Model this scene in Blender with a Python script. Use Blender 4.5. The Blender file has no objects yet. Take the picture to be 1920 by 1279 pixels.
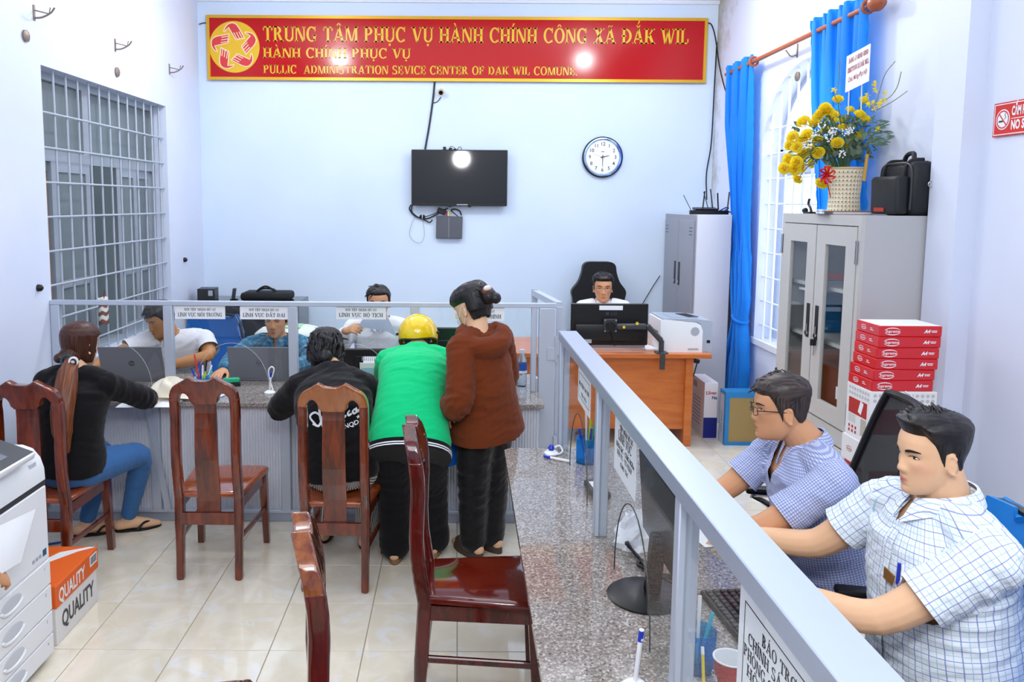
import bpy, bmesh, math, random
import numpy as np
from mathutils import Vector as V, Matrix as M, noise
rnd = random.Random(7)
scene = bpy.context.scene
col = scene.collection
PI = math.pi
# ------------------------------------------------------------------ camera
CAM_Z, FPX, PPX, PPY = 1.9, 1488.0, 855.0, 538.0
_p, _r = math.atan(157 / FPX), 0.0065
_f = V((0, math.cos(_p), -math.sin(_p))); _u0 = V((0, math.sin(_p), math.cos(_p))); _x0 = V((1, 0, 0))
_x = _x0 * math.cos(_r) + _u0 * math.sin(_r); _u = _u0 * math.cos(_r) - _x0 * math.sin(_r)
cd = bpy.data.cameras.new('camera'); cam = bpy.data.objects.new('camera', cd); col.objects.link(cam)
cd.sensor_width = 36; cd.lens = FPX / 1920 * 36
cd.shift_x = (960 - PPX) / 1920; cd.shift_y = (PPY - 639.5) / 1920
mw = M((_x, _u, -_f)).transposed().to_4x4(); mw.translation = (0, 0, CAM_Z); cam.matrix_world = mw
cd.clip_start = 0.05
scene.camera = cam
# ------------------------------------------------------------------ light
w = bpy.data.worlds.new('daylight'); scene.world = w; w.use_nodes = True
w.node_tree.nodes['Background'].inputs[0].default_value = (0.86, 0.93, 1.0, 1)
w.node_tree.nodes['Background'].inputs[1].default_value = 2.2
vs = scene.view_settings
vs.view_transform = 'Standard'; vs.look = 'None'; vs.gamma = 1; vs.exposure = 0.72; vs.use_curve_mapping = False
def light(name, kind, loc, power, color=(1, 1, 1), size=0.1, size_y=None, target=None):
    d = bpy.data.lights.new(name, kind); d.energy = power; d.color = color
    if kind == 'AREA':
        d.size = size
        if size_y: d.shape = 'RECTANGLE'; d.size_y = size_y
    else: d.shadow_soft_size = size
    o = bpy.data.objects.new(name, d); col.objects.link(o); o.location = loc
    if target: o.rotation_euler = (V(target) - V(loc)).to_track_quat('-Z', 'Y').to_euler()
    return o
LAMPS = [(-1.39, 6.0, 3.80), (1.5, 6.0, 3.80)]
for q in LAMPS: light('bulb_light', 'POINT', (q[0], q[1], q[2] - 0.2), 30, (0.93, 0.97, 1.0), 0.075)
light('camera_flash', 'POINT', (0.09, 0.25, 2.74), 42, (0.97, 0.98, 1.0), 0.16)
light('bounce_flash', 'AREA', (0.0, 0.4, 3.7), 78, (0.95, 0.975, 1.0), 3.6, 2.4, (0.0, 2.6, 0.3))
light('ceiling_fill', 'AREA', (0.0, 4.9, 3.78), 43, (0.93, 0.97, 1.0), 4.0, 4.0, (0.0, 4.9, 0))  # added fill light below the ceiling, no actual tubes there
# ------------------------------------------------------------------ helpers
def at(px, py, Y):
    d = _f + _x * ((px - PPX) / FPX) - _u * ((py - PPY) / FPX)
    return V((0, 0, CAM_Z)) + d * (Y / d.y)
def atz(px, py, z):
    d = _f + _x * ((px - PPX) / FPX) - _u * ((py - PPY) / FPX)
    return V((0, 0, CAM_Z)) + d * ((z - CAM_Z) / d.z)
def lin(c):
    if isinstance(c, str): c = tuple(int(c[i:i + 2], 16) / 255 for i in (0, 2, 4))
    return tuple((x / 12.92 if x <= .04045 else ((x + .055) / 1.055) ** 2.4) for x in c) + (1,)
MATS = {}
class NT:
    def __init__(s, m): s.t = m.node_tree; s.b = s.t.nodes['Principled BSDF']
    def n(s, kind, props=None, **ins):
        x = s.t.nodes.new('ShaderNode' + kind)
        for k, v in (props or {}).items(): setattr(x, k, v)
        for k, v in ins.items():
            key = int(k[1:]) if k[0] == '_' and k[1:].isdigit() else k.replace('_', ' ')
            s.set(x.inputs[key], v)
        return x
    def set(s, sock, v):
        if isinstance(v, bpy.types.NodeSocket): s.t.links.new(v, sock)
        elif isinstance(v, bpy.types.Node): s.t.links.new(v.outputs[0], sock)
        else: sock.default_value = v
    def math(s, op, a, b=0.0, c=0.0): return s.n('Math', {'operation': op}, _0=a, _1=b, _2=c)
    def ramp(s, fac, stops, mode='LINEAR'):
        r = s.n('ValToRGB', Fac=fac); r.color_ramp.interpolation = mode
        e = r.color_ramp.elements
        while len(e) < len(stops): e.new(0.5)
        for i, (p, c) in enumerate(stops): e[i].position = p; e[i].color = c
        return r
    def mix(s, fac, a, b): 
        x = s.n('Mix', {'data_type': 'RGBA'}); s.set(x.inputs[0], fac); s.set(x.inputs[6], a); s.set(x.inputs[7], b)
        return x.outputs[2]
    def bump(s, h, strength=0.3, dist=0.01):
        b = s.n('Bump', Strength=strength, Distance=dist, Height=h); s.set(s.b.inputs['Normal'], b)
def mat(name, c=(.8, .8, .8), rough=.5, metal=0., spec=.5, coat=0., trans=0., ior=1.45, emit=None, alpha=1., sheen=0.):
    if name in MATS: return MATS[name]
    m = bpy.data.materials.new(name); m.use_nodes = True; MATS[name] = m
    b = m.node_tree.nodes['Principled BSDF']; I = b.inputs
    I['Base Color'].default_value = lin(c); I['Roughness'].default_value = rough; I['Metallic'].default_value = metal
    I['Specular IOR Level'].default_value = spec; I['Coat Weight'].default_value = coat; I['Coat Roughness'].default_value = .05
    I['Transmission Weight'].default_value = trans; I['IOR'].default_value = ior; I['Alpha'].default_value = alpha
    I['Sheen Weight'].default_value = sheen
    if emit: I['Emission Color'].default_value = lin(c); I['Emission Strength'].default_value = emit
    return m
class MB:
    """collects shapes into one mesh"""
    def __init__(s, off=None): s.bm = bmesh.new(); s.mi = 0; s.x = M.Identity(4)
    def _add(s, vs, fs):
        nv = [s.bm.verts.new(s.x @ V(v)) for v in vs]; out = []
        for f in fs:
            try: q = s.bm.faces.new([nv[i] for i in f]); q.material_index = s.mi; out.append(q)
            except ValueError: pass
        return nv, out
    def box(s, c, d, rot=None, bev=0., seg=1):
        b = bmesh.new(); bmesh.ops.create_cube(b, size=1)
        for v in b.verts: v.co = V((v.co.x * d[0], v.co.y * d[1], v.co.z * d[2]))
        if bev: bmesh.ops.bevel(b, geom=b.edges[:], offset=bev, segments=seg, affect='EDGES', profile=.5)
        R = (rot if isinstance(rot, M) else (M.Rotation(rot, 3, 'Z') if rot else M.Identity(3))).to_3x3()
        b.verts.index_update()
        s._add([R @ v.co + V(c) for v in b.verts], [[v.index for v in f.verts] for f in b.faces]); b.free(); return s
    def box2(s, a, b, bev=0., seg=1):
        a, b = V(a), V(b); return s.box((a + b) / 2, [abs(x) for x in (b - a)], None, bev, seg)
    def bar(s, p0, p1, wd, ht, up=(0, 0, 1), bev=0.):
        p0, p1 = V(p0), V(p1); d = p1 - p0; L = d.length; z = d / L; u = V(up); x = u.cross(z)
        if x.length < 1e-4: x = V((1, 0, 0)).cross(z)
        x.normalize(); y = z.cross(x)
        return s.box((p0 + p1) / 2, (wd, ht, L), M((x, y, z)).transposed(), bev)
    def rings(s, rings, cap=True, closed=True):
        n = len(rings[0]); vs = [p for r in rings for p in r]; fs = []
        for i in range(len(rings) - 1):
            for j in range(n if closed else n - 1):
                k = (j + 1) % n; fs.append((i * n + j, i * n + k, (i + 1) * n + k, (i + 1) * n + j))
        if cap: fs.append(tuple(range(n))[::-1]); fs.append(tuple(range((len(rings) - 1) * n, len(rings) * n)))
        s._add(vs, fs); return s
    def tube(s, pts, r, n=10, up=None, cap=True, flat=1.0, dome=False):
        pts = [V(p) for p in pts]; rr = r if isinstance(r, (list, tuple)) else [r] * len(pts)
        out = []; prev = None
        for i, p in enumerate(pts):
            t = (pts[min(i + 1, len(pts) - 1)] - pts[max(i - 1, 0)]).normalized()
            if prev is None:
                a = V(up) if up else (V((0, 0, 1)) if abs(t.z) < .9 else V((1, 0, 0)))
                x = a - t * a.dot(t); x.normalize()
            else:
                x = (V(up) - t * V(up).dot(t)) if up else prev - t * prev.dot(t)
                x.normalize()
            prev = x; y = t.cross(x)
            out.append([p + (x * math.cos(2 * PI * j / n) * flat + y * math.sin(2 * PI * j / n)) * rr[i] for j in range(n)])
        if dome:
            def dm(ring, c, t, r):
                q = []
                for k in (0.35, 0.7, 0.93):
                    q.append([c + (v - c) * math.sqrt(1 - k * k) + t * r * k for v in ring])
                return q
            t0 = (pts[0] - pts[1]).normalized(); t1 = (pts[-1] - pts[-2]).normalized()
            out = dm(out[0], pts[0], t0, rr[0])[::-1] + out + dm(out[-1], pts[-1], t1, rr[-1])
        return s.rings(out, cap)
    def cyl(s, p0, p1, r0, r1=None, n=20): return s.tube([p0, p1], [r0, r0 if r1 is None else r1], n)
    def lathe(s, prof, c=(0, 0, 0), n=24, R=None, cap=True):
        R = R or M.Identity(3)
        return s.rings([[V(c) + R @ V((r * math.cos(2 * PI * j / n), r * math.sin(2 * PI * j / n), z)) for j in range(n)] for r, z in prof], cap)
    def ball(s, c, r, n=14, m=10, R=None):
        r = V((r, r, r)) if isinstance(r, (int, float)) else V(r); R = R or M.Identity(3); pr = []
        for i in range(m + 1):
            a = -PI / 2 + PI * i / m; k = max(math.cos(a), 1e-3)
            pr.append([V(c) + R @ V((r.x * k * math.cos(2 * PI * j / n), r.y * k * math.sin(2 * PI * j / n), r.z * math.sin(a))) for j in range(n)])
        return s.rings(pr)
    def prism(s, poly, t, X=None):
        """poly in local xy, extruded 0..t along local z, placed by 4x4 X"""
        X = X or M.Identity(4); n = len(poly)
        vs = [X @ V((p[0], p[1], 0)) for p in poly] + [X @ V((p[0], p[1], t)) for p in poly]
        fs = [tuple(range(n))[::-1], tuple(range(n, 2 * n))] + [(i, (i + 1) % n, n + (i + 1) % n, n + i) for i in range(n)]
        s._add(vs, fs); return s
    def band(s, outer, inner, t, X=None):
        """ring between two outlines with the same count"""
        X = X or M.Identity(4); n = len(outer)
        vs = [X @ V((p[0], p[1], z)) for z in (0, t) for q in (outer, inner) for p in q]; fs = []
        for i in range(n):
            k = (i + 1) % n
            fs += [(2 * n + i, 2 * n + k, 3 * n + k, 3 * n + i), (i, n + i, n + k, k), (i, k, 2 * n + k, 2 * n + i), (n + i, 3 * n + i, 3 * n + k, n + k)]
        s._add(vs, fs); return s
    def quad(s, a, b, c, d): s._add([a, b, c, d], [(0, 1, 2, 3)]); return s
    def grid(s, P, closed=False):
        h, wd = len(P), len(P[0]); fs = []
        for i in range(h - 1):
            for j in range(wd if closed else wd - 1):
                k = (j + 1) % wd; fs.append((i * wd + j, i * wd + k, (i + 1) * wd + k, (i + 1) * wd + j))
        s._add([p for r in P for p in r], fs); return s
    def mesh(s, me, X=None):
        X = X or M.Identity(4)
        s._add([X @ v.co for v in me.vertices], [tuple(p.vertices) for p in me.polygons]); return s
    def build(s, name, mats, parent=None, smooth=True, world=False, angle=40, kind=None):
        bm = s.bm
        if world and parent is not None:
            P = ROOTM.get(parent.name)
            q = parent
            while P is None and q.parent: q = q.parent; P = ROOTM.get(q.name)
            if P is not None: bm.transform(P.inverted())
        bmesh.ops.recalc_face_normals(bm, faces=bm.faces[:])
        if smooth:
            ca = math.radians(angle)
            for f in bm.faces: f.smooth = True
            for e in bm.edges:
                if len(e.link_faces) != 2 or e.calc_face_angle(0) > ca: e.smooth = False
        me = bpy.data.meshes.new(name); bm.to_mesh(me); bm.free()
        for m in (mats if isinstance(mats, (list, tuple)) else [mats]): me.materials.append(m)
        o = bpy.data.objects.new(name, me); col.objects.link(o)
        if parent is not None: o.parent = parent
        if kind: o['kind'] = kind
        return o
ROOTM = {}
def thing(name, label, cat, loc=(0, 0, 0), rz=0., group=None):
    o = bpy.data.objects.new(name, None); col.objects.link(o); o.empty_display_size = .1
    o.location = loc; o.rotation_euler = (0, 0, rz); o['label'] = label; o['category'] = cat
    if group: o['group'] = group
    ROOTM[o.name] = M.Translation(V(loc)) @ M.Rotation(rz, 4, 'Z')
    return o
def tag(o, label, cat, group=None, kind=None):
    o['label'] = label; o['category'] = cat
    if group: o['group'] = group
    if kind: o['kind'] = kind
    return o
def struct(o): o['kind'] = 'structure'; return o
def dup(root, loc, rz=0., label=None, scale=None):
    r = root.copy(); col.objects.link(r); r.location = loc; r.rotation_euler = (0, 0, rz)
    if label: r['label'] = label
    if scale: r.scale = scale
    ROOTM[r.name] = M.Translation(V(loc)) @ M.Rotation(rz, 4, 'Z')
    for ch in root.children:
        c = ch.copy(); col.objects.link(c); c.parent = r
        for g in ch.children: d = g.copy(); col.objects.link(d); d.parent = c
    return r
def spline(pts, n=8):
    """Catmull-Rom through points (any dimension tuples)"""
    P = [np.array(p, float) for p in pts]; P = [2 * P[0] - P[1]] + P + [2 * P[-1] - P[-2]]; out = []
    for i in range(1, len(P) - 2):
        a, b, c, d = P[i - 1:i + 3]
        for k in range(n):
            t = k / n
            out.append(.5 * ((2 * b) + (c - a) * t + (2 * a - 5 * b + 4 * c - d) * t * t + (3 * b - a - 3 * c + d) * t ** 3))
    out.append(P[-2]); return [tuple(o) for o in out]
def frame(o, x, y):
    """4x4 from origin, x axis, y axis (z = x cross y)"""
    x = V(x).normalized(); z = x.cross(V(y)).normalized(); y = z.cross(x)
    m = M((x, y, z)).transposed().to_4x4(); m.translation = V(o); return m
# text in the built-in sans face
_tc = {}
def text_me(s, size=1., offset=0., align='CENTER', shear=0.):
    k = (s, size, offset, align, shear)
    if k not in _tc:
        c = bpy.data.curves.new('t', 'FONT'); c.body = s; c.size = size; c.align_x = align; c.align_y = 'CENTER'; c.offset = offset; c.shear = shear; c.resolution_u = 3
        o = bpy.data.objects.new('t', c); col.objects.link(o)
        dg = bpy.context.evaluated_depsgraph_get(); dg.update()
        _tc[k] = bpy.data.meshes.new_from_object(o.evaluated_get(dg)); bpy.data.objects.remove(o)
    return _tc[k]
def sans(mb, s, X, size, offset=0., width=None, align='CENTER', shear=0.):
    me = text_me(s, size, offset, align, shear)
    if width:
        xs = [v.co.x for v in me.vertices]; X = X @ M.Diagonal((width / (max(xs) - min(xs)), 1, 1, 1))
    mb.mesh(me, X); return mb
# slab-serif capitals drawn from strokes: height 1, returns polygons + advance
def _glyph(ch, b=.2, t=.085, sf=.075, sh=.085):
    P = []
    def R(x0, y0, x1, y1): P.append([(x0, y0), (x1, y0), (x1, y1), (x0, y1)])
    def S(x, y0=0, y1=1, e='tb', w=b):
        R(x, y0, x + w, y1)
        if 'b' in e: R(x - sf, y0, x + w + sf, y0 + sh)
        if 't' in e: R(x - sf, y1 - sh, x + w + sf, y1)
    def D(x0, y0, x1, y1, w=b): P.append([(x0, y0), (x0 + w, y0), (x1 + w, y1), (x1, y1)])
    def F(x, y): R(x - sf, y, x + b + sf, y + sh)
    def A(cx, cy, rx, ry, a0, a1, tv=b, th=t, n=12):
        for i in range(n):
            q = [math.radians(a0 + (a1 - a0) * (i + k) / n) for k in (0, 1)]
            P.append([(cx + rx * math.cos(q[0]), cy + ry * math.sin(q[0])), (cx + rx * math.cos(q[1]), cy + ry * math.sin(q[1])),
                      (cx + (rx - tv) * math.cos(q[1]), cy + (ry - th) * math.sin(q[1])), (cx + (rx - tv) * math.cos(q[0]), cy + (ry - th) * math.sin(q[0]))])
    x = sf
    if ch == 'T': S(.33, e='b'); R(.02, 1 - t, .86 - .02, 1); R(.02, .72, .1, 1); R(.74, .72, .84, 1); wd = .86
    elif ch == 'R': S(x); A(x + b, .74, .42, .26, -90, 90); R(x + b, 1 - t, x + b + .02, 1); R(x + b, .48, x + b + .02, .48 + t); D(.62, 0, .34, .5, .22); R(.6, 0, .9, sh); wd = .9
    elif ch == 'U': S(x, .3, 1, 't'); S(.68, .3, 1, 't', .12); A(.44 - .0025, .3, .3625, .3, 180, 360, .17, .1); wd = .88
    elif ch == 'N': S(x, 0, 1, 'tb', .11); S(.74, 0, 1, 't', .11); P.append([(x, 1), (x + .2, 1), (.85, 0), (.64, 0)]); wd = .93
    elif ch in 'GC':
        A(.47, .5, .45, .51, 45, 315, .2, .09, 16); R(.73, .68, .82, 1)
        if ch == 'G': R(.62, .06, .82, .44); R(.55, .36, .9, .36 + sh); wd = .94
        else: R(.74, .06, .8, .22); wd = .88
    elif ch in 'OQ': A(.47, .5, .45, .51, 0, 360, .2, .08, 22); wd = .94
    elif ch == 'A': D(.06, 0, .42, 1, .1); P.append([(.36, 1), (.56, 1), (.9, 0), (.68, 0)]); R(.24, .27, .72, .27 + t); R(0, 0, .28, sh); R(.6, 0, .97, sh); wd = .96
    elif ch == 'V': P.append([(.04, 1), (.27, 1), (.56, 0), (.38, 0)]); D(.44, 0, .78, 1, .1); R(-.03, 1 - sh, .34, 1); R(.68, 1 - sh, .97, 1); wd = .94
    elif ch == 'W':
        P.append([(.04, 1), (.26, 1), (.46, 0), (.3, 0)]); D(.36, 0, .56, 1, .1); P.append([(.48, 1), (.7, 1), (.9, 0), (.74, 0)]); D(.82, 0, 1.08, 1, .1)
        R(-.03, 1 - sh, .34, 1); R(.98, 1 - sh, 1.26, 1); wd = 1.24
    elif ch == 'M': S(x, 0, 1, 'tb', .1); S(.86, 0, 1, 'tb', .2); P.append([(x, 1), (x + .22, 1), (.62, 0), (.5, 0)]); D(.54, 0, .84, 1, .1); wd = 1.14
    elif ch == 'P': S(x); A(x + b, .72, .44, .28, -90, 90); R(x + b, 1 - t, x + b + .02, 1); wd = .8
    elif ch == 'H': S(x); S(.62); R(.2, .46, .7, .46 + t); wd = .9
    elif ch == 'D': S(x); A(x + .16, .5, .62, .5, -90, 90, .2, .085, 14); wd = .9
    elif ch == 'K': S(x); P.append([(.26, .42), (.36, .38), (.8, 1), (.66, 1)]); P.append([(.34, .56), (.52, .64), (.88, 0), (.62, 0)]); R(.58, 1 - sh, .9, 1); R(.56, 0, .95, sh); wd = .92
    elif ch == 'X': P.append([(.06, 1), (.32, 1), (.88, 0), (.62, 0)]); D(.08, 0, .7, 1, .12); R(-.02, 1 - sh, .38, 1); R(.58, 1 - sh, .92, 1); R(0, 0, .32, sh); R(.54, 0, .95, sh); wd = .93
    elif ch == 'I': S(x); wd = .36
    elif ch == 'L': S(x); R(x, 0, .7, t); R(.6, 0, .7, .34); wd = .74
    elif ch in 'EF':
        S(x); R(x, 1 - t, .7, 1); R(.62, .7, .7, 1); R(x, .47, .55, .47 + t); R(.5, .36, .57, .66)
        if ch == 'E': R(x, 0, .74, t); R(.65, 0, .74, .32)
        wd = .78
    elif ch == 'S': A(.37, .74, .33, .27, 40, 270, .17, .09); A(.37, .27, .35, .28, -140, 90, .18, .1); R(.56, .74, .63, 1); R(.04, 0, .11, .28); wd = .76
    elif ch == 'B': S(x); A(x + b, .745, .36, .255, -90, 90); A(x + b, .27, .42, .27, -90, 90); wd = .78
    elif ch == 'Y': P.append([(.04, 1), (.28, 1), (.56, .44), (.4, .36)]); D(.44, .4, .78, 1, .1); S(.36, 0, .46, 'b'); R(-.03, 1 - sh, .36, 1); R(.66, 1 - sh, .97, 1); wd = .92
    elif ch == '.': R(.04, 0, .2, .16); wd = .28
    elif ch == ':': R(.06, .05, .2, .19); R(.06, .5, .2, .64); wd = .3
    elif ch == '-': R(.05, .38, .4, .48); wd = .45
    elif ch == ' ': wd = .42
    else: R(.1, 0, .4, .6); wd = .5
    return P, wd
def _mark(m, cx, low=False):
    d = lambda pts: [(cx + a, 1 + c) for a, c in pts]
    if m == '^': return [d([(-.2, .08), (-.08, .08), (.02, .24), (-.06, .24)]), d([(.2, .08), (.08, .08), (-.02, .24), (.06, .24)])]
    if m == '/': return [d([(-.08, .06), (.0, .06), (.16, .28), (.02, .28)])]
    if m == '`': return [d([(.08, .06), (.0, .06), (-.16, .28), (-.02, .28)])]
    if m == '~': return [d([(-.22, .08), (-.12, .2), (-.04, .2), (-.16, .06)]), d([(-.12, .2), (-.04, .2), (.12, .1), (.06, .08)]), d([(.12, .08), (.04, .1), (.16, .2), (.22, .2)])]
    if m == 'u': return [d([(-.18, .22), (-.1, .22), (-.02, .12), (-.08, .06)]), d([(.18, .22), (.1, .22), (.02, .12), (.08, .06)]), d([(-.08, .06), (.08, .06), (.04, .13), (-.04, .13)])]
    if m == '6': return [d([(-.08, .28), (.0, .28), (.16, .5), (.02, .5)])]
    if m == '2': return [d([(0, .24), (.18, .24), (.18, .4), (.1, .4)])]
    if m == '.': return [[(cx - .08, -.24), (cx + .08, -.24), (cx + .08, -.09), (cx - .08, -.09)]]
    if m == "'": return [[(cx + .33, .88), (cx + .42, .88), (cx + .47, 1.14), (cx + .36, 1.1)]]
    if m == '=': return [[(-.03, .46), (.38, .46), (.38, .55), (-.03, .55)]]
    return []
VN = {'Â': 'A^', 'Ụ': 'U.', 'À': 'A`', 'Í': 'I/', 'Ô': 'O^', 'Ã': 'A~', 'Đ': 'D=', 'Ắ': 'Au6', 'Ư': "U'", 'Ự': "U'.", 'Ờ': "O'`", 'Ĩ': 'I~', 'Ậ': 'A^.', 'Ế': 'E^2', 'Ồ': 'O^2', 'Ơ': "O'",
      'Ấ': 'A^2', 'Ộ': 'O^.', 'Ị': 'I.', 'Ợ': "O'.", 'Á': 'A/', 'Ó': 'O/', 'Ả': 'A/', 'Ố': 'O^2', 'Ổ': 'O^2', 'Ề': 'E^2', 'Ì': 'I`', 'Ý': 'Y/', 'Ứ': "U'/", 'Ú': 'U/', 'Ẩ': 'A^2', 'Ò': 'O`', 'Ỷ': 'Y/', 'Ạ': 'A.'}
def serif(mb, s, X, h, width=None, depth=.0008, track=.05, align='L'):
    """s drawn in slab capitals, cap height h, on X's xy plane (X at the baseline start)"""
    polys = []; x = 0
    for ch in s:
        v = VN.get(ch, ch); g, wd = _glyph(v[0])
        for p in g: polys.append([(a + x, c) for a, c in p])
        for m in v[1:]:
            for p in _mark(m, wd / 2 - .02): polys.append([(a + x, c) for a, c in p])
        x += wd + track
    sx = (width / x) if width else h
    o = {'L': 0, 'C': -x * sx / 2, 'R': -x * sx}[align]
    for p in polys:
        q = [(a * sx + o, c * h) for a, c in p]
        if depth: mb.prism(q, depth, X)
        else: mb._add([X @ V((a, c, 0)) for a, c in q], [tuple(range(len(q)))])
    return mb
def remesh(mb, vox, smooth=0):
    bmesh.ops.recalc_face_normals(mb.bm, faces=mb.bm.faces[:]); me = bpy.data.meshes.new('tmp'); mb.bm.to_mesh(me); mb.bm.free()
    o = bpy.data.objects.new('tmp', me); col.objects.link(o); r = o.modifiers.new('r', 'REMESH'); r.mode = 'VOXEL'; r.voxel_size = vox
    if smooth: q = o.modifiers.new('s', 'SMOOTH'); q.iterations = smooth; q.factor = .5
    dg = bpy.context.evaluated_depsgraph_get(); out = bpy.data.meshes.new_from_object(o.evaluated_get(dg)); bpy.data.objects.remove(o)
    for p in out.polygons: p.use_smooth = True
    return out
# ------------------------------------------------------------------ materials
def coords(n, kind='Object'): return n.n('TexCoord').outputs[kind]
def paint(name, c, rough=.6, bump=.05, scale=60, stain=None):
    m = mat(name, c, rough, spec=.3); n = NT(m); co = coords(n)
    nz = n.n('TexNoise', Vector=co, Scale=scale, Detail=4); n.bump(nz.outputs[0], bump, .004)
    big = n.n('TexNoise', Vector=co, Scale=1.1, Detail=3)
    n.set(n.b.inputs['Base Color'], n.mix(n.ramp(big.outputs[0], [(.35, (0, 0, 0, 1)), (.7, (1, 1, 1, 1))]), lin(c), lin(stain or c)))
    return m
WALL = paint('wall_paint', 'dbe9fa', .55, stain='d3e3f7')
WALLS = paint('wall_paint_side', 'e0e6f6', .55, stain='d6def2')
CEIL = paint('ceiling_paint', 'e6eaf2', .7)
# mouldy corner on the right wall: stain running down the corner
def mouldy():
    m = mat('wall_paint_mould', 'dfe5f6', .6, spec=.3); n = NT(m); co = coords(n)
    sp = n.n('SeparateXYZ', Vector=co)
    nz = n.n('TexNoise', Vector=co, Scale=5.0, Detail=8, Roughness=.7)
    d = n.math('SUBTRACT', sp.outputs[1], 7.22)            # distance from corner (Y)
    top = n.math('MULTIPLY', n.math('SUBTRACT', sp.outputs[2], 3.3), .5)
    e = n.math('ADD', n.math('MULTIPLY', d, .9), n.math('MAXIMUM', top, -.06))
    f = n.math('ADD', e, n.math('MULTIPLY', n.math('SUBTRACT', nz.outputs[0], .5), 1.3))
    n.set(n.b.inputs['Base Color'], n.mix(n.ramp(f, [(.3, (0, 0, 0, 1)), (.75, (1, 1, 1, 1))]), lin('dfe5f6'), lin('b0aa9c')))
    return m
MOULD = mouldy()
def tile_mat():
    m = mat('cream_tile', 'eee4d0', .07, spec=.6, coat=.6); n = NT(m); co = coords(n)
    ri = n.n('ObjectInfo').outputs['Random']
    off = n.n('CombineXYZ', X=n.math('MULTIPLY', ri, 37.), Y=n.math('MULTIPLY', ri, 91.))
    v = n.n('VectorMath', {'operation': 'ADD'}, _0=co, _1=off)
    w = n.n('TexNoise', Vector=v, Scale=5.5, Detail=5, Distortion=1.6)
    v2 = n.n('TexNoise', Vector=v, Scale=3.2, Detail=3, Distortion=2.5)
    c1 = n.mix(n.ramp(w.outputs[0], [(.42, (0, 0, 0, 1)), (.62, (1, 1, 1, 1))]), lin('e9dfc9'), lin('efe7d6'))
    c2 = n.mix(n.ramp(v2.outputs[0], [(.6, (0, 0, 0, 1)), (.66, (.55, .55, .55, 1)), (.72, (0, 0, 0, 1))]), c1, lin('eef1f6'))
    n.set(n.b.inputs['Base Color'], c2); return m
TILE = tile_mat()
GROUT = mat('grout', 'a89c86', .9)
def granite(name, scale=170, dark=.0):
    m = mat(name, '8c8480', .07, spec=.6); n = NT(m); co = coords(n)
    a = n.n('TexVoronoi', Vector=co, Scale=scale); b = n.n('TexNoise', Vector=co, Scale=scale * .8, Detail=3)
    c = n.n('TexNoise', Vector=co, Scale=14, Detail=2)
    r = n.ramp(a.outputs['Color'], [(.0, lin('1d1a19')), (.2, lin('6d6460')), (.38, lin('857c76')), (.6, lin('9a928b')), (.8, lin('cdc6bf')), (1., lin('57504e'))])
    q = n.mix(n.ramp(b.outputs[0], [(.45, (0, 0, 0, 1)), (.6, (.55, .55, .55, 1))]), r, lin('8b8178'))
    n.set(n.b.inputs['Base Color'], n.mix(n.ramp(c.outputs[0], [(.35, (.0, .0, .0, 1)), (.7, (.25, .25, .25, 1))]), q, lin('6e6058')))
    return m
GRAN = granite('speckled_granite')
def wood(name, c0, c1, rough=.25, coat=.6, scale=(3, 3, .5), amt=8):
    m = mat(name, c0, rough, coat=coat); n = NT(m); co = coords(n)
    mp = n.n('Mapping', Vector=co, Scale=scale)
    z = n.n('TexNoise', Vector=mp, Scale=amt, Detail=6, Distortion=.8)
    z2 = n.n('TexNoise', Vector=mp, Scale=amt * 6, Detail=3)
    f = n.math('ADD', n.math('MULTIPLY', z.outputs[0], .75), n.math('MULTIPLY', z2.outputs[0], .25))
    n.set(n.b.inputs['Base Color'], n.mix(n.ramp(f, [(.38, (0, 0, 0, 1)), (.62, (1, 1, 1, 1))]), lin(c0), lin(c1)))
    n.bump(z2.outputs[0], .04, .003); return m
CHW = wood('mahogany_varnish', '48180a', '7a2e10', .2, .8)
CHD = wood('dark_mahogany_varnish', '3a0d0b', '5e1510', .16, 1.0)
SEATW = wood('seat_varnish', '8a3c14', '9f4a1c', .12, 1.0, (1, 3, 3))
DESKW = wood('desk_veneer', 'c06428', 'cf7636', .3, .3, (.45, 3, 3), 5)
ALU = mat('brushed_aluminium', 'aeb8ca', .36, .35)
ALUL = mat('light_aluminium', 'c2cad8', .4, .3)
ALUW = mat('window_aluminium', 'a9b0b8', .4, .4)
GLASS = mat('clear_glass', 'eef6f6', .0, spec=.5, trans=1.0, ior=1.02)
NT(GLASS)
def glass_thin():
    m = bpy.data.materials.new('thin_glass'); m.use_nodes = True; t = m.node_tree; t.nodes.clear(); MATS['thin_glass'] = m
    o = t.nodes.new('ShaderNodeOutputMaterial'); mx = t.nodes.new('ShaderNodeMixShader'); tr = t.nodes.new('ShaderNodeBsdfTransparent'); gl = t.nodes.new('ShaderNodeBsdfGlossy')
    fr = t.nodes.new('ShaderNodeLayerWeight'); fr.inputs[0].default_value = .12; q = t.nodes.new('ShaderNodeMath'); q.operation = 'MULTIPLY_ADD'; q.inputs[1].default_value = .35; q.inputs[2].default_value = .02; t.links.new(fr.outputs['Facing'], q.inputs[0]); q.use_clamp = True; q = q
    tr.inputs[0].default_value = (.975, .99, .985, 1); gl.inputs['Roughness'].default_value = .0
    t.links.new(q.outputs[0], mx.inputs[0]); t.links.new(tr.outputs[0], mx.inputs[1]); t.links.new(gl.outputs[0], mx.inputs[2]); t.links.new(mx.outputs[0], o.inputs[0])
    return m
THIN = glass_thin()
FROST = mat('frosted_glass', '7f8b8f', .35, spec=.4, trans=.25)
BLACK = mat('black_plastic', '121214', .38)
BLACKG = mat('gloss_black', '08080a', .1, spec=.6)
DGREY = mat('dark_grey_plastic', '3a3c40', .45)
GREYP = mat('grey_plastic', 'a9b0ba', .4)
WHITEP = mat('white_plastic', 'eef0f4', .32)
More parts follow.
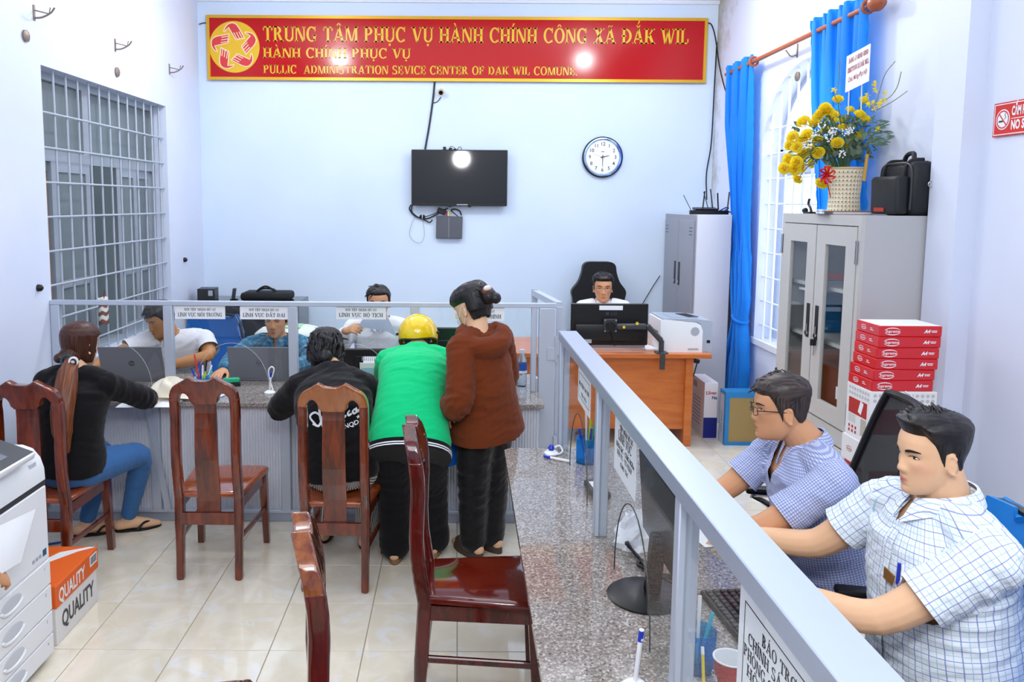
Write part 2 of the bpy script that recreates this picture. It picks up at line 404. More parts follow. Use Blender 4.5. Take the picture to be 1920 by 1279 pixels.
WHITE = mat('white_paper', 'f2f4f8', .7)
INK = mat('black_ink', '26282e', .6)
REDINK = mat('red_ink', 'b02038', .6)
STEEL = mat('chrome_steel', 'c8c8c8', .15, 1.0)
RED = mat('sign_red', 'b8080e', .16, spec=.35)
YEL = mat('sign_yellow', 'e6b61c', .3)
GOLD = mat('sign_gold_frame', 'd9a92a', .3, .4)
CREAM = mat('cream_line', 'fbf0c8', .4)
SHELL = mat('cabinet_grey', 'b9b9bb', .38)
SHELLD = mat('cabinet_door_grey', 'c3c1bd', .36)
LOCKER = mat('locker_grey', '989aa4', .4)
LOCKERS = mat('locker_side', 'd5d6de', .4)
LAPT = mat('laptop_grey', '7c7e86', .4, .2)
BLUEF = mat('blue_chair_fabric', '1766b4', .8, sheen=.3)
BLUEL = mat('blue_chair_leather', '1c86d6', .42)
BPLAS = mat('blue_clear_plastic', '58bcf8', .06, trans=.85, ior=1.1)
PEN = [mat('pen_blue', '1a34b8', .3), mat('pen_white', 'f0f0f4', .3), mat('pen_red', 'd02030', .35), mat('pen_green', '20a878', .35), mat('pen_lime', 'b6e020', .4), mat('pen_yellow', 'e6cf30', .4), mat('pen_cyan', '30b8d0', .35), BLACK]
# ------------------------------------------------------------------ room shell
XL, XR, YB, ZC = -2.5, 2.5, 7.85, 3.84
fl = struct(MB().box2((XL - .2, -3.2, -.12), (XR + .2, YB + .2, -.004)).build('floor', GROUT, smooth=False))
tm = {}
xs = [XL] + [.4 * k + .015 for k in range(-6, 7)] + [XR]
for j in range(5, 20):
    y0, y1 = .4 * j, min(.4 * j + .4, YB)
    for a, b in zip(xs, xs[1:]):
        if b - a < .03: continue
        k = (round(b - a, 3), round(y1 - y0, 3))
        if k not in tm:
            o = MB().box((0, 0, -.004), (k[0] - .004, k[1] - .004, .008), bev=.0012).build('tile', TILE, fl, smooth=False); tm[k] = o.data
        else: o = bpy.data.objects.new('tile', tm[k]); col.objects.link(o); o.parent = fl
        o.location = ((a + b) / 2, (y0 + y1) / 2, 0)
struct(MB().box2((XL - .2, YB, -.1), (XR + .2, YB + .2, ZC + .1)).build('wall_back', WALL, smooth=False))
struct(MB().box2((XL - .2, -3.2, ZC), (XR + .2, YB + .2, ZC + .15)).build('ceiling', CEIL, smooth=False))
struct(MB().box2((XL - .2, -3.2, -.1), (XR + .2, -3.0, ZC + .1)).build('wall_front', WALLS, smooth=False))
struct(MB().box2((XL, YB - .03, ZC - .035), (XR, YB, ZC)).build('trim_1', CEIL, smooth=False))
# left wall with the grilled window
WY0, WY1, WZ0, WZ1 = 4.87, 6.93, .82, 2.71
b = MB()
b.box2((XL - .2, -3.0, -.1), (XL, WY0, ZC)).box2((XL - .2, WY1, -.1), (XL, YB, ZC)).box2((XL - .2, WY0, -.1), (XL, WY1, WZ0)).box2((XL - .2, WY0, WZ1), (XL, WY1, ZC))
struct(b.build('wall_left', WALLS, smooth=False))
# right wall with the arched window
AY0, AY1, AZ0, AZS, AR = 5.02, 6.58, .80, 2.33, .62      # opening, sill, spring line, rise
b = MB()
b.box2((XR, -3.0, -.1), (XR + .25, AY0, ZC)).box2((XR, AY1, -.1), (XR + .25, YB, ZC)).box2((XR, AY0, -.1), (XR + .25, AY1, AZ0))
def arch(k, n=24, g=0.):
    a = PI * k / n; return ((AY0 + AY1) / 2 - ((AY1 - AY0) / 2 - g) * math.cos(a), AZS + (AR - g) * math.sin(a))
for k in range(24):
    (ya, za), (yb, zb) = arch(k), arch(k + 1)
    b._add([(x, y, z) for x in (XR, XR + .25) for y, z in ((ya, za), (yb, zb), (yb, ZC), (ya, ZC))],
           [(0, 1, 2, 3), (4, 7, 6, 5), (0, 4, 5, 1), (3, 2, 6, 7)])
wr = struct(b.build('wall_right', MOULD, smooth=False))
MB().box2((2.4, 3.83, 0), (XR, 4.06, ZC)).build('pilaster', WALLS, wr, smooth=False)
# window_1: aluminium frame, frosted panes, grille
wn = MB(); fx = XL - .16
def fr(b, y0, y1, z0, z1, wd, dx=.04, x=fx):
    b.box2((x, y0, z0), (x + dx, y1, z0 + wd)).box2((x, y0, z1 - wd), (x + dx, y1, z1)).box2((x, y0, z0 + wd), (x + dx, y0 + wd, z1 - wd)).box2((x, y1 - wd, z0 + wd), (x + dx, y1, z1 - wd)); return b
fr(wn, WY0, WY1, WZ0, WZ1, .05, .06, fx - .01)
wn.box2((fx, WY0 + .05, 2.15), (fx + .06, WY1 - .05, 2.22)); wn.box2((fx, 5.62, 2.22), (fx + .05, 5.74, WZ1 - .05))
win1 = struct(wn.build('window_1', ALUW, smooth=False))
for y0, y1 in ((WY0 + .05, 5.62), (5.74, WY1 - .05)):
    MB().box2((fx + .015, y0, 2.22), (fx + .022, y1, WZ1 - .05)).build('pane', FROST, win1, smooth=False)
for y0, y1, dx in ((WY0 + .05, 5.12, .0), (5.14, 5.68, .03), (6.12, 6.5, .03), (6.46, WY1 - .05, .0)):
    s = fr(MB(), y0, y1, WZ0 + .05, 2.15, .065, .028, fx + dx).box2((fx + dx, y0 + .06, 1.32), (fx + dx + .028, y1 - .06, 1.37)).build('sash', ALUW, win1, smooth=False)
    MB().box2((fx + dx + .01, y0 + .06, WZ0 + .11), (fx + dx + .016, y1 - .06, 2.09)).build('pane', FROST, s, smooth=False)
BARM = mat('grille_paint', 'b4bcc8', .45)
gx = XL - .045
for i in range(13):
    y = WY0 + .07 + i * .161
    MB().tube([(gx, y, WZ0), (gx, y, WZ1)], .008, 8).build('bar', BARM, win1)
for i in range(8):
    z = 2.44 - .214 * i
    MB().tube([(gx + .012, WY0 + .005, z), (gx + .012, WY1 - .005, z)], .007, 8).build('bar', BARM, win1)
# corridor beyond the left window
struct(MB().box2((XL - 1.9, 3.6, -.1), (XL - 1.8, 9.2, 3.4)).box2((XL - 1.8, 3.6, 3.2), (XL - .2, 9.2, 3.3)).box2((XL - 1.8, 3.6, -.1), (XL - .2, 9.2, 0)).box2((XL - 1.8, 3.5, -.1), (XL - .2, 3.6, 3.3)).box2((XL - 1.8, 9.2, -.1), (XL - .2, 9.3, 3.3)).build('wall_corridor', mat('corridor_paint', '8d9698', .8), smooth=False))
k = thing('corridor_cupboard', 'brown wooden cupboard in the corridor behind the left window gap', 'cupboard', (XL - 1.6, 7.9, 0))
light('corridor_fill', 'POINT', (XL - .9, 6.5, 2.9), 9, (.95, .97, 1), .1)  # added fill so the closed corridor is not black, no real fitting
MB().box((0, 0, 1.1), (.36, 1.3, 2.16), bev=.01).build('body', mat('brown_board', '6b4a30', .6), k)
MB().box((.186, -.33, 1.12), (.012, .6, 2.0), bev=.003).build('door', mat('brown_door', '7d5838', .6), k); MB().box((.186, .33, 1.12), (.012, .6, 2.0), bev=.003).build('door', MATS['brown_door'], k)
# window_2: arched, white bars, pale frames
WB = mat('white_bar_paint', 'e8eef8', .4); WF = mat('pale_frame', 'c3cfe2', .4, .2)
b = MB(); x2 = XR + .15
o_ = [arch(i) for i in range(25)]; i_ = [arch(i, 24, .05) for i in range(25)]
for i in range(24):
    b._add([(x, *p) for x in (x2, x2 + .06) for p in (o_[i], o_[i + 1], i_[i + 1], i_[i])], [(0, 1, 2, 3), (4, 7, 6, 5), (3, 2, 6, 7), (0, 4, 5, 1)])
fr(b, AY0, AY1, AZ0, AZS - .12, .06, .06, x2)
b.box2((x2, 5.76, AZ0), (x2 + .05, 5.84, AZS - .1)); b.box2((x2, AY0, AZS - .13), (x2 + .06, AY1, AZS + .02)); b.box2((x2, 5.78, AZS), (x2 + .05, 5.83, AZS + AR - .03))
win2 = struct(b.build('window_2', WF, smooth=False))
for y0, y1 in ((5.1, 5.78), (5.84, 6.5)):
    s = fr(MB(), y0, y1, AZ0 + .06, AZS - .14, .055, .03, x2 + .01).build('sash', WF, win2, smooth=False)
    MB().box2((x2 + .02, y0 + .05, AZ0 + .11), (x2 + .026, y1 - .05, AZS - .19)).build('pane', THIN, s, smooth=False)
g = MB(); g._add([(x2 + .03, *p) for p in [(AY0 + .03, AZS + .02)] + [arch(i, 24, .03) for i in range(1, 24)] + [(AY1 - .03, AZS + .02)]], [tuple(range(25))]); g.build('pane', THIN, win2, smooth=False)
for i in range(10):
    y = AY0 + .09 + i * .153; u = (y - (AY0 + AY1) / 2) / ((AY1 - AY0) / 2)
    MB().tube([(XR + .04, y, AZ0), (XR + .04, y, AZS + AR * math.sqrt(max(0, 1 - u * u)))], .009, 8).build('bar', WB, win2)
for i in range(9):
    z = AZS + .18 - .2 * i; u = max(0, (z - AZS) / AR); hw = (AY1 - AY0) / 2 * math.sqrt(max(0, 1 - u * u))
    MB().tube([(XR + .05, 5.8 - hw, z), (XR + .05, 5.8 + hw, z)], .008, 8).build('bar', WB, win2)
MB().box2((XR - .02, AY0 - .04, AZ0 - .05), (XR + .24, AY1 + .04, AZ0)).build('sill', WHITEP, win2, smooth=False)
nb = mat('neighbour_brick', 'd8b8a8', .9); n = NT(nb); br = n.n('TexBrick', Vector=n.n('Mapping', Vector=coords(n), Rotation=(PI / 2, 0, PI / 2)), Scale=5., Color1=lin('e6cdbf'), Color2=lin('dcbcaa'), Mortar=lin('f0ebe6')); n.set(n.b.inputs['Base Color'], br.outputs[0])
struct(MB().box2((XR + 2.6, 2, -.5), (XR + 2.8, 14, 1.35)).build('wall_neighbour', nb, smooth=False))
# ceiling lamps (bulbs that give the reflections on the sign and the screen)
for i, q in enumerate(LAMPS):
    t = thing('ceiling_bulb', ['round white bulb on the ceiling to the left of the sign', 'round white bulb on the ceiling to the right above the desk'][i], 'lamp', (q[0], q[1], ZC), 0, 'ceiling bulbs')
    MB().lathe([(.04, 0), (.045, -.02), (.03, -.05)], n=16).build('socket', WHITEP, t)
    MB().lathe([(.028, -.05), (.05, -.07), (.066, -.12), (.066, -.15), (.05, -.19), (.01, -.205)], n=18).build('bulb', mat('bulb_glow', 'ffffff', .4, emit=6.), t)
# ------------------------------------------------------------------ service counters and glass partitions
TZ = .735
CORR = mat('corrugated_metal', 'e0e3ec', .35, .15)
root = thing('service_counter', 'long granite-topped counter with corrugated metal front across the room', 'counter', (-.99, 4.9, 0))
MB().box2((XL, 4.53, TZ - .026), (.52, 5.36, TZ), .004).build('worktop', GRAN, root, world=True)
studs = [-2.45, -1.77, -1.0, -.25, .5]
for a, c in zip(studs, studs[1:]):
    n_ = int((c - a) / .0165) * 5; prof = [(a + (c - a) * i / n_, 4.585 - .006 * math.cos(2 * PI * i / 5)) for i in range(n_ + 1)]
    MB().grid([[(x, y, z) for x, y in prof] for z in (.07, TZ - .027)]).build('front_panel', CORR, root, world=True, angle=60)
MB().box2((XL, 4.57, 0), (.52, 4.61, .055), .004).build('base_rail', ALU, root, world=True)
MB().box2((XL, 4.555, .056), (.52, 4.60, .075), .003).build('rail_lip', ALUL, root, world=True)
for x in studs[:-1]:
    MB().box2((x - .028, 4.555, .07), (x + .028, 4.6, TZ - .027), .003).build('stud', ALUL, root, world=True)
MB().bar((-1.80, 4.548, .70), (-1.70, 4.548, .07), .035, .008, (0, 1, 0)).build('brace', ALUL, root, world=True)
MB().box2((XL, 5.3, .0), (.5, 5.33, TZ - .03)).build('back_panel', mat('dull_panel', '8a8f98', .6), root, world=True)
br = MB().bar((-2.42, 4.50, .68), (-2.2, 4.50, .68), .02, .02).bar((-2.42, 4.50, .57), (-2.22, 4.50, .67), .02, .02).bar((-2.41, 4.50, .57), (-2.41, 4.50, .68), .02, .02).build('bracket', mat('cream_paint', 'e8e2c8', .5), root, world=True)
# front glass partition
EDGE = mat('glass_edge', 'dfeeee', .15)
GREEN = mat('green_glass_edge', '74b09a', .2)
pt = thing('glass_partition', 'waist-high aluminium framed glass screen standing along the long counter', 'partition', (-.99, 4.86, 0))
MB().box2((XL, 4.838, 1.262), (.62, 4.882, 1.29), .003).build('top_rail', ALUL, pt, world=True)
posts = [-2.47, -1.776, -1.006, -.254]
for x in posts: MB().box2((x - .0275, 4.838, TZ), (x + .0275, 4.882, 1.262), .003).build('post', ALUL, pt, world=True)
MB().box2((.468, 4.838, TZ), (.50, 4.882, 1.262), .003).build('post', ALUL, pt, world=True)
MB().box2((.515, 4.825, 0), (.615, 4.9, 1.262), .004).build('end_post', ALUL, pt, world=True)
def arch_pane(a, c, z0, z1, hw, hh, cx=None, n=22):
    cx = (a + c) / 2 if cx is None else cx; pts = [(a, z0), (cx - hw, z0)]
    pts += [(cx - hw * math.cos(PI * i / n), z0 + hh * math.sin(PI * i / n)) for i in range(1, n)]
    return pts + [(cx + hw, z0), (c, z0), (c, z1), (a, z1)], [(cx - hw * math.cos(PI * i / n), z0 + hh * math.sin(PI * i / n)) for i in range(n + 1)]
FY = frame((0, 4.863, 0), (1, 0, 0), (0, 0, 1))
for a, c in ((-2.44, -1.805), (-1.748, -1.035), (-.978, -.283), (-.226, .466)):
    o, arc = arch_pane(a, c, TZ + .003, 1.262, .23, .29)
    g = MB().prism(o, .005, FY).build('pane', THIN, pt, world=True, smooth=False)
    MB().tube([(x, 4.86, z) for x, z in arc],  .0009, 5).build('cut_edge', EDGE, g, world=True)
# open gate beyond the end post
gt = thing('swing_gate', 'aluminium gate leaf standing open behind the end post of the glass screen', 'gate', (.63, 4.9, 0))
ga, gb = V((.645, 4.91, 0)), V((.56, 5.62, 0))
up = lambda p, z: (p.x, p.y, z)
MB().bar(up(ga, 1.27), up(gb, 1.27), .045, .04).build('top_rail', ALUL, gt, world=True)
MB().bar(up(ga, .06), up(ga, 1.26), .04, .05, (0, 1, 0)).build('stile', ALUL, gt, world=True); MB().bar(up(gb, .06), up(gb, 1.29), .04, .05, (0, 1, 0)).build('stile', ALUL, gt, world=True)
MB().bar(up(ga, .1), up(gb, .1), .03, .06).build('bottom_rail', ALU, gt, world=True)
MB().bar(up(ga.lerp(gb, .03), .4), up(gb.lerp(ga, .03), .4), .012, .56).build('panel', CORR, gt, world=True)
for z in (.98, .35):
    h = MB().box2((.565, 4.818, z - .04), (.615, 4.824, z + .04), .001).box2((.622, 4.83, z - .01), (.66, 4.836, z + .1), .001).tube([(.617, 4.822, z - .05), (.617, 4.822, z + .11)], .008, 8).build('hinge', ALUL, gt, world=True)
# right-hand counter
sc_ = thing('side_counter', 'wide speckled granite counter running towards the camera on the right', 'counter', (.65, 2.2, 0))
b = MB()
o = [(.205, .5), (1.08, .5), (1.08, 3.70), (.262, 3.70), (.235, 3.67)]
b.prism(o, .024, M.Translation((0, 0, TZ - .024))).build('worktop', GRAN, sc_, world=True, smooth=False)
MB().box2((.42, .5, .06), (.45, 3.62, TZ - .025)).build('front_panel', CORR, sc_, world=True); MB().box2((.45, 3.55, 0), (1.0, 3.6, TZ - .025)).build('end_panel', CORR, sc_, world=True)
MB().box2((.41, .5, 0), (.455, 3.63, .06)).build('base_rail', ALU, sc_, world=True)
sp = thing('side_glass_partition', 'glass screen with a broad aluminium rail on the right-hand counter', 'partition', (.527, 2.2, TZ))
MB().box2((.487, .55, 1.257), (.574, 3.72, 1.302), .003).build('top_rail', ALU, sp, world=True)
YP = [3.69, 2.705, 1.69, .68]
for y in YP: MB().box2((.491, y - .02, TZ), (.537, y + .02, 1.257), .003).build('post', ALUL, sp, world=True)
FX = frame((.512, 0, 0), (0, -1, 0), (0, 0, 1))
for y1, y0 in zip(YP, YP[1:]):
    o, arc = arch_pane(-(y1 - .02), -(y0 + .02), TZ + .003, 1.257, .235, .295)
    g = MB().prism(o, .006, FX).build('pane', THIN, sp, world=True, smooth=False)
    MB().tube([(.512, -x, z) for x, z in arc], .002, 5).build('cut_edge', mat('dark_seal', '23302c', .4), g, world=True)
# paper signs taped to the glass
def paper_sign(lab, X, wd, ht, lines, grp, border=False, name='paper_sign', ink=INK):
    o = MB().prism([(0, 0), (wd, 0), (wd, ht), (0, ht)], .0012, X).build(name, WHITE, smooth=False); tag(o, lab, 'sign', grp)
    T = X @ M.Translation((0, 0, .0013)); b = MB()
    for s, cx, y, h, w_ in lines: serif(b, s, T @ M.Translation((cx * wd, y * ht, 0)), h, w_ * wd, .0004, align='C')
    b.build('lettering', ink, o, smooth=False)
    if border:
        m = .025; q = [(m, m), (wd - m, m), (wd - m, ht - m), (m, ht - m)]; k = .0022
        MB().band(q, [(m + k, m + k), (wd - m - k, m + k), (wd - m - k, ht - m - k), (m + k, ht - m - k)], .0004, T).build('border', ink, o, smooth=False)
    return o
for lab, x0, x1, s, zz in (('white paper sign LĨNH VỰC MÔI TRƯỜNG on the glass', -1.735, -1.424, 'LĨNH VỰC MÔI TRƯỜNG', 0), ('white paper sign LĨNH VỰC ĐẤT ĐAI on the glass', -1.333, -1.036, 'LĨNH VỰC ĐẤT ĐAI', 0),
                       ('white paper sign LĨNH VỰC HỘ TỊCH on the glass', -.74, -.431, 'LĨNH VỰC HỘ TỊCH', .004), ('white paper sign beside the brown hood ending in HÌNH', -.02, .30, 'LĨNH VỰC TÀI CHÍNH', 0)):
    paper_sign(lab, frame((x0, 4.856, 1.178 + zz), (1, 0, 0), (0, 0, 1)), x1 - x0, .083, [('NƠI TIẾP NHẬN HỒ SƠ', .5, .62, .016, .62), (s, .5, .18, .024, .88)], 'paper signs on the long screen')
xf = lambda y, z: frame((.511, y, z), (0, -1, 0), (0, 0, 1))
paper_sign('small bordered paper sign nearest the gate on the right screen', xf(3.235, 1.09), .30, .15, [('BỘ PHẬN VĂN THƯ', .5, .5, .016, .8), ('THỦ QUỸ', .5, .26, .014, .45)], 'paper signs on the right screen', True)
paper_sign('paper sign with large LĨNH VỰC line on the right screen', xf(2.47, 1.062), .30, .182, [('TIẾP NHẬN HỒ SƠ', .55, .8, .016, .6), ('LĨNH VỰC', .5, .61, .03, .62), ('KHOA HỌC - CÔNG NGHỆ,', .52, .46, .016, .84), ('NỘI VỤ - TƯ PHÁP', .5, .33, .016, .7), ('CÔNG TÁC', .5, .19, .014, .38)], 'paper signs on the right screen')
paper_sign('large bordered paper sign headed BẢO TRỢ XÃ HỘI on the right screen', xf(1.348, 1.03), .42, .208, [('BẢO TRỢ XÃ HỘI,', .56, .70, .021, .62), ('CHÍNH SÁCH CÓ CÔNG', .5, .56, .021, .78), ('PHÒNG CHỐNG TỆ NẠN XÃ', .5, .42, .021, .86), ('HỘI; PHỔ BIẾN', .42, .28, .021, .62)], 'paper signs on the right screen', True)
# ------------------------------------------------------------------ dining chairs
def back_y(z):
    t = max(0, z - .42); return -.195 - .02 * t - .17 * t * t - (.02 * math.sin(t * 9) if t > 0 else 0)
def warp(b):
    for v in b.bm.verts:
        v.co.y += back_y(v.co.z) + (.035 * max(0, .42 - v.co.z) * -1.6 if v.co.z < .42 else 0)
    return b
FXZ = frame((0, .014, 0), (1, 0, 0), (0, 0, 1))
def make_chair(name, label, wm, sm, loc, rz, grp):
    t = thing(name, label, 'chair', loc, rz, grp)
    # seat with rounded front corners
    hw0, hw1, y0, y1 = .162, .208, -.2, .235; P = [(-hw0, y0), (hw0, y0)]
    for cx, a0 in ((hw1 - .05, 0), (-hw1 + .05, 90)):
        for k in range(7): a = math.radians(a0 + 15 * k); P.append((cx + .05 * math.cos(a), y1 - .05 + .05 * math.sin(a)))
    def ins(d, z): return [(x * (1 - d / .2), y * (1 - d / .2) + .0, z) for x, y in P]
    MB().rings([ins(.012, .415), ins(0, .422), ins(0, .436), ins(.006, .444), ins(.02, .447)]).build('seat', sm, t, angle=50)
    for s in (-1, 1):
        n = 14; b = MB(); zs = [1.0 * i / n for i in range(n + 1)]; R = []
        for z in [0, .1, .2, .3, .42, .5, .58, .66, .74, .82, .88, .94]:
            x = s * .148; w_ = .019 + .003 * (z > .25); d_ = .024 - .004 * (z < .2)
            R.append([(x + a * w_, c * d_ + .0, z) for a, c in ((-1, -1), (-.4, -1.15), (.4, -1.15), (1, -1), (1, 1), (.4, 1.15), (-.4, 1.15), (-1, 1))])
        b.rings(R); cm = remesh(warp(b), .0065, 4); cm.materials.append(wm); o = bpy.data.objects.new('rear_leg', cm); col.objects.link(o); o.parent = t
        MB().rings([[(s * (.172 + .012 * (1 - z / .42)) + a * r, .205 + .018 * (1 - z / .42) + c * r, z) for a, c in ((-1, -1), (1, -1), (1, 1), (-1, 1))] for z, r in ((0, .016), (.2, .018), (.415, .022))]).build('front_leg', wm, t, smooth=False)
        MB().bar((s * .15, -.19, .385), (s * .172, .2, .385), .022, .055).build('apron', wm, t, smooth=False)
        MB().bar((s * .148, -.2, .205), (s * .18, .205, .205), .018, .026, bev=.004).build('stretcher', wm, t, smooth=False)
    MB().bar((-.17, .2, .385), (.17, .2, .385), .022, .055).build('apron', wm, t, smooth=False)
    MB().bar((-.16, -.212, .315), (.16, -.212, .315), .024, .062, bev=.003).build('back_rail', wm, t, smooth=False)
    # crest rail with two peaks and arched undersides
    top = spline([(-.169, .90), (-.167, .955), (-.146, 1.0), (-.098, 1.03), (-.064, 1.052)], 6)[:-1] + spline([(-.064, 1.052), (-.034, 1.034), (0, 1.029)], 4)
    top += [(-x, z) for x, z in top[-2::-1]]
    und = [(.128, .90)] + spline([(.128, .906), (.122, .945), (.098, .966), (.076, .95), (.068, .918)], 5) + [(.056, .916), (.056, .905)]
    bot = und + [(-x, z) for x, z in und[::-1]]
    poly = top + [(.168, .90)][:0] + bot
    b = MB().prism(poly, -.05, frame((0, -.025, 0), (1, 0, 0), (0, 0, 1))); bm = b.bm
    warp(b); cm = remesh(b, .0055, 5); cm.materials.append(wm); o = bpy.data.objects.new('crest_rail', cm); col.objects.link(o); o.parent = t
    R = []
    for z in [.33, .4, .46, .54, .62, .7, .78, .86, .925]:
        h = .056 - .004 * (z - .33) / .6 + .003 * math.sin((z - .33) * 5); R.append([(-h, .008, z), (h, .008, z), (h, -.006, z), (-h, -.006, z)])
    warp(MB().rings(R)).build('splat', wm, t, smooth=False)
    return t
G1, G2 = 'wooden chairs facing the long counter', 'dark wooden chairs facing the right counter'
chA = make_chair('dining_chair', 'empty brown wooden chair at the long counter with open slatted back', CHW, SEATW, (-1.235, 4.06, 0), 0, G1)
chB = dup(chA, (-.575, 3.94, 0), -.035, 'brown wooden chair under the woman in the black printed hoodie'); chB['group'] = G1
lc = wood('worn_orange_varnish', '8a4414', '9f5a22', .2, .8)
for c in chB.children:
    if c.name.startswith('crest'): c.data = c.data.copy(); c.data.materials[0] = lc
chC = dup(chA, (-2.06, 3.955, 0), .02, 'brown wooden chair under the woman with the long ponytail'); chC['group'] = G1
chD = make_chair('dining_chair', 'dark glossy wooden chair in profile beside the granite counter', CHD, mat('dark_seat_varnish', '5a130c', .1, coat=1.), (.09, 2.94, 0), -PI / 2 - .02, G2)
chE = dup(chD, (-.14, 2.02, 0), -PI / 2 + .2, 'dark glossy wooden chair back cut off by the bottom edge of the frame')
chF = dup(chD, (-.12, 1.27, 0), -PI / 2 + .2, 'dark wooden chair of which only the crest tip shows at the bottom')
for q in (chD, chE, chF): q.scale = (1, 1, 1.03)
for c in chE.children:
    if c.name.startswith('crest'): c.data = c.data.copy(); c.data.materials[0] = wood('worn_amber_varnish', '5c240c', '8e4e1e', .12, 1.)
# ------------------------------------------------------------------ office chairs
def office_chair(name, label, loc, rz, fab, back='pad', arms=True, bh=.62, tilt=.12, frame_m=None, bw=.225, grp=None):
    t = thing(name, label, 'office chair', loc, rz, grp); fm = frame_m or BLACK
    b = MB()
    for k in range(5):
        a = 2 * PI * k / 5 + .3; b.bar((0, 0, .09), (.27 * math.cos(a), .27 * math.sin(a), .065), .045, .03)
    b.build('base', fm, t)
    for k in range(5):
        a = 2 * PI * k / 5 + .3; MB().cyl((.27 * math.cos(a) - .02 * math.sin(a), .27 * math.sin(a) + .02 * math.cos(a), .028), (.27 * math.cos(a) + .02 * math.sin(a), .27 * math.sin(a) - .02 * math.cos(a), .028), .028, n=12).build('caster', BLACK, t)
    MB().cyl((0, 0, .09), (0, 0, .41), .028).build('post', fm, t)
    s = MB().box((0, .02, .455), (.48, .47, .085), bev=.035, seg=3).build('seat', fab if back != 'mesh' else mat('black_mesh', '161618', .8), t)
    P = []; rows = 12
    for i in range(rows + 1):
        v = i / rows; z = .5 + bh * v; w_ = bw * (1 - .25 * (abs(v - .45) / .55) ** 3); row = []
        for j in range(11):
            u = j / 10 * 2 - 1; row.append((w_ * u, -.22 - tilt * (v ** 1.3) * bh * 1.6 + .04 * u * u - .03 * math.sin(v * PI), z))
        P.append(row)
    def shell(P, th):
        Q = [[(x, y - th, z) for x, y, z in r] for r in P]; b = MB(); b.grid(P); b.grid([r[::-1] for r in Q])
        eP = P[0] + [r[-1] for r in P[1:]] + P[-1][-2::-1] + [r[0] for r in P[-2:0:-1]]; eQ = Q[0] + [r[-1] for r in Q[1:]] + Q[-1][-2::-1] + [r[0] for r in Q[-2:0:-1]]
        b.grid([eP + eP[:1], eQ + eQ[:1]]); bmesh.ops.remove_doubles(b.bm, verts=b.bm.verts[:], dist=1e-4); return b
    if back == 'mesh':
        m = mat('back_mesh', '1a1a1d', .7, alpha=.78); shell(P, .004).build('mesh_panel', m, t)
        e = P[0] + [r[-1] for r in P[1:]] + P[-1][-2::-1] + [r[0] for r in P[-2:0:-1]]; MB().tube(e + e[:1], .016, 8).build('back_frame', BLACK, t)
    else:
        b = shell(P, .05); bmesh.ops.bevel(b.bm, geom=[e for e in b.bm.edges if e.calc_face_angle(0) > 1.0], offset=.018, segments=3, affect='EDGES'); b.build('backrest', fab, t)
        e = P[0] + [r[-1] for r in P[1:]] + P[-1][-2::-1] + [r[0] for r in P[-2:0:-1]]; MB().tube([(x, y - .025, z) for x, y, z in e + e[:1]], .0165, 8).build('trim', BLACK, t)
    MB().tube([(0, -.1, .42), (0, -.25, .43), (0, -.285, .52), (0, -.3, .62)], .022, 8).build('bracket', fm, t)
    if arms:
        for s in (-1, 1):
            q = MB().tube(spline([(s * .2, -.05, .43), (s * .285, -.05, .46), (s * .29, .0, .6), (s * .28, .08, .66), (s * .27, -.12, .665)], 5), .014, 8, flat=1.).build('arm', fm, t)
            MB().box((s * .275, -.01, .682), (.055, .25, .03), bev=.012, seg=2).build('arm_pad', BLACK, q)
    return t
# blue chairs of the clerks, mesh chair, gaming chair
oc1 = office_chair('office_chair', 'blue fabric office chair behind the clerk nearest the grilled window', (-1.93, 5.80, 0), PI - .2, BLUEF, arms=False, bh=.52, bw=.235)
for x, y, lab in ((-1.18, 5.92, 'office chair behind the clerk in the blue plaid shirt'), (-.55, 5.98, 'office chair behind the clerk holding up a sheet'), (-.03, 5.98, 'office chair behind the clerk hidden by the yellow helmet')):
    office_chair('office_chair', lab, (x, y, 0), PI, BLUEF, arms=False, bh=.3, bw=.19)
office_chair('office_chair', 'bright blue leather office chair behind the young man in white', (1.27, 2.12, 0), PI / 2 - .2, BLUEL, bh=.54, bw=.24, tilt=.1)
office_chair('mesh_office_chair', 'black mesh-backed office chair behind the man with glasses', (1.31, 3.02, 0), PI / 2 - .2, BLACK, 'mesh', bh=.66, tilt=.2, frame_m=STEEL, bw=.22)
g = thing('gaming_chair', 'black winged gaming chair of the man behind the desk', 'office chair', (1.385, 7.36, 0), PI)
b = MB()
for k in range(5):
    a = 2 * PI * k / 5; b.bar((0, 0, .1), (.3 * math.cos(a), .3 * math.sin(a), .07), .05, .035)
b.build('base', BLACK, g)
MB().cyl((0, 0, .08), (0, 0, .42), .03).build('post', BLACK, g); MB().box((0, .03, .46), (.52, .5, .1), bev=.04, seg=3).build('seat', BLACK, g)
sil = spline([(.24, .5), (.25, .75), (.25, .96), (.262, 1.06), (.2, 1.15), (.168, 1.24), (.155, 1.31), (.11, 1.342), (0, 1.345)], 4); sil = sil + [(-x, z) for x, z in sil[-2::-1]]
b = MB().prism(sil, .09, frame((0, -.28, 0), (1, 0, 0), (0, 0, 1))); bmesh.ops.bevel(b.bm, geom=[e for e in b.bm.edges if e.calc_face_angle(0) > 1.2], offset=.03, segments=3, affect='EDGES')
b.build('backrest', mat('black_leather', '0c0c0e', .45), g)
for s in (-1, 1): MB().bar((s * .3, -.1, .5), (s * .3, -.1, .68), .05, .03).box((s * .3, .02, .69), (.08, .28, .03), bev=.01).build('arm', BLACK, g)
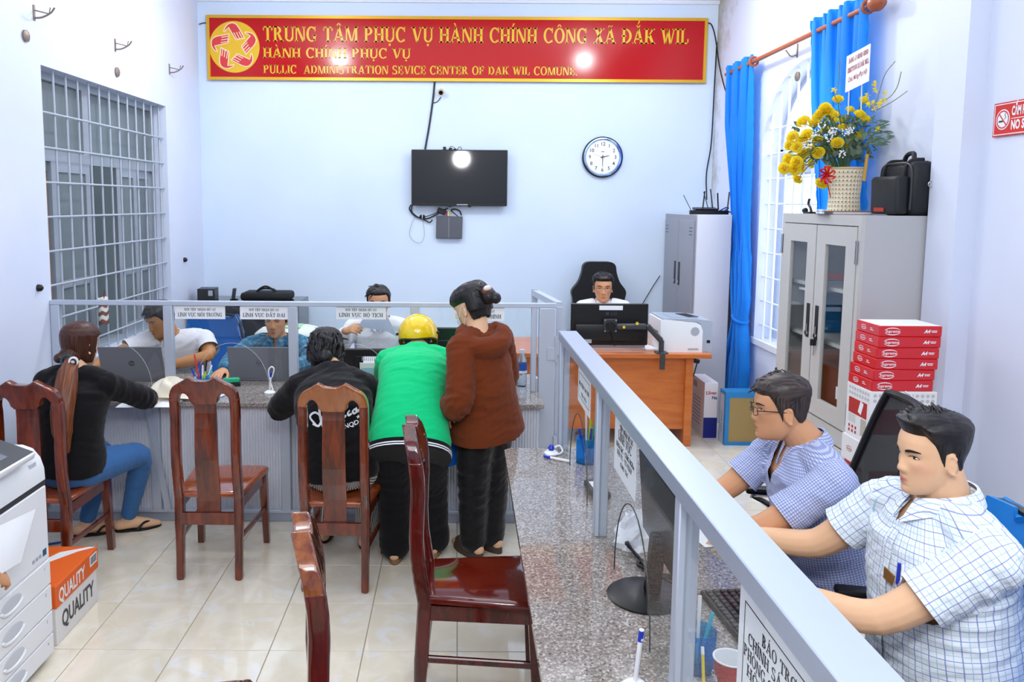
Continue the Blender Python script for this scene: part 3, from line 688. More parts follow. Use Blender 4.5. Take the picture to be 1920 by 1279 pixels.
# ------------------------------------------------------------------ orange desk
d = thing('office_desk', 'orange-brown wooden office desk in front of the back wall', 'desk', (1.2, 6.4, 0))
MB().box2((.42, 6.05, .715), (1.985, 6.80, .75), .004).build('top', DESKW, d, world=True, smooth=False)
MB().box2((.58, 6.14, .13), (1.80, 6.16, .715)).build('front_panel', DESKW, d, world=True, smooth=False)
for x in (.52, 1.80): MB().box2((x, 6.10, 0), (x + .06, 6.74, .715), .003).build('side_panel', DESKW, d, world=True, smooth=False)
# ------------------------------------------------------------------ lockers and glass cabinet
def vents(b, x, y, z, n=3, m=3):
    for i in range(m):
        for j in range(n): b.box((x, y + (j - 1) * .028, z - i * .03), (.004, .02, .006))
    return b
l = thing('metal_locker', 'tall grey metal locker in the back right corner under the router', 'cabinet', (2.2, 7.3, 0))
MB().box2((2.055, 6.79, 0), (2.352, 7.8, 1.815), .004).build('body', LOCKERS, l, world=True, smooth=False)
MB().box2((2.048, 6.795, .03), (2.056, 7.795, 1.812)).build('front_frame', LOCKER, l, world=True, smooth=False)
for y0, y1, s in ((6.83, 7.288, 1), (7.302, 7.76, -1)):
    dr = MB().box2((2.036, y0, .72), (2.05, y1, 1.765), .003).build('door', LOCKER, l, world=True, smooth=False)
    hy = y1 - .06 if s > 0 else y0 + .06
    MB().box2((2.03, hy - .022, 1.17), (2.0365, hy + .022, 1.38), .002).build('handle_recess', BLACK, dr, world=True); MB().cyl((2.026, hy, 1.2), (2.036, hy, 1.2), .012, n=10).build('lock', STEEL, dr, world=True)
    vents(MB(), 2.0352, (y0 + .08 if s > 0 else y1 - .08), 1.70).build('vent', DGREY, dr, world=True, smooth=False)
    dr = MB().box2((2.036, y0, .06), (2.05, y1, .69), .003).build('door', LOCKER, l, world=True, smooth=False)
    vents(MB(), 2.0352, (y0 + .08 if s > 0 else y1 - .08), .64).build('vent', DGREY, dr, world=True, smooth=False)
for y in (7.27, 7.33):
    a = [(2.03, y + .03 * math.cos(2 * PI * i / 16), .655 + .03 * math.sin(2 * PI * i / 16)) for i in range(17)]; MB().tube(a, .004, 6).build('ring_pull', BLACK, l, world=True)
c = thing('glass_door_cabinet', 'grey metal filing cabinet with two tall glass doors', 'cabinet', (2.28, 4.57, 0))
X0, X1, Y0, Y1, ZT = 2.075, 2.495, 4.075, 5.06, 1.85
b = MB()
b.box2((X0 + .02, Y0, 0), (X1, Y0 + .012, ZT)).box2((X0 + .02, Y1 - .012, 0), (X1, Y1, ZT)).box2((X1 - .012, Y0, 0), (X1, Y1, ZT)).box2((X0 + .0205, Y0 + .0005, ZT - .012), (X1 - .0005, Y1 - .0005, ZT + .0004)).box2((X0 + .0205, Y0 + .001, 0.001), (X1 - .001, Y1 - .001, .05))
b.build('body', SHELL, c, world=True, smooth=False)
b = MB().box2((X0, Y0, ZT - .055), (X0 + .02, Y1, ZT)).box2((X0, Y0, 0), (X0 + .02, Y0 + .03, ZT - .055)).box2((X0, Y1 - .03, 0), (X0 + .02, Y1, ZT - .055)).box2((X0, Y0, .60), (X0 + .02, Y1, .69)).box2((X0, Y0, 0), (X0 + .02, Y1, .05))
b.build('front_frame', SHELLD, c, world=True, smooth=False)
ym = (Y0 + Y1) / 2
for z in (1.44, 1.13, .69): MB().box2((X0 + .05, Y0 + .012, z - .02), (X1 - .012, Y1 - .012, z)).build('shelf', SHELLD, c, world=True, smooth=False)
FD = frame((X0 - .004, 0, 0), (0, -1, 0), (0, 0, 1))
for y0, y1, near in ((Y0 + .035, ym - .006, 1), (ym + .006, Y1 - .035, 0)):
    o = [(-y1, .70), (-y0, .70), (-y0, 1.79), (-y1, 1.79)]; i_ = [(-y1 + .11, .80), (-y0 - .11, .80), (-y0 - .11, 1.685), (-y1 + .11, 1.685)]
    dr = MB().band(o, i_, -.02, FD).build('door', SHELLD, c, world=True, smooth=False)
    MB().box2((X0 + .004, y0 + .1, .79), (X0 + .008, y1 - .1, 1.695)).build('glass', THIN, dr, world=True, smooth=False)
    hy = y1 - .05 if near else y0 + .05
    MB().box2((X0 - .008, hy - .02, 1.13), (X0 - .003, hy + .02, 1.33), .002).build('handle_recess', BLACK, dr, world=True)
    MB().cyl((X0 - .016, hy, 1.155), (X0 - .007, hy, 1.155), .014, n=12).box((X0 - .012, hy - .005, 1.185), (.01, .008, .05)).build('latch', STEEL, dr, world=True)
    ey = y0 if near else y1
    for z in (1.66, .80): MB().cyl((X0 - .008, ey - (.012 if near else -.012), z - .06), (X0 - .008, ey - (.012 if near else -.012), z + .06), .007, n=8).build('hinge', STEEL, c, world=True)
    dr = MB().box2((X0 - .004, y0, .06), (X0 + .016, y1, .59), .003).build('lower_door', SHELLD, c, world=True, smooth=False)
    vents(MB(), X0 - .005, (y0 + .07 if near else y1 - .07), .53).build('vent', BLACK, dr, world=True, smooth=False)
    MB().cyl((X0 - .008, ey - (.012 if near else -.012), .4), (X0 - .008, ey - (.012 if near else -.012), .5), .007, n=8).build('hinge', STEEL, c, world=True)
ky = ym - .06
MB().cyl((X0 - .02, ky, 1.10), (X0 - .02, ky, 1.135), .016, n=12).build('key_head', BLACK, c, world=True); MB().box((X0 - .014, ky, 1.07), (.003, .008, .06)).build('key_blade', STEEL, c, world=True)
def simple(name, lab, cat, mb, m, grp=None, smooth=False, **k):
    return tag(mb.build(name, m, smooth=smooth, **k), lab, cat, grp)
simple('document_box', 'blue document box on the middle shelf of the glass cabinet', 'box', MB().box2((2.16, 4.78, 1.131), (2.42, 4.88, 1.38), .004), mat('file_blue', '1878b8', .5))
simple('paper_stack', 'sheets of paper lying on the blue box in the glass cabinet', 'papers', MB().box((2.26, 4.85, 1.3875), (.22, .18, .014), .1), WHITE)
simple('folder', 'red folder on the upper shelf of the glass cabinet', 'folder', MB().box2((2.2, 4.68, 1.456), (2.44, 4.95, 1.486), .003), mat('folder_red', 'c8484a', .5))
simple('folder', 'pale blue folder under the red folder in the glass cabinet', 'folder', MB().box2((2.19, 4.67, 1.4405), (2.44, 4.96, 1.4555), .003), mat('folder_blue', '7ab0d0', .5))
simple('document_case', 'large dark grey case standing on the middle shelf of the glass cabinet', 'case', MB().box2((2.40, 4.2, 1.131), (2.47, 4.76, 1.40), .004), DGREY)
simple('paper_bag', 'crumpled white bag on the middle shelf behind the near glass door', 'bag', MB().ball((2.24, 4.26, 1.22), (.085, .085, .085), 12, 8).ball((2.24, 4.26, 1.30), (.05, .06, .06), 12, 8), WHITEP, smooth=True)
bd = simple('brown_board', 'dark brown board leaning inside the near glass door low down', 'board', MB().box2((2.12, 4.12, .692), (2.14, 4.53, .99), .002), mat('maroon_board', '4a1f1c', .5))
MB().box2((2.117, 4.30, .83), (2.1195, 4.335, .90), .001).build('sticker', WHITE, bd, smooth=False)
# ------------------------------------------------------------------ paper reams and cartons
RMR = mat('ream_red', 'd51a24', .25, coat=.4); CART = mat('carton_white', 'eceaea', .55); CARR = mat('carton_red', 'b82a22', .5); DOT = mat('carton_dot', 'c3c1c0', .6)
def logo(mb, X, s):
    """oval swoosh with a word on it"""
    sans(mb, 'Supreme', X, s * .9, .012 * s, shear=.2)
    for a0, a1 in ((20, 170), (200, 350)):
        o = [(1.85 * s * math.cos(math.radians(a)), .75 * s * math.sin(math.radians(a))) for a in np.linspace(a0, a1, 14)]
        for k in range(13):
            w_ = .09 * s * math.sin(PI * (k + .5) / 13) + .01 * s; p, q = o[k], o[k + 1]
            mb._add([X @ V((p[0], p[1] - w_, .0)), X @ V((q[0], q[1] - w_, 0)), X @ V((q[0], q[1] + w_, 0)), X @ V((p[0], p[1] + w_, 0))], [(0, 1, 2, 3)])
GR = 'red paper reams stacked by the glass cabinet'
ords = ['topmost', 'second', 'third', 'fourth', 'fifth', 'lowest']
for i in range(6):
    z = 1.04 + .0515 * (5 - i); t = thing('paper_ream', f'red ream of copy paper, {ords[i]} in the stack of six', 'paper ream', (2.105 + [.0, -.002, -.006, -.009, -.02, -.024][i], 3.735, z), [.0, .01, -.01, .0, .03, .02][i], GR)
    MB().box((0, 0, .0255), (.292, .212, .051), bev=.004).build('wrapper', RMR, t, smooth=False)
    if i == 0: MB().box((0, 0, .0513), (.284, .204, .0006)).build('top_label', WHITE, t, smooth=False)
    b = MB(); logo(b, frame((-.085, -.1066, .0255), (1, 0, 0), (0, 0, 1)), .021); sans(b, 'A4', frame((.075, -.1066, .0255), (1, 0, 0), (0, 0, 1)), .022, .001, shear=.25)
    for k in range(2): b.box((.108, -.1066, .029 - .006 * k), (.028 - .004 * k, .0004, .003))
    logo(b, frame((-.1466, .035, .0265), (0, -1, 0), (0, 0, 1)), .014); b.box((-.1466, -.035, .03), (.0004, .02, .003)).box((-.1466, -.04, .022), (.0004, .03, .003))
    b.build('lettering', WHITE, t, smooth=False)
for i in range(4):
    z = .77 - .262 * i if i < 3 else 0; hgt = .268 if i < 3 else .242; zz = 1.04 - hgt - .265 * i if i < 3 else 0
    hgt = .26; zz = 1.04 - .26 * (i + 1)
    t = thing('paper_carton', f'white and red paper carton, {["topmost", "second", "third", "lowest"][i]} under the red reams', 'carton', (2.09 - .006 * i, 3.735, zz), 0, 'paper cartons by the glass cabinet')
    MB().box((0, 0, .1298), (.31, .225, .2596), bev=.003).build('box', CART, t, smooth=False)
    b = MB().box((0, -.1128, .115), (.27, .001, .12)).box((-.1553, 0, .155), (.001, .17, .075)); b.build('red_panel', CARR, t, smooth=False)
    b = MB()
    for k in range(12):
        for r in range(2): b.cyl((-.135 + .0245 * k, -.1129, .215 + .025 * r), (-.135 + .0245 * k, -.1135, .215 + .025 * r), .0085, n=10)
    for k in range(8):
        for r in range(2): b.cyl((-.1554, -.09 + .0245 * k, .215 + .025 * r), (-.156, -.09 + .0245 * k, .215 + .025 * r), .0085, n=10)
    if i == 0: b.build('dots', DOT, t, smooth=False)
    else:
        b = MB().box((0, 0, .2), (.316, .231, .12)); b.build('lid', CART, t, smooth=False)
        b = MB(); logo(b, frame((-.1585, .04, .2), (0, -1, 0), (0, 0, 1)), .016); sans(b, 'A4', frame((-.1585, -.045, .2), (0, -1, 0), (0, 0, 1)), .026, .001, shear=.25); b.build('lettering', CARR, t, smooth=False)
    b = MB()
    for k in range(3):
        for r in range(2): b.box((-.1556, .07 - .03 * k, .03 + .022 * r), (.0006, .014, .014))
    b.build('print', CARR, t, smooth=False)
    b = MB()
    for k in range(6): b.box((-.1556, .05, .11 - .007 * k), (.0006, .07, .002))
    b.box((-.1556, -.06, .07), (.0006, .05, .08)); b.build('fine_print', mat('pale_print', 'b9b4a4', .6), t, smooth=False)
    if i == 0: MB().box((-.1562, -.03, .16), (.0008, .03, .06), M.Rotation(.35, 3, 'X')).build('sticker', WHITE, t, smooth=False)
    if i == 0: MB().tube(spline([(.0, -.118, .262), (.03, -.122, .24), (.035, -.119, .15), (.03, -.119, .02)], 5), .005, 6).build('strap', WHITE, t)
# boxes on the floor by the right wall
t = thing('carton', 'white and dark blue product box standing by the desk', 'box', (2.085, 6.51, 0))
MB().box((0, 0, .23), (.11, .34, .46), bev=.003).build('box', mat('box_white', 'e9e6ee', .5), t, smooth=False)
MB().box((0, -.1708, .085), (.111, .001, .17)).build('blue_panel', mat('deep_blue', '14207e', .5), t, smooth=False)
b = MB(); sans(b, 'LSven', frame((.0, -.1712, .375), (1, 0, 0), (0, 0, 1)), .036, .001); b.build('lettering', CARR, t, smooth=False); b = MB(); sans(b, 'Na', frame((.028, -.1712, .335), (1, 0, 0), (0, 0, 1)), .036, .001); b.build('lettering', mat('deep_blue'), t, smooth=False)
b = MB()
for k in range(8): b.box((-.0555, .02, .3 - .03 * k), (.0008, .2, .008))
b.box((-.0555, .08, .4), (.0008, .1, .05)); b.build('print', mat('mauve_print', 'a59ab8', .6), t, smooth=False)
t = thing('carton', 'blue-edged kraft cardboard box in front of the white product box', 'box', (2.318, 6.21, 0))
MB().box((0, 0, .215), (.355, .14, .43), bev=.003).build('box', mat('kraft', 'a58a56', .7), t, smooth=False)
b = MB().band([(-.181, 0), (.181, 0), (.181, .431), (-.181, .431)], [(-.15, .03), (.15, .03), (.15, .385), (-.15, .385)], .002, frame((0, -.0705, 0), (1, 0, 0), (0, 0, 1))).box((-.1805, .0, .215), (.001, .139, .43)).box((0, 0, .4305), (.36, .139, .001)); b.build('blue_edge', mat('edge_blue', '2a82c0', .5), t, smooth=False)
MB().box((-.1815, .012, .2), (.0008, .09, .4)).build('side_print', mat('side_print', 'bcc4d8', .6), t, smooth=False)
b = MB(); sans(b, 'PAPER ONE', frame((-.1822, .01, .18), (0, 0, -1), (0, -1, 0)), .035); b.build('lettering', DGREY, t, smooth=False)
# ------------------------------------------------------------------ on the back wall
YW = YB
t = thing('wall_sign', 'long red sign with yellow lettering and a hands emblem high on the wall', 'sign', (0, YW - .02, 3.375))
sx0, sx1, sz0, sz1 = -2.405, 2.392, 3.068, 3.675
MB().box2((sx0 + .02, YW - .03, sz0 + .02), (sx1 - .02, YW - .004, sz1 - .02)).build('panel', RED, t, world=True, smooth=False)
FB = frame((0, YW - .0305, 0), (1, 0, 0), (0, 0, 1))
MB().band([(sx0, sz0), (sx1, sz0), (sx1, sz1), (sx0, sz1)], [(sx0 + .028, sz0 + .028), (sx1 - .028, sz0 + .028), (sx1 - .028, sz1 - .028), (sx0 + .028, sz1 - .028)], .012, FB @ M.Translation((0, 0, -.002))).build('gold_frame', GOLD, t, world=True, smooth=False)
for i, (s, x0, x1, z, h) in enumerate((('TRUNG TÂM PHỤC VỤ HÀNH CHÍNH CÔNG XÃ ĐẮK WIL', -1.868, 2.224, 3.432, .142), ('HÀNH CHÍNH PHỤC VỤ', -1.868, -.446, 3.278, .098), ('PULLIC  ADMINISTRATION SEVICE CENTER OF DAK WIL COMUNE.', -1.868, 1.16, 3.13, .083))):
    serif(MB(), s, FB @ M.Translation((x0, z, 0)), h, x1 - x0, .003).build('lettering', YEL, t, world=True, smooth=False)
EM = FB @ M.Translation((-2.143, 3.378, .0))
em = MB().cyl((-2.143, YW - .0305, 3.378), (-2.143, YW - .033, 3.378), .242, n=48).build('emblem_disc', YEL, t, world=True, smooth=False)
# hand: outline traced for the top hand in emblem units, then turned five times
hand = [(-185, -160)] + [(-160, -260), (-110, -350), (-30, -395), (50, -378), (100, -330), (205, -150), (190, -140), (175, -152), (150, -130), (125, -145), (100, -120), (70, -130), (35, -115), (15, -140), (-105, -335), (-130, -310), (-165, -285)]
hand = [(x * .00052, -y * .00052) for x, y in [(-190, -278), (-165, -345), (-120, -400), (-60, -428), (0, -430), (50, -400), (92, -345), (195, -150), (178, -148), (160, -162), (140, -140), (120, -155), (98, -132), (75, -148), (50, -122), (25, -140), (-100, -352), (-140, -310), (-172, -270)]]
lines = [[(-5, -258), (55, -140)], [(45, -262), (105, -142)], [(92, -272), (152, -152)]]
cx_, cy_ = 0., 0.
for k in range(5):
    R = EM @ M.Rotation(-2 * PI * k / 5, 4, 'Z')
    ctr = (sum(p[0] for p in hand) / len(hand), sum(p[1] for p in hand) / len(hand))
    MB().prism([(x + .0, y) for x, y in hand], .002, R @ M.Translation((0, 0, .0028))).build('hand', mat('emblem_red', 'd8383c', .3), em, world=True, smooth=False)
    b = MB().tube([R @ V((x, y, .0045)) for x, y in hand + hand[:1]], .0045, 6)
    for l in lines: b.tube([R @ V((l[0][0] * .00052, -l[0][1] * .00052, .005)), R @ V((l[1][0] * .00052, -l[1][1] * .00052, .005))], .004, 6)
    b.build('hand_outline', CREAM, em, world=True)
def cable(name, lab, pts, r, m=BLACK, n=6, grp=None): return tag(MB().tube(spline(pts, n), r, 6).build(name, m), lab, 'cable', grp)
cable('cable', 'thin cable leaving the left end of the red sign', [(-2.40, YW - .02, 3.60), (-2.44, YW - .01, 3.605), (-2.48, YW - .02, 3.59)], .005)
cable('cable', 'thin cable from the right end of the sign down the corner', [(2.385, YW - .02, 3.63), (2.43, YW - .02, 3.62), (2.47, YW - .03, 3.50), (2.485, 7.7, 3.2), (2.485, 7.5, 2.95), (2.485, 7.3, 2.80)], .006)
cable('cable', 'black cable running down the mouldy corner to the locker', [(2.49, YW - .02, 3.45), (2.48, YW - .03, 3.0), (2.475, YW - .02, 2.5), (2.44, YW - .02, 2.2), (2.45, YW - .03, 1.95)], .006)
cable('cable', 'black cable from the sign down to the television', [(-.219, YW - .008, 3.066), (-.235, YW - .01, 2.9), (-.27, YW - .01, 2.65), (-.31, YW - .012, 2.42)], .009)
t = thing('security_camera', 'small bullet camera with a black lens under the sign', 'camera', (-.157, YW, 2.96))
MB().cyl((0, 0, .012), (0, -.02, .012), .03).build('mount', mat('beige_plastic', 'd8bfa0', .5), t)
MB().cyl((0, -.02, .01), (0, -.07, -.005), .026).build('housing', mat('beige_plastic'), t); MB().cyl((0, -.068, -.004), (0, -.075, -.006), .02).build('lens', BLACKG, t)
cable('cable', 'short cable from the bullet camera to the wall cable', [(-.157, YW - .012, 2.925), (-.19, YW - .008, 2.88), (-.235, YW - .008, 2.865)], .004)
# television
mat('screen_black', '0b0b10', .05, spec=.5, coat=.4).node_tree.nodes['Principled BSDF'].inputs['Coat Roughness'].default_value = .3
t = thing('television', 'black flat television hanging on the back wall', 'television', (.026, YW - .07, 2.143))
MB().box((0, 0, 0), (.93, .045, .54), bev=.006).build('housing', BLACK, t, smooth=False)
MB().box((0, -.0235, .008), (.905, .002, .505)).build('screen', mat('screen_black', '0b0b10', .05, spec=.5, coat=.4), t, smooth=False)
MB().box((.03, -.025, -.257), (.11, .003, .01), bev=.001).build('badge', STEEL, t, smooth=False)
MB().box((0, .045, 0), (.3, .05, .25)).build('wall_bracket', BLACK, t, smooth=False)
for x in (-.09, .1): MB().box((x, 0, -.276), (.03, .03, .014)).build('foot_stub', BLACK, t, smooth=False)
t = thing('plug_cluster', 'black plugs and loops of wire on top of the television', 'plugs', (.0, YW - .03, 2.413))
for x, hgt in ((-.12, .032), (-.06, .022), (-.02, .014)): MB().box((x, 0, hgt / 2), (.03, .03, hgt), bev=.004).build('plug', BLACK, t)
MB().tube(spline([(-.08, 0, .005), (-.06, -.01, .035), (-.03, -.01, .028), (0, 0, .004), (.02, -.01, .03), (.04, -.01, .025), (.045, 0, .003)], 5), .003, 6).build('wire', BLACK, t)
t = thing('media_box', 'dark grey flat box on the wall under the television', 'box', (-.07, YW, 1.664))
MB().box((0, -.025, 0), (.258, .05, .218), M.Rotation(.02, 3, 'Y'), .004).build('case', mat('media_grey', '585a62', .45), t, smooth=False)
MB().box((-.005, -.051, 0), (.004, .002, .2)).build('seam_tape', mat('tape', 'a0a0a6', .5), t, smooth=False)
for x, m in ((-.03, PEN[2]), (-.012, WHITE), (.005, PEN[5])): MB().cyl((x, -.02, .106), (x + .003, -.02, .16), .006, n=8).build('plug', m, t)
t = thing('cable_bundle', 'tied bundle of black cables under the left corner of the television', 'cable', (-.3, YW, 1.78))
wl = lambda p: [(x - .3 + .3, y, z) for x, y, z in p]
px = lambda l, y=-.02: [((lambda q: (q.x + .3, y, q.z - 1.78))(at(a, c, YW))) for a, c in l]
for l, r in (([(771, 384), (768, 392), (775, 402), (785, 408), (800, 410), (815, 404), (830, 395), (840, 390)], .007), ([(773, 385), (772, 396), (782, 406), (797, 413), (806, 417), (811, 412)], .006), ([(790, 408), (802, 405), (816, 400), (828, 392)], .004), ([(845, 394), (853, 392), (862, 396), (865, 404)], .007), ([(846, 395), (853, 401), (859, 406)], .005)):
    MB().tube(spline(px(l), 6), r, 6).build('wire', BLACK, t)
MB().tube(spline(px([(779, 404), (772, 420), (768, 440), (778, 453), (790, 454), (796, 440), (793, 415)]), 6), .0022, 5).build('wire', mat('grey_wire', '8a8f98', .5), t)
q = px([(792, 406)])[0]; MB().ball(q, (.03, .015, .02), 10, 6).build('tie_lump', BLACK, t); MB().tube([V(q) + V((.004 * 0, .02 * math.cos(a) * 1, .026 * math.sin(a))) for a in np.linspace(0, 2 * PI, 13)], .003, 5).build('tie', WHITE, t)
q = px([(828, 396)], -.025)[0]; MB().box(q, (.085, .03, .05), M.Rotation(.4, 3, 'Y'), .006).build('adapter', BLACK, t)
# clock
t = thing('wall_clock', 'round white wall clock with a blue and chrome rim', 'clock', (1.42, YW, 2.355))
RX = M.Rotation(PI / 2, 3, 'X')
MB().lathe([(.19, 0), (.198, .015), (.198, .03), (.188, .04), (.18, .041)], R=RX, n=48, cap=False).build('rim', BLACK, t)
MB().lathe([(.181, .036), (.186, .043), (.176, .046), (.162, .034), (.160, .03)], R=RX, n=48, cap=False).build('chrome_ring', mat('blue_chrome', 'b4cdf0', .12, .95), t)
MB().cyl((0, -.02, 0), (0, -.03, 0), .163, n=48).build('face', WHITE, t, smooth=False)
FC = frame((0, -.0305, 0), (1, 0, 0), (0, 0, 1))
b = MB()
for k in range(1, 13): a = math.radians(90 - 30 * k); sans(b, str(k), FC @ M.Translation((.125 * math.cos(a), .125 * math.sin(a), 0)), .048, .0006)
b.build('numerals', INK, t, smooth=False)
def hnd(deg, L, wd, m, nm, z):
    a = math.radians(90 - deg); d = V((math.cos(a), 0, math.sin(a))); n = V((-d.z, 0, d.x)); o = V((0, z, 0))
    MB().quad(o - d * .02 - n * wd, o - d * .02 + n * wd, o + d * L + n * wd * .4, o + d * L - n * wd * .4).build(nm, m, t, smooth=False)
hnd(76, .065, .005, INK, 'hour_hand', -.033); hnd(180, .095, .004, INK, 'minute_hand', -.034); hnd(288, .11, .0012, REDINK, 'second_hand', -.035)
MB().box((0, -.0308, .052), (.03, .0005, .006)).build('maker_mark', DGREY, t, smooth=False)
# small fittings on the left wall
for i, (y, z) in enumerate(((4.82, 3.0), (5.94, 3.03), (7.04, 3.04))):
    t = thing('curtain_bracket', ['rusty curtain bracket on the left wall nearest the camera', 'curtain bracket above the middle of the grilled window', 'curtain bracket near the back left corner'][i], 'bracket', (XL, y, z), 0, 'brackets on the left wall')
    MB().box((.003, 0, 0), (.006, .018, .09)).build('plate', mat('rusty_metal', '8d7d74', .5, .5), t)
    MB().tube(spline([(.004, 0, -.03), (.05, 0, -.025), (.1, 0, 0), (.125, 0, .03)], 5), .006, 6).tube([(.004, 0, .015), (.09, 0, -.005), (.1, 0, .03)], .004, 6).build('arm', mat('rusty_metal'), t)
for i, (y, z) in enumerate(((4.71, 2.845), (5.95, 2.84))):
    t = thing('lamp_holder', ['empty round fitting on the left wall nearest the camera', 'empty round fitting above the grilled window'][i], 'fitting', (XL, y, z), 0, 'fittings on the left wall')
    MB().lathe([(.035, 0), (.035, .012), (.02, .02)], R=M.Rotation(PI / 2, 3, 'Y'), n=16).build('ring', mat('rusty_metal'), t)
for i, (y, z) in enumerate(((4.717, 1.38), (7.274, 1.367))):
    tag(MB().lathe([(.022, 0), (.02, .02), (.01, .03)], (XL, y, z), R=M.Rotation(PI / 2, 3, 'Y'), n=12).build('screw_hook', BLACK), ['small dark knob on the left wall beside the window edge', 'small dark knob on the left wall near the back corner'][i], 'knob', 'knobs on the left wall')
t = thing('lamp_holder', 'empty round fitting above the arched window', 'fitting', (XR, 5.95, 2.84), 0, None)
MB().lathe([(.035, 0), (.035, -.012), (.02, -.02)], R=M.Rotation(PI / 2, 3, 'Y'), n=16).build('ring', mat('rusty_metal'), t)
# no smoking sign on the right wall
t = thing('no_smoking_sign', 'red no smoking sign at the right edge of the frame', 'sign', (XR, 3.5, 2.295))
FN = frame((XR - .006, 3.745, 2.22), (0, -1, 0), (0, 0, 1))
MB().prism([(0, 0), (.37, 0), (.37, .152), (.0, .152)], .005, FN).build('plate', mat('notice_red', 'd8281c', .25), t, world=True, smooth=False)
b = MB(); F2 = FN @ M.Translation((0, 0, .0056))
b.band([(.006, .006), (.364, .006), (.364, .146), (.006, .146)], [(.01, .01), (.36, .01), (.36, .142), (.01, .142)], .0004, F2)
b.cyl(F2 @ V((.065, .075, 0)), F2 @ V((.065, .075, .0005)), .046, n=28)
b.box2(F2 @ V((.12, .073, 0)), F2 @ V((.355, .076, .0005)))
sans(b, 'CẤM HÚT THUỐC', F2 @ M.Translation((.12, .106, 0)), .056, .002, .23, 'LEFT'); sans(b, 'NO SMOKING', F2 @ M.Translation((.12, .044, 0)), .056, .002, .23, 'LEFT'); b.build('lettering', WHITE, t, world=True, smooth=False)
F3 = F2 @ M.Translation((.065, .075, .0008)); ci = lambda r: [(r * math.cos(2 * PI * k / 28), r * math.sin(2 * PI * k / 28)) for k in range(28)]
MB().band(ci(.041), ci(.035), .0004, F3).prism([(-.027, .024), (-.023, .028), (.027, -.024), (.023, -.028)], .0006, F3).build('ban_ring', mat('notice_red'), t, world=True, smooth=False)
MB().prism([(-.026, -.012), (.002, -.012), (.002, -.004), (-.026, -.004)], .0003, F3).tube([F3 @ V(p) for p in ((.012, .0, 0), (.02, .01, 0), (.012, .02, 0), (.018, .028, 0))], .0015, 5).build('cigarette', INK, t, world=True, smooth=False)
# ------------------------------------------------------------------ on the orange desk
t = thing('monitor', 'black monitor seen from behind on an arm over the orange desk', 'monitor', (1.21, 6.16, .75))
b = MB(); x0, x1, z0, z1, y = .908, 1.518, .77, 1.122, 6.2
b.box2((x0, y, z0 + .02), (x1, y + .02, z1), .006).build('screen_case', BLACK, t, world=True, smooth=False)
MB().box2((x0 + .03, y - .03, z0 + .05), (x1 - .03, y + .001, z1 - .16), .014, 2).build('rear_hump', BLACK, t, world=True)
MB().box2((x0 + .1, y - .006, z0), (x1 - .02, y + .02, z0 + .022), .003).build('chin', mat('silver_plastic', '9a9ca4', .3, .5), t, world=True)
FM = frame((0, y - .0005, 0), (1, 0, 0), (0, 0, 1))
MB().prism([(1.13, 1.07), (1.315, 1.07), (1.315, 1.105), (1.13, 1.105)], .001, FM).build('paper_label', WHITE, t, world=True, smooth=False)
b = sans(MB(), 'LG', FM @ M.Translation((1.247, 1.042, .0)), .04, .001); b.cyl(FM @ V((1.195, 1.042, 0)), FM @ V((1.195, 1.042, .001)), .014); b.build('logo', mat('logo_grey', '3c3c42', .3), t, world=True, smooth=False)
MB().box2((1.16, y - .045, .90), (1.265, y - .03, 1.005), .004).build('mount_plate', DGREY, t, world=True); MB().cyl((1.212, y - .045, .95), (1.212, y - .075, .95), .036).build('pivot', BLACK, t, world=True)
for x in (1.17, 1.255):
    for z in (.91, .995): MB().cyl((x, y - .046, z), (x, y - .05, z), .006, n=8).build('screw', STEEL, t, world=True)
a1 = MB(); p0, p1, p2 = V((1.25, 6.10, .955)), V((1.48, 6.09, .96)), V((1.60, 6.09, .845))
MB().bar(p0, p1, .045, .05, (0, 1, 0), .012).build('upper_arm', DGREY, t, world=True); MB().bar(p1 + V((0, 0, .01)), p2, .042, .045, (0, 1, 0), .01).build('lower_arm', DGREY, t, world=True)
for p, r in ((V((1.30, 6.068, .955)), .011), (V((1.40, 6.064, .985)), .012)): MB().cyl(p, p - V((0, .004, 0)), r, n=12).build('yellow_dot', PEN[5], t, world=True)
MB().cyl((1.60, 6.09, .75), (1.60, 6.09, .85), .02).build('pole', DGREY, t, world=True); MB().box2((1.555, 6.05, .751), (1.645, 6.13, .76)).box2((1.58, 6.035, .63), (1.62, 6.05, .76), .004).build('clamp', DGREY, t, world=True)
MB().prism([(.99, .81), (1.07, .81), (1.07, .84), (.99, .84)], .0316, FM).build('rating_plate', GREYP, t, world=True, smooth=False)
MB().tube(spline([(1.21, 6.16, .93), (1.23, 6.14, .87), (1.25, 6.16, .79)], 5), .004, 6).build('lead', BLACK, t, world=True)
t = thing('printer', 'white and grey laser printer on the right end of the desk', 'printer', (1.8, 6.32, .75))
b = MB().rings([[(x, y, z) for x, z in [(-.2, 0), (.13, 0), (.13, .17), (.115, .215), (.08, .235), (-.18, .26), (-.2, .25)]] for y in (-.19, .19)]); b.build('body', WHITEP, t, angle=30)
MB().rings([[(x, y, z) for x, z in [(.1305, 0.0), (.205, 0.004), (.205, .235), (.19, .25), (.06, .262), (-.19, .266), (-.19, .262), (.085, .238), (.118, .217), (.1305, .17)]] for y in (-.186, .186)]).build('grey_shell', mat('printer_grey', 'a8b2c2', .35), t, angle=30)
MB().box((-.01, -.01, .2655), (.2, .24, .006)).build('paper_tray', mat('printer_grey'), t); MB().box((.05, -.02, .269), (.09, .2, .004), M.Rotation(.25, 3, 'Z')).build('tray_slot', BLACK, t)
MB().cyl((.09 - .02, -.192, .165), (.07, -.189, .165), .034, n=24).build('round_vent', GREYP, t); MB().box((.06, -.191, .025), (.08, .004, .014)).build('grip', GREYP, t)
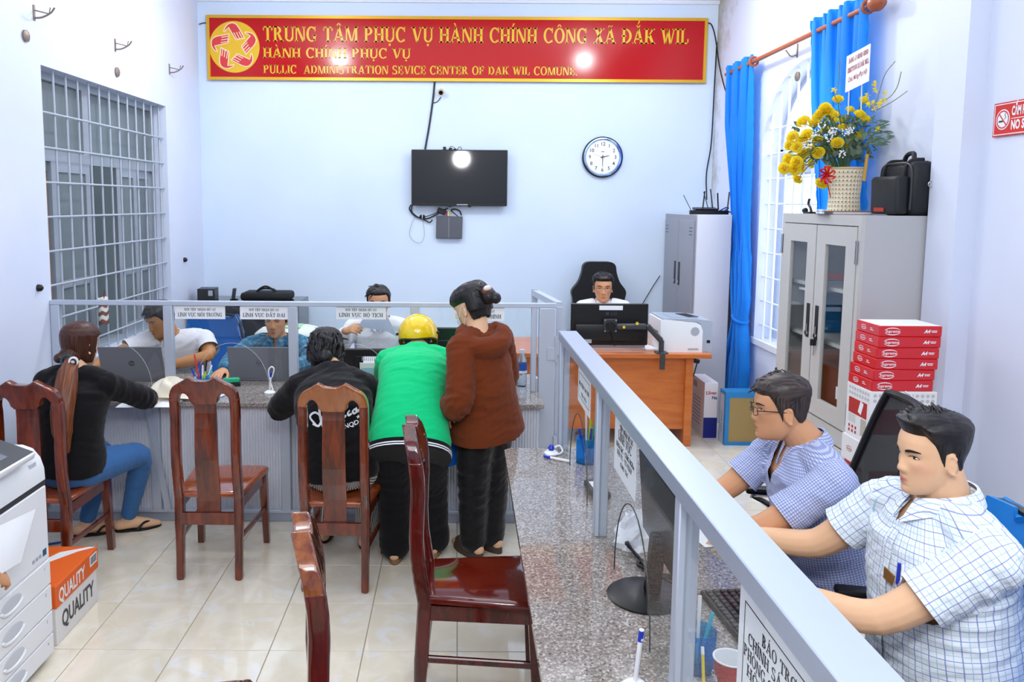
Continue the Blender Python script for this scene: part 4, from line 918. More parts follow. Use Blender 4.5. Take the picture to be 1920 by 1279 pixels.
MB().box((.178, -.187, .085), (.025, .004, .022)).build('power_switch', BLACK, t)
for z, m in ((.15, BLACK), (.12, GREYP)): MB().box((-.201, -.02, z), (.003, .2, .006 if m is BLACK else .05)).build('front_slot', m, t)
MB().box((-.17, .0, .259), (.03, .06, .004)).build('button_panel', mat('printer_grey'), t)
simple('paper_stack', 'loose white papers between the monitor arm and the printer', 'papers', MB().box((1.54, 6.3, .756), (.1, .2, .01), .2), WHITE)
t = thing('power_plug', 'black power plugs at the right side of the orange desk', 'plug', (1.9, 6.3, .66))
MB().box((-.02, 0, 0), (.04, .06, .05), bev=.006).build('socket', BLACK, t); MB().box((.03, 0, -.01), (.07, .04, .035), M.Rotation(.2, 3, 'Y'), .006).build('plug', BLACK, t); MB().tube(spline([(.05, 0, -.02), (.03, .01, -.12), (.0, .02, -.25), (-.02, .02, -.6)], 5), .005, 6).build('lead', BLACK, t)
cable('cable', 'thin dark cable hanging from the locker to the desk', [(2.02, 7.83, 1.2), (1.93, 7.83, 1.05), (1.8, 7.82, .8), (1.72, 7.8, .5)], .004)
t = thing('computer_tower', 'black computer tower under the desk', 'computer', (1.5, 6.5, 0)); MB().box((0, 0, .06), (.2, .4, .11), bev=.006).build('case', BLACK, t)
# router on the locker
t = thing('router', 'black wireless router with six antennas on the tall locker', 'router', (2.22, 7.1, 1.8155))
MB().prism([(-.17, -.1), (.17, -.1), (.15, .1), (-.12, .1)], .035, M.Identity(4)).build('body', BLACK, t, smooth=False); MB().box((.0, .02, .045), (.2, .1, .02), M.Rotation(.15, 3, 'X')).build('fin', BLACK, t)
for x0, x1, z0, z1 in ((-.12, -.19, .03, .17), (-.02, .0, .04, .205), (.03, -.01, .05, .2), (.07, .05, .05, .225), (.12, .115, .04, .19), (.2, .22, .02, .2)):
    MB().bar((x0, .03, z0), (x1, .05, z1), .011, .006).build('antenna', BLACK, t)
MB().tube(spline([(.1, -.06, .03), (.16, -.05, .06), (.19, -.03, .055), (.16, -.02, .03), (.22, -.04, .02)], 5), .006, 6).build('blue_lead', mat('lead_blue', '1850a8', .4), t)
# ------------------------------------------------------------------ on the long counter
def laptop(lab, x, y, w_, h_, rz, m, logo_=None, tilt=.3, name='laptop'):
    t = thing(name, lab, 'laptop', (x, y, TZ), rz)
    MB().box((0, .12, .009), (w_, .235, .016), bev=.003).build('base', m, t, smooth=False); MB().box((0, .13, .0178), (w_ * .86, .1, .002)).build('keyboard', BLACK, t, smooth=False)
    R = M.Rotation(tilt, 3, 'X')
    s = MB().box(R @ V((0, 0, h_ / 2)) + V((0, 0, .016)), (w_, .008, h_), R, .003).build('lid', m, t, smooth=False)
    MB().box(R @ V((0, .0045, h_ / 2)) + V((0, 0, .016)), (w_ * .95, .001, h_ * .9), R).build('screen', BLACKG, t, smooth=False)
    F = M.Translation((0, 0, .016)) @ R.to_4x4() @ frame((0, -.0042, h_ / 2), (1, 0, 0), (0, 0, 1))
    lm = mat('logo_dark', '3a3c42', .3)
    ring = [(.019 * math.cos(2 * PI * k / 24), .019 * math.sin(2 * PI * k / 24)) for k in range(24)]
    b = MB()
    if logo_ == 'hp': b.prism(ring, .0004, F); b.build('logo', lm, t, smooth=False); sans(MB(), 'hp', F @ M.Translation((0, .002, .0006)), .03, .0005, shear=.25).build('logo_letters', m, t, smooth=False)
    else: b.band(ring, [(p[0] * .9, p[1] * .9) for p in ring], .0004, F); sans(b, 'DELL', F, .013, .0003); b.build('logo', lm, t, smooth=False)
    return t
laptop('grey laptop opened beside the woman with the ponytail', -2.085, 5.06, .40, .235, .06, LAPT, 'hp', .3)
laptop('grey laptop opened in front of the clerk in blue plaid', -1.275, 5.1, .40, .225, .0, LAPT, 'dell', .24)
def monitor(lab, x, y, w_, z0, z1):
    t = thing('monitor', lab, 'monitor', (x, y, TZ))
    MB().box((0, .0, (z0 + z1) / 2 - TZ), (w_, .03, z1 - z0), bev=.006).build('screen_case', BLACK, t, smooth=False); MB().box((0, .016, (z0 + z1) / 2 - TZ), (w_ * .96, .002, (z1 - z0) * .9)).build('screen', BLACKG, t, smooth=False)
    MB().box((0, -.02, (z0 + z1) / 2 - TZ), (w_ * .5, .02, .12), bev=.006).build('rear_hump', BLACK, t); MB().box((0, -.005, .04), (.06, .02, .1)).build('neck', BLACK, t); MB().box((0, .0, .006), (.2, .16, .012), bev=.004).build('foot', BLACK, t)
monitor('wide black monitor back behind the desk calendar', -.53, 5.08, .50, .75, .957)
monitor('black monitor back between the yellow helmet and the brown hood', -.02, 5.2, .42, .80, 1.08)
t = thing('desk_calendar', 'white spiral desk calendar with a pale seascape on the counter', 'calendar', (-.475, 4.74, TZ))
R1 = M.Rotation(.22, 3, 'X')
MB().box(R1 @ V((0, 0, .11)) + V((0, -.045, 0)), (.19, .003, .225), R1).build('front_leaf', WHITE, t, smooth=False); R2 = M.Rotation(-.22, 3, 'X'); MB().box(R2 @ V((0, 0, .11)) + V((0, .05, 0)), (.19, .003, .225), R2).build('back_leaf', WHITE, t, smooth=False)
MB().box(R1 @ V((.0, -.002, .165)) + V((0, -.045, 0)), (.17, .001, .05), R1).build('picture', mat('calendar_sea', 'a8d4ea', .6), t, smooth=False); MB().box(R1 @ V((.03, -.0027, .152)) + V((0, -.045, 0)), (.1, .001, .018), R1).build('sand', mat('calendar_sand', 'ecc49a', .6), t, smooth=False)
for k in range(7): MB().box(R1 @ V((-.07 + .024 * k, -.002, .115)) + V((0, -.045, 0)), (.018, .001, .012), R1).build('date_box', mat('date_grey', 'b9c0d0', .6), t, smooth=False)
for k in range(16): MB().tube([V((-.09 + .012 * k, .0 + .012 * math.cos(a), .222 + .012 * math.sin(a))) for a in np.linspace(0, 2 * PI, 9)], .0015, 5).build('coil', STEEL, t)
t = thing('water_bottle', 'clear water bottle with a blue label by the end post', 'bottle', (.425, 5.0, TZ))
CLR = mat('clear_plastic', 'dce8f4', .05, trans=.9, ior=1.15)
MB().lathe([(.03, 0), (.033, .01), (.033, .06), (.030, .07), (.033, .08), (.033, .16), (.027, .19), (.012, .215), (.012, .222)], n=20).build('body', CLR, t)
MB().lathe([(.0336, .085), (.0336, .15)], n=20, cap=False).build('label', mat('label_blue', '1a58b8', .4), t); MB().lathe([(.0338, .088), (.0338, .105)], n=20, cap=False).build('label_band', WHITE, t); MB().lathe([(.015, .215), (.015, .238)], n=16).build('cap', mat('cap_clear', 'd8e4f2', .3), t)
simple('medicine_box', 'small red and white box lying beside the water bottle', 'box', MB().box((.36, 5.08, TZ + .04), (.08, .12, .08), .15, .002), CARR)
# hat on a sheet of paper
t = thing('fabric_hat', 'cream fabric hat lying on papers at the counter edge', 'hat', (-1.70, 4.66, TZ + .004))
P = []
for i in range(15):
    a = PI / 2 * i / 14; row = []
    for j in range(36):
        b_ = 2 * PI * j / 36; r = math.cos(a) ** .6; n_ = noise.noise(V((math.cos(b_) * 1.7, math.sin(b_) * 1.7, a * 1.4)))
        row.append((.115 * r * math.cos(b_) * (1 + .25 * n_) - .01, .085 * r * math.sin(b_) * (1 + .2 * n_), .10 * math.sin(a) * (1 + .25 * n_) + .006 * math.sin(b_ * 5 + a * 4)))
    P.append(row)
MB().grid(P, True).build('crown', mat('cream_cloth', 'efe6d2', .85), t, angle=80)
P = [[(.02 + r * .13 * math.cos(b_) * 1.05 + .03, -.03 + r * .1 * math.sin(b_), .006 + .016 * abs(math.sin(b_ * 1.5 + r)) * r) for b_ in np.linspace(0, 2 * PI, 36, endpoint=False)] for r in (.2, .5, .8, 1.0, 1.03, .98)]
MB().grid(P, True).build('brim', mat('cream_cloth'), t, angle=80)
def sheet(name, lab, x0, y0, x1, y1, rz, m=WHITE, z=TZ + .0022, cat='paper', grp=None): return tag(MB().box(((x0 + x1) / 2, (y0 + y1) / 2, z), (x1 - x0, y1 - y0, .0016), rz).build(name, m, smooth=False), lab, cat, grp)
pp = sheet('printed_form', 'white form with a pinkish map under the cream hat', -1.93, 4.40, -1.6, 4.63, .05, z=TZ + .002)
MB().box((-1.79, 4.5, TZ + .0031), (.16, .1, .0004), .05).build('print', mat('pink_print', 'ecd6cc', .7), pp, smooth=False)
sheet('paper', 'bluish white sheet on the counter beside the empty chair back', -1.66, 4.56, -1.4, 4.8, -.3, mat('blue_paper', 'd4e0f4', .6), z=TZ + .0032)
# pens
def pen(t, p0, p1, m, r=.0048, cap=None, ct=.35):
    p0, p1 = V(p0), V(p1); q = p0.lerp(p1, 1 - ct)
    MB().tube([p0, p0.lerp(p1, .06), q], [r * .3, r, r], 8).build('pen', m, t); MB().tube([q, p1], [r * 1.1, r * 1.05], 8).build('pen_cap', cap or m, t)
def pen_cup(lab, loc, r, h, m, pens, name='pen_cup'):
    t = thing(name, lab, 'pen holder', loc)
    MB().lathe([(r, 0), (r * 1.04, h), (r * .96, h), (r * .92, .004), (.001, .004)], n=24, cap=False).lathe([(r, 0), (.001, 0.0)], n=24, cap=False).build('cup', m, t)
    for k, (a, rr, L, ln, mm, cc) in enumerate(pens):
        d = V((math.cos(a), math.sin(a), 0)); pen(t, (*(d * rr * .2).xy, .006), tuple(d * (rr + ln) + V((0, 0, L))), mm, cap=cc)
    return t
PB, PW, PR_, PG, PL, PY, PC, PK = PEN
pen_cup('clear pen cup full of pens by the counter screen on the left', (-1.545, 4.75, TZ), .042, .10, BPLAS, [(2.6, .03, .235, .03, PR_, PR_), (2.2, .02, .19, .02, PB, PB), (1.0, .02, .2, .02, PL, PK), (.4, .03, .17, .03, PB, PW), (3.4, .03, .16, .03, PW, PB), (.1, .03, .15, .03, PC, PC), (5.2, .02, .18, .02, PY, PW)])
t = thing('hole_punch', 'green and black stapler beside the pen cup on the left', 'stapler', (-1.42, 4.94, TZ)); MB().box((0, 0, .04), (.1, .035, .03), .3, .006).build('green_arm', PG, t); MB().box((0, 0, .012), (.11, .03, .024), .3, .004).build('base', BLACK, t)
def coil_pen(lab, loc, p0, p1, loop, base=True):
    t = thing('tethered_pen', lab, 'pen', loc)
    if base: MB().lathe([(.032, 0), (.034, .008), (.022, .018), (.012, .02)], n=20).build('stand', WHITEP, t)
    MB().tube(spline(loop, 6), .0045, 8).build('cord', WHITEP, t); pen(t, p0, p1, PW, .006, PB, .25)
    return t
coil_pen('white tethered pen standing in front of the plaid clerk laptop', (-1.135, 4.76, TZ), (0, 0, .02), (.01, 0, .13), [(.02, .0, .02), (.0, .01, .08), (-.005, .0, .14), (.012, 0, .165), (.028, 0, .15), (.015, .005, .1)])
t = coil_pen('white and blue tethered pen lying across the near granite corner', (.45, 3.61, TZ), (.075, -.13, .008), (-.04, -.055, .008), [(.0, .03, .01), (.04, .035, .03), (.055, .02, .012), (.04, -.01, .006), (.0, -.035, .006), (-.03, -.05, .008)])
MB().lathe([(.012, .02), (.016, .03), (.008, .045)], n=12).build('blue_knob', PB, t)
t = thing('tethered_pen', 'white pen upright in its stand at the bottom of the granite counter', 'pen', (.437, 1.80, TZ)); MB().lathe([(.034, 0), (.036, .008), (.024, .02), (.01, .024)], n=20).build('stand', WHITEP, t); pen(t, (0, 0, .02), (.012, .0, .155), PW, .0058, PW, .2); MB().tube([(.009, 0, .125), (.0118, 0, .152)], .0064, 8).build('blue_ring', PB, t)
t = pen_cup('clear blue pen cup behind the first pane of the right screen', (.60, 3.50, TZ), .05, .115, BPLAS, [(2.0, .02, .27, .0, PW, PW), (.3, .02, .2, .02, PG, PG), (1.0, .01, .19, .02, PL, PL), (3.5, .025, .16, .02, PB, PB), (5.0, .02, .17, .02, PC, PB)])
t = thing('card_reader', 'small dark grey box on the right counter behind the first pane', 'device', (.575, 3.1, TZ)); MB().box((0, 0, .02), (.07, .16, .035), .1, .008).build('case', DGREY, t); MB().box((0, .0, .0385), (.05, .08, .001), .1).build('label', WHITE, t)
t = thing('monitor', 'dark monitor on a round foot behind the second pane of the right screen', 'monitor', (.57, 2.26, TZ))
MB().lathe([(.11, 0), (.112, .006), (.1, .014), (.03, .018)], n=36).build('foot', BLACK, t); MB().bar((.02, 0, .015), (.035, 0, .2), .05, .022, (0, 1, 0), .006).build('neck', BLACK, t)
MB().box((.05, .0, .245), (.025, .50, .27), M.Rotation(-.08, 3, 'Y'), .005).build('screen_case', mat('mon_black', '16181a', .3), t, smooth=False); MB().box((.065, .0, .245), (.002, .48, .25), M.Rotation(-.08, 3, 'Y')).build('screen', BLACKG, t, smooth=False)
t = thing('keyboard', 'black computer keyboard in front of the young man in white', 'keyboard', (.83, 2.06, TZ), .08); MB().box((0, 0, .009), (.15, .44, .016), bev=.004).build('body', BLACK, t)
kc = MB().box((0, 0, .0), (.0155, .0155, .008), bev=.0025)
first = None
for i in range(6):
    for j in range(20):
        if first is None: first = kc.build('key', mat('key_cap', '26282c', .35), t, smooth=False); o = first
        else: o = bpy.data.objects.new('key', first.data); col.objects.link(o); o.parent = t
        o.location = (-.058 + .0225 * i, -.2 + .021 * j, .02)
t = thing('crumpled_paper', 'crumpled white paper bag beside the cables on the right counter', 'paper', (.62, 2.62, TZ))
P = [[(.07 * math.cos(a) * math.cos(b_) * (1 + .4 * noise.noise(V((a * 3, b_ * 2, 1)))), .06 * math.sin(b_) * math.cos(a) * (1 + .5 * noise.noise(V((b_ * 3, a * 2, 4)))), .12 * max(0, math.sin(a)) * (1 + .3 * noise.noise(V((a * 2, b_ * 3, 7))))) for b_ in np.linspace(0, 2 * PI, 20, endpoint=False)] for a in np.linspace(0, PI / 2, 9)]
MB().grid(P, True).build('sheet', WHITE, t, smooth=False)
t = thing('cable_bundle', 'black cables and plug lying behind the second pane', 'cable', (.58, 2.5, TZ))
for k in range(4): MB().tube(spline([(-.03 + .02 * k, .12, .006), (.0, .08 - .01 * k, .02 + .006 * k), (.03, .0, .006), (.01 + .02 * k, -.06, .014), (.06, -.1, .006), (.12, -.12 - .03 * k, .005)], 5), .005, 6).build('wire', BLACK, t)
MB().box((.0, .11, .025), (.03, .05, .024), .4, .004).build('plug', BLACK, t)
t = pen_cup('clear pen cup with a lime highlighter behind the third pane', (.615, 1.90, TZ), .045, .10, BPLAS, [(2.4, .02, .18, .01, PL, PL), (2.9, .03, .17, .01, PL, PL), (.2, .02, .14, .02, PC, PC), (1.2, .02, .17, .02, PW, PW)])
t = thing('paper_cup', 'red paper cup with a white rim behind the third pane', 'cup', (.655, 1.775, TZ)); MB().lathe([(.028, 0), (.039, .1)], n=28, cap=False).build('cup', mat('cup_red', 'b8201c', .4), t); MB().lathe([(.0388, .1), (.036, .1), (.026, .004), (.001, .004)], n=28, cap=False).build('lining', WHITE, t); MB().tube([(.039 * math.cos(a), .039 * math.sin(a), .1) for a in np.linspace(0, 2 * PI, 29)], .0022, 6).build('rim', WHITE, t)
sans(MB(), 'Cola', frame((-.0365, .0, .055), (0, -1, 0), (.12, 0, 1)), .022, .0004, shear=.3).build('lettering', WHITE, t, smooth=False)
t = thing('pencil', 'yellow pencil leaning in front of the red paper cup', 'pencil', (.58, 1.74, TZ)); pen(t, (0, -.02, .003), (.006, .03, .13), PY, .0038, WHITE, .12)
t = thing('tape_roll', 'blue plastic packet beside the red paper cup', 'packet', (.70, 1.66, TZ)); MB().ball((0, 0, .03), (.035, .045, .03), 12, 8).build('packet', mat('packet_blue', '3048c8', .2), t)
sheet('paper', 'white papers under the arms of the man with glasses', .82, 2.62, 1.05, 2.95, .2)
# ------------------------------------------------------------------ behind the clerks
t = thing('low_cabinet', 'dark cabinet against the back wall behind the plaid clerk', 'cabinet', (-1.95, 7.5, 0)); MB().box((0, 0, .49), (1.0, .5, .98), bev=.006).build('body', mat('dark_board', '24262c', .18, coat=.4), t, smooth=False)
for x in (-.25, .25): MB().box((x, -.256, .49), (.48, .014, .92), bev=.003).build('door', mat('dark_board'), t, smooth=False)
t = thing('laptop_bag', 'black bag with looped handles on top of the dark cabinet', 'bag', (-1.78, 7.46, .98)); MB().box((0, 0, .04), (.46, .28, .08), bev=.03, seg=2).build('body', mat('bag_black', '131316', .7), t)
for d_ in (0, .04): MB().tube(spline([(-.09, -.08 + d_, .06), (-.07, -.08 + d_, .1), (0, -.08 + d_, .135 - d_ * .6), (.07, -.08 + d_, .1), (.09, -.08 + d_, .06)], 6), .009, 8).build('handle', mat('bag_black'), t)
t = thing('speaker_box', 'small black box at the left end on the dark cabinet', 'box', (-2.34, 7.44, .98)); MB().box((0, 0, .055), (.16, .18, .11), .1, .004).build('case', mat('box_dark', '2c2c30', .4), t); MB().box((.05, -.088, .07), (.04, .004, .05), .1).build('label', GREYP, t)
t = thing('phone_stand', 'thin dark upright stand between the box and the bag', 'stand', (-2.09, 7.42, .98)); MB().box((0, 0, .055), (.02, .06, .11), M.Rotation(.15, 3, 'Y')).build('upright', DGREY, t); MB().box((0, 0, .005), (.06, .06, .01)).build('foot', BLACK, t)
t = thing('side_table', 'brown wooden table behind the plaid clerk', 'table', (-1.45, 6.75, 0)); MB().box((0, 0, .66), (.8, .5, .04), bev=.004).build('top', wood('brown_table', '6b4426', '7d5230'), t)
for x in (-.36, .36):
    for y in (-.21, .21): MB().box((x, y, .32), (.05, .05, .64)).build('leg', mat('brown_table'), t)
t = thing('woven_sack', 'white and pale green woven sack lying on the brown table', 'sack', (-1.42, 6.72, .68))
P = []
for i in range(11):
    a = -PI / 2 + PI * i / 10
    P.append([(.3 * math.cos(a) ** .5 * math.cos(b_) * (1 + .06 * noise.noise(V((b_, a, 0)))) if math.cos(a) > 1e-3 else 0, .2 * max(math.cos(a), 0) ** .5 * math.sin(b_), .085 + .085 * math.sin(a) * (1 + .2 * noise.noise(V((b_ * 2, a * 2, 3))))) for b_ in np.linspace(0, 2 * PI, 28, endpoint=False)])
MB().grid(P, True).build('body', mat('sack_white', 'e4e8e0', .6), t); MB().box((-.02, -.03, .172), (.26, .2, .012), bev=.005).build('green_print', mat('sack_green', 'b4dcb0', .6), t)
t = thing('knitted_pouch', 'brown and white zigzag pouch hanging on the window grille', 'pouch', (XL - .03, 5.62, 1.21))
for k in range(6): MB().rings([[(.012 + .03 * math.cos(a), .05 * math.sin(a), -.03 * k - (.012 if i == 1 else 0) + .008 * math.sin(a * 4) - (.022 if i == 1 else 0)) for a in np.linspace(0, 2 * PI, 20, endpoint=False)] for i in (0, 1)]).build('stripe', mat('pouch_brown', '7a4434', .9) if k % 2 else mat('pouch_white', 'ece4dc', .9), t)
MB().tube([(.02, 0, 0), (.025, 0, .06)], .004, 6).build('loop', mat('pouch_brown'), t)
# ------------------------------------------------------------------ copier
t = thing('photocopier', 'large white office photocopier cut off by the left edge', 'photocopier', (-2.0, 2.81, 0))
cx0, cx1, cy0, cy1 = -2.34, -1.672, 2.42, 3.135
MB().box2((cx0, cy0, .03), (cx1, cy1, .75), .01).build('body', WHITEP, t, world=True, smooth=False); MB().box2((cx0 + .05, cy0 + .05, 0), (cx1 - .03, cy1 - .03, .03)).build('plinth', DGREY, t, world=True, smooth=False)
zs = [.03, .118, .214, .328, .438]
for k in range(4):
    dr = MB().box2((cx1 - .002, cy0 + .005, zs[k] + .003), (cx1 + .008, cy1 - .005, zs[k + 1] - .003), .003).build('drawer', WHITEP, t, world=True, smooth=False)
    zc = (zs[k] + zs[k + 1]) / 2; yc = 2.84
    MB().ball((cx1 + .0082, yc, zc), (.004, .075, .034), 24, 8).build('grip_recess', mat('recess_grey', 'c8ccd4', .4), dr, world=True); MB().tube([(cx1 + .012, yc + .072 * math.cos(a), zc + .006 - .026 * math.sin(a)) for a in np.linspace(.1, PI - .1, 14)], .006, 8).build('grip', WHITEP, dr, world=True)
    sans(MB(), '1234'[3 - k], frame((cx1 + .0086, cy1 - .05, zs[k + 1] - .03), (0, 1, 0), (0, 0, 1)), .018).build('tray_number', DGREY, dr, world=True, smooth=False)
MB().box2((cx1 - .002, cy0 + .005, .442), (cx1 + .006, cy1 - .005, .748), .004).build('front_door', WHITEP, t, world=True, smooth=False)
FR = frame((cx1 + .0066, 0, 0), (0, 1, 0), (0, 0, 1))
sans(MB(), 'RICOH', FR @ M.Translation((2.86, .585, 0)), .034, .0, .07).build('lettering', mat('logo_grey2', '8a8e98', .5), t, world=True, smooth=False)
b = MB(); b.prism([(3.08, .465), (3.108, .465), (3.108, .492), (3.08, .492)], .0004, FR); b.build('badge', mat('badge_blue', '2a5a78', .5), t, world=True, smooth=False)
b = MB()
for k in range(3): b.prism([(3.0 + .025 * k, .468), (3.018 + .025 * k, .468), (3.018 + .025 * k, .482), (3.0 + .025 * k, .482)], .0004, FR)
b.build('eco_marks', GREYP, t, world=True, smooth=False)
MB().box2((cx0, cy0, .75), (cx1 + .002, cy1 - .002, .772)).build('dark_seam', DGREY, t, world=True, smooth=False)
P = [(x, z) for x, z in [(cx0, .772)] + [(cx1 + .004, .772), (cx1 + .002, .82), (cx1 - .012, .865), (cx1 - .04, .9), (cx1 - .08, .915), (cx0, .915)]]
MB().rings([[(x, y, z) for x, z in P] for y in (cy0, cy1 - .004)]).build('upper_body', WHITEP, t, world=True, angle=30)
MB().box2((cx1 - .02, cy1 - .1, .82), (cx1 - .005, cy1 - .05, .86)).build('access_cover', mat('recess_grey'), t, world=True)
RT = M.Rotation(.35, 3, 'Y'); pc = V((-1.80, 2.71, .965))
MB().box(pc, (.34, .62, .03), RT, .01, 2).build('panel_base', WHITEP, t, world=True); MB().box(pc + RT @ V((.0, 0, .0156)), (.32, .60, .002), RT).build('panel_face', DGREY, t, world=True, smooth=False)
MB().box(pc + RT @ V((.0, -.02, .0172)), (.24, .42, .0015), RT).build('touch_screen', mat('lcd_grey', '6b7078', .15), t, world=True, smooth=False); MB().cyl(pc + RT @ V((-.08, .255, .0165)), pc + RT @ V((-.08, .255, .021)), .012).build('power_button', PEN[2], t, world=True)
MB().box2((cx0, cy0, .915), (-1.98, cy1 - .02, 1.0), .01).build('scanner', WHITEP, t, world=True, smooth=False); MB().box2((cx0, cy0, 1.0), (-1.985, cy1 - .025, 1.012)).build('scanner_gap', BLACK, t, world=True); MB().box2((cx0, cy0, 1.012), (-1.98, cy1 - .02, 1.08), .012, 2).build('feeder_lid', WHITEP, t, world=True)
# QUALITY carton
t = thing('carton', 'white carton with an orange lid marked QUALITY beside the photocopier', 'box', (-1.86, 3.42, 0))
MB().box2((-2.02, 3.225, 0), (-1.70, 3.61, .24), .003).build('box', CART, t, world=True, smooth=False); ORG = mat('lid_orange', 'e8641c', .5)
MB().box2((-2.027, 3.218, .165), (-1.693, 3.617, .268), .004).build('lid', ORG, t, world=True, smooth=False)
sans(MB(), 'QUALITY', frame((-1.6985, 3.42, .085), (0, 1, 0), (0, 0, 1)), .1, .002, .30).build('lettering', DGREY, t, world=True, smooth=False); sans(MB(), 'QUALITY', frame((-1.6925, 3.36, .208), (0, 1, 0), (0, 0, 1)), .085, .002, .24).build('lid_lettering', WHITE, t, world=True, smooth=False)
FRl = frame((-1.6925, 0, 0), (0, 1, 0), (0, 0, 1)); MB().prism([(3.53, .205), (3.60, .205), (3.60, .255), (3.53, .255)], .0005, FRl).build('barcode_patch', WHITE, t, world=True, smooth=False)
for k in range(9): MB().prism([(3.537 + .0065 * k, .212), (3.537 + .0065 * k + .0025 + .001 * (k % 3), .212), (3.537 + .0065 * k + .0025 + .001 * (k % 3), .248), (3.537 + .0065 * k, .248)], .0009, FRl).build('bar', INK, t, world=True, smooth=False)
MB().prism([(-2.0, 3.24), (-1.92, 3.3), (-1.9, 3.36), (-1.76, 3.56), (-1.70, 3.61), (-1.73, 3.61), (-1.84, 3.55), (-1.86, 3.5), (-1.98, 3.44), (-2.02, 3.32)], .0006, M.Translation((0, 0, .2682))).build('lid_arrow', CART, t, world=True, smooth=False)
cable('cable', 'blue cable lying on the floor under the left chair', [(-2.3, 4.2, .006), (-2.15, 4.28, .006), (-2.1, 4.4, .006), (-2.2, 4.5, .006)], .006, mat('lead_blue'))
# ------------------------------------------------------------------ curtains
def curtain_mat():
    m = mat('blue_curtain', '1090ee', .75, sheen=.2, trans=0.); n = NT(m); t = n.t
    tr = n.n('BsdfTranslucent', Color=lin('35b2ff')); mx = n.n('MixShader', Fac=.38); n.t.links.new(n.b.outputs[0], mx.inputs[1]); n.t.links.new(tr.outputs[0], mx.inputs[2])
    n.t.links.new(mx.outputs[0], n.t.nodes['Material Output'].inputs[0]); return m
CUR = curtain_mat()
def curtain(name, lab, prof, folds, x0, amp):
    """prof: list of (z, Yfar, Ynear)"""
    zs = np.linspace(prof[0][0], prof[-1][0], 70); pz = [p[0] for p in prof][::-1]; P = []
    for z in zs:
        a = np.interp(z, pz, [p[1] for p in prof][::-1]); c = np.interp(z, pz, [p[2] for p in prof][::-1]); wd = a - c; row = []
        for j in range(121):
            u = j / 120; ph = u * folds * 2 * PI; k = amp * min(1, .55 + (prof[0][0] - z) * .3) * (1.25 if wd < .35 else 1)
            y = a - wd * u + .012 * math.sin(ph * 2 + z * 2); x = x0 + k * math.sin(ph + .6 * math.sin(z * 1.3) + u) + .012 * math.sin(ph * .5 + z * 3)
            if j in (0, 120): y += .008 * math.sin(z * 55)
            if z > prof[0][0] - .02: x += .006 * math.sin(ph * 2)
            row.append((x, y, z))
        P.append(row)
    t = thing(name, lab, 'curtain', (x0, (prof[0][1] + prof[0][2]) / 2, prof[-1][0]), 0, 'blue curtains'); MB().grid(P).build('fabric', CUR, t, world=True, angle=180); return t
c1 = curtain('curtain', 'blue curtain gathered and tied beside the arched window near the corner', [(3.12, 7.24, 6.62), (2.6, 7.2, 6.62), (2.0, 7.02, 6.58), (1.45, 6.86, 6.52), (1.1, 6.78, 6.50), (.93, 6.72, 6.55), (.8, 6.78, 6.52), (.55, 6.92, 6.46), (.30, 7.0, 6.48)], 6, 2.40, .032)
MB().tube([(2.40 + .06 * math.cos(a), 6.635 + .09 * math.sin(a), .95 + .03 * math.sin(a)) for a in np.linspace(0, 2 * PI, 20)], .012, 8).build('tieback', CUR, c1, world=True)
curtain('curtain', 'blue curtain hanging above the glass cabinet behind the flowers', [(3.15, 5.56, 4.80), (2.6, 5.5, 4.78), (2.2, 5.42, 4.78), (1.875, 5.34, 4.74)], 7, 2.405, .03)
t = thing('curtain_rod', 'brown wooden curtain rod with round end knob over the arched window', 'curtain rod', (2.405, 5.9, 3.06)); ROD = mat('rod_brown', 'a85a38', .4)
MB().cyl((2.405, 7.26, 3.06), (2.405, 4.72, 3.06), .017).build('rod', ROD, t, world=True)
MB().lathe([(.025, 0), (.03, .012), (.045, .03), (.05, .06), (.042, .09), (.018, .108), (.012, .118)], (2.405, 4.76, 3.06), R=M.Rotation(PI / 2, 3, 'X')).build('end_knob', ROD, t, world=True)
for y in (6.60, 4.80): MB().tube([(2.405 + .034 * math.cos(a), y, 3.06 + .034 * math.sin(a)) for a in np.linspace(0, 2 * PI, 20)], .01, 8).build('ring', ROD, t, world=True)
MB().tube([(2.495, 5.98, 2.98), (2.495, 5.98, 3.08)], .006, 6).tube(spline([(2.495, 5.98, 3.0), (2.45, 5.98, 2.99), (2.41, 5.98, 3.035)], 5), .005, 6).build('bracket', mat('rusty_metal'), t, world=True)
# ------------------------------------------------------------------ flowers on the cabinet
CT = 1.8505
bk = thing('flower_basket', 'woven cream basket of yellow roses on top of the glass cabinet', 'flower basket', (2.27, 4.68, CT))
def woven():
    m = mat('woven_bamboo', 'e8d8b4', .6); n = NT(m); uv = coords(n); sp = n.n('SeparateXYZ', Vector=uv); an = n.math('ARCTAN2', sp.outputs[1], sp.outputs[0])
    a = n.math('SINE', n.math('ADD', n.math('MULTIPLY', an, 14.), n.math('MULTIPLY', sp.outputs[2], 130.))); c = n.math('SINE', n.math('SUBTRACT', n.math('MULTIPLY', an, 14.), n.math('MULTIPLY', sp.outputs[2], 130.)))
    f = n.math('MULTIPLY', a, c); n.bump(f, .6, .004); n.set(n.b.inputs['Base Color'], n.mix(n.math('GREATER_THAN', f, .78), lin('f2e6c8'), lin('4a3a24'))); return m
MB().lathe([(.088, 0), (.09, .01), (.084, .1), (.09, .2), (.104, .265), (.098, .265), (.08, .18), (.001, .16)], n=40, cap=False).lathe([(.088, 0), (.001, 0)], n=40, cap=False).build('basket', woven(), bk)
MB().tube([(.102 * math.cos(a), .102 * math.sin(a), .265) for a in np.linspace(0, 2 * PI, 33)], .006, 6).build('rim', mat('cane', 'd8c090', .5), bk)
MB().tube([(.05, -.12, .19), (.062, -.115, .34)], .0095, 8).build('cane_stick', mat('cane_yellow', 'c89a3c', .5), bk)
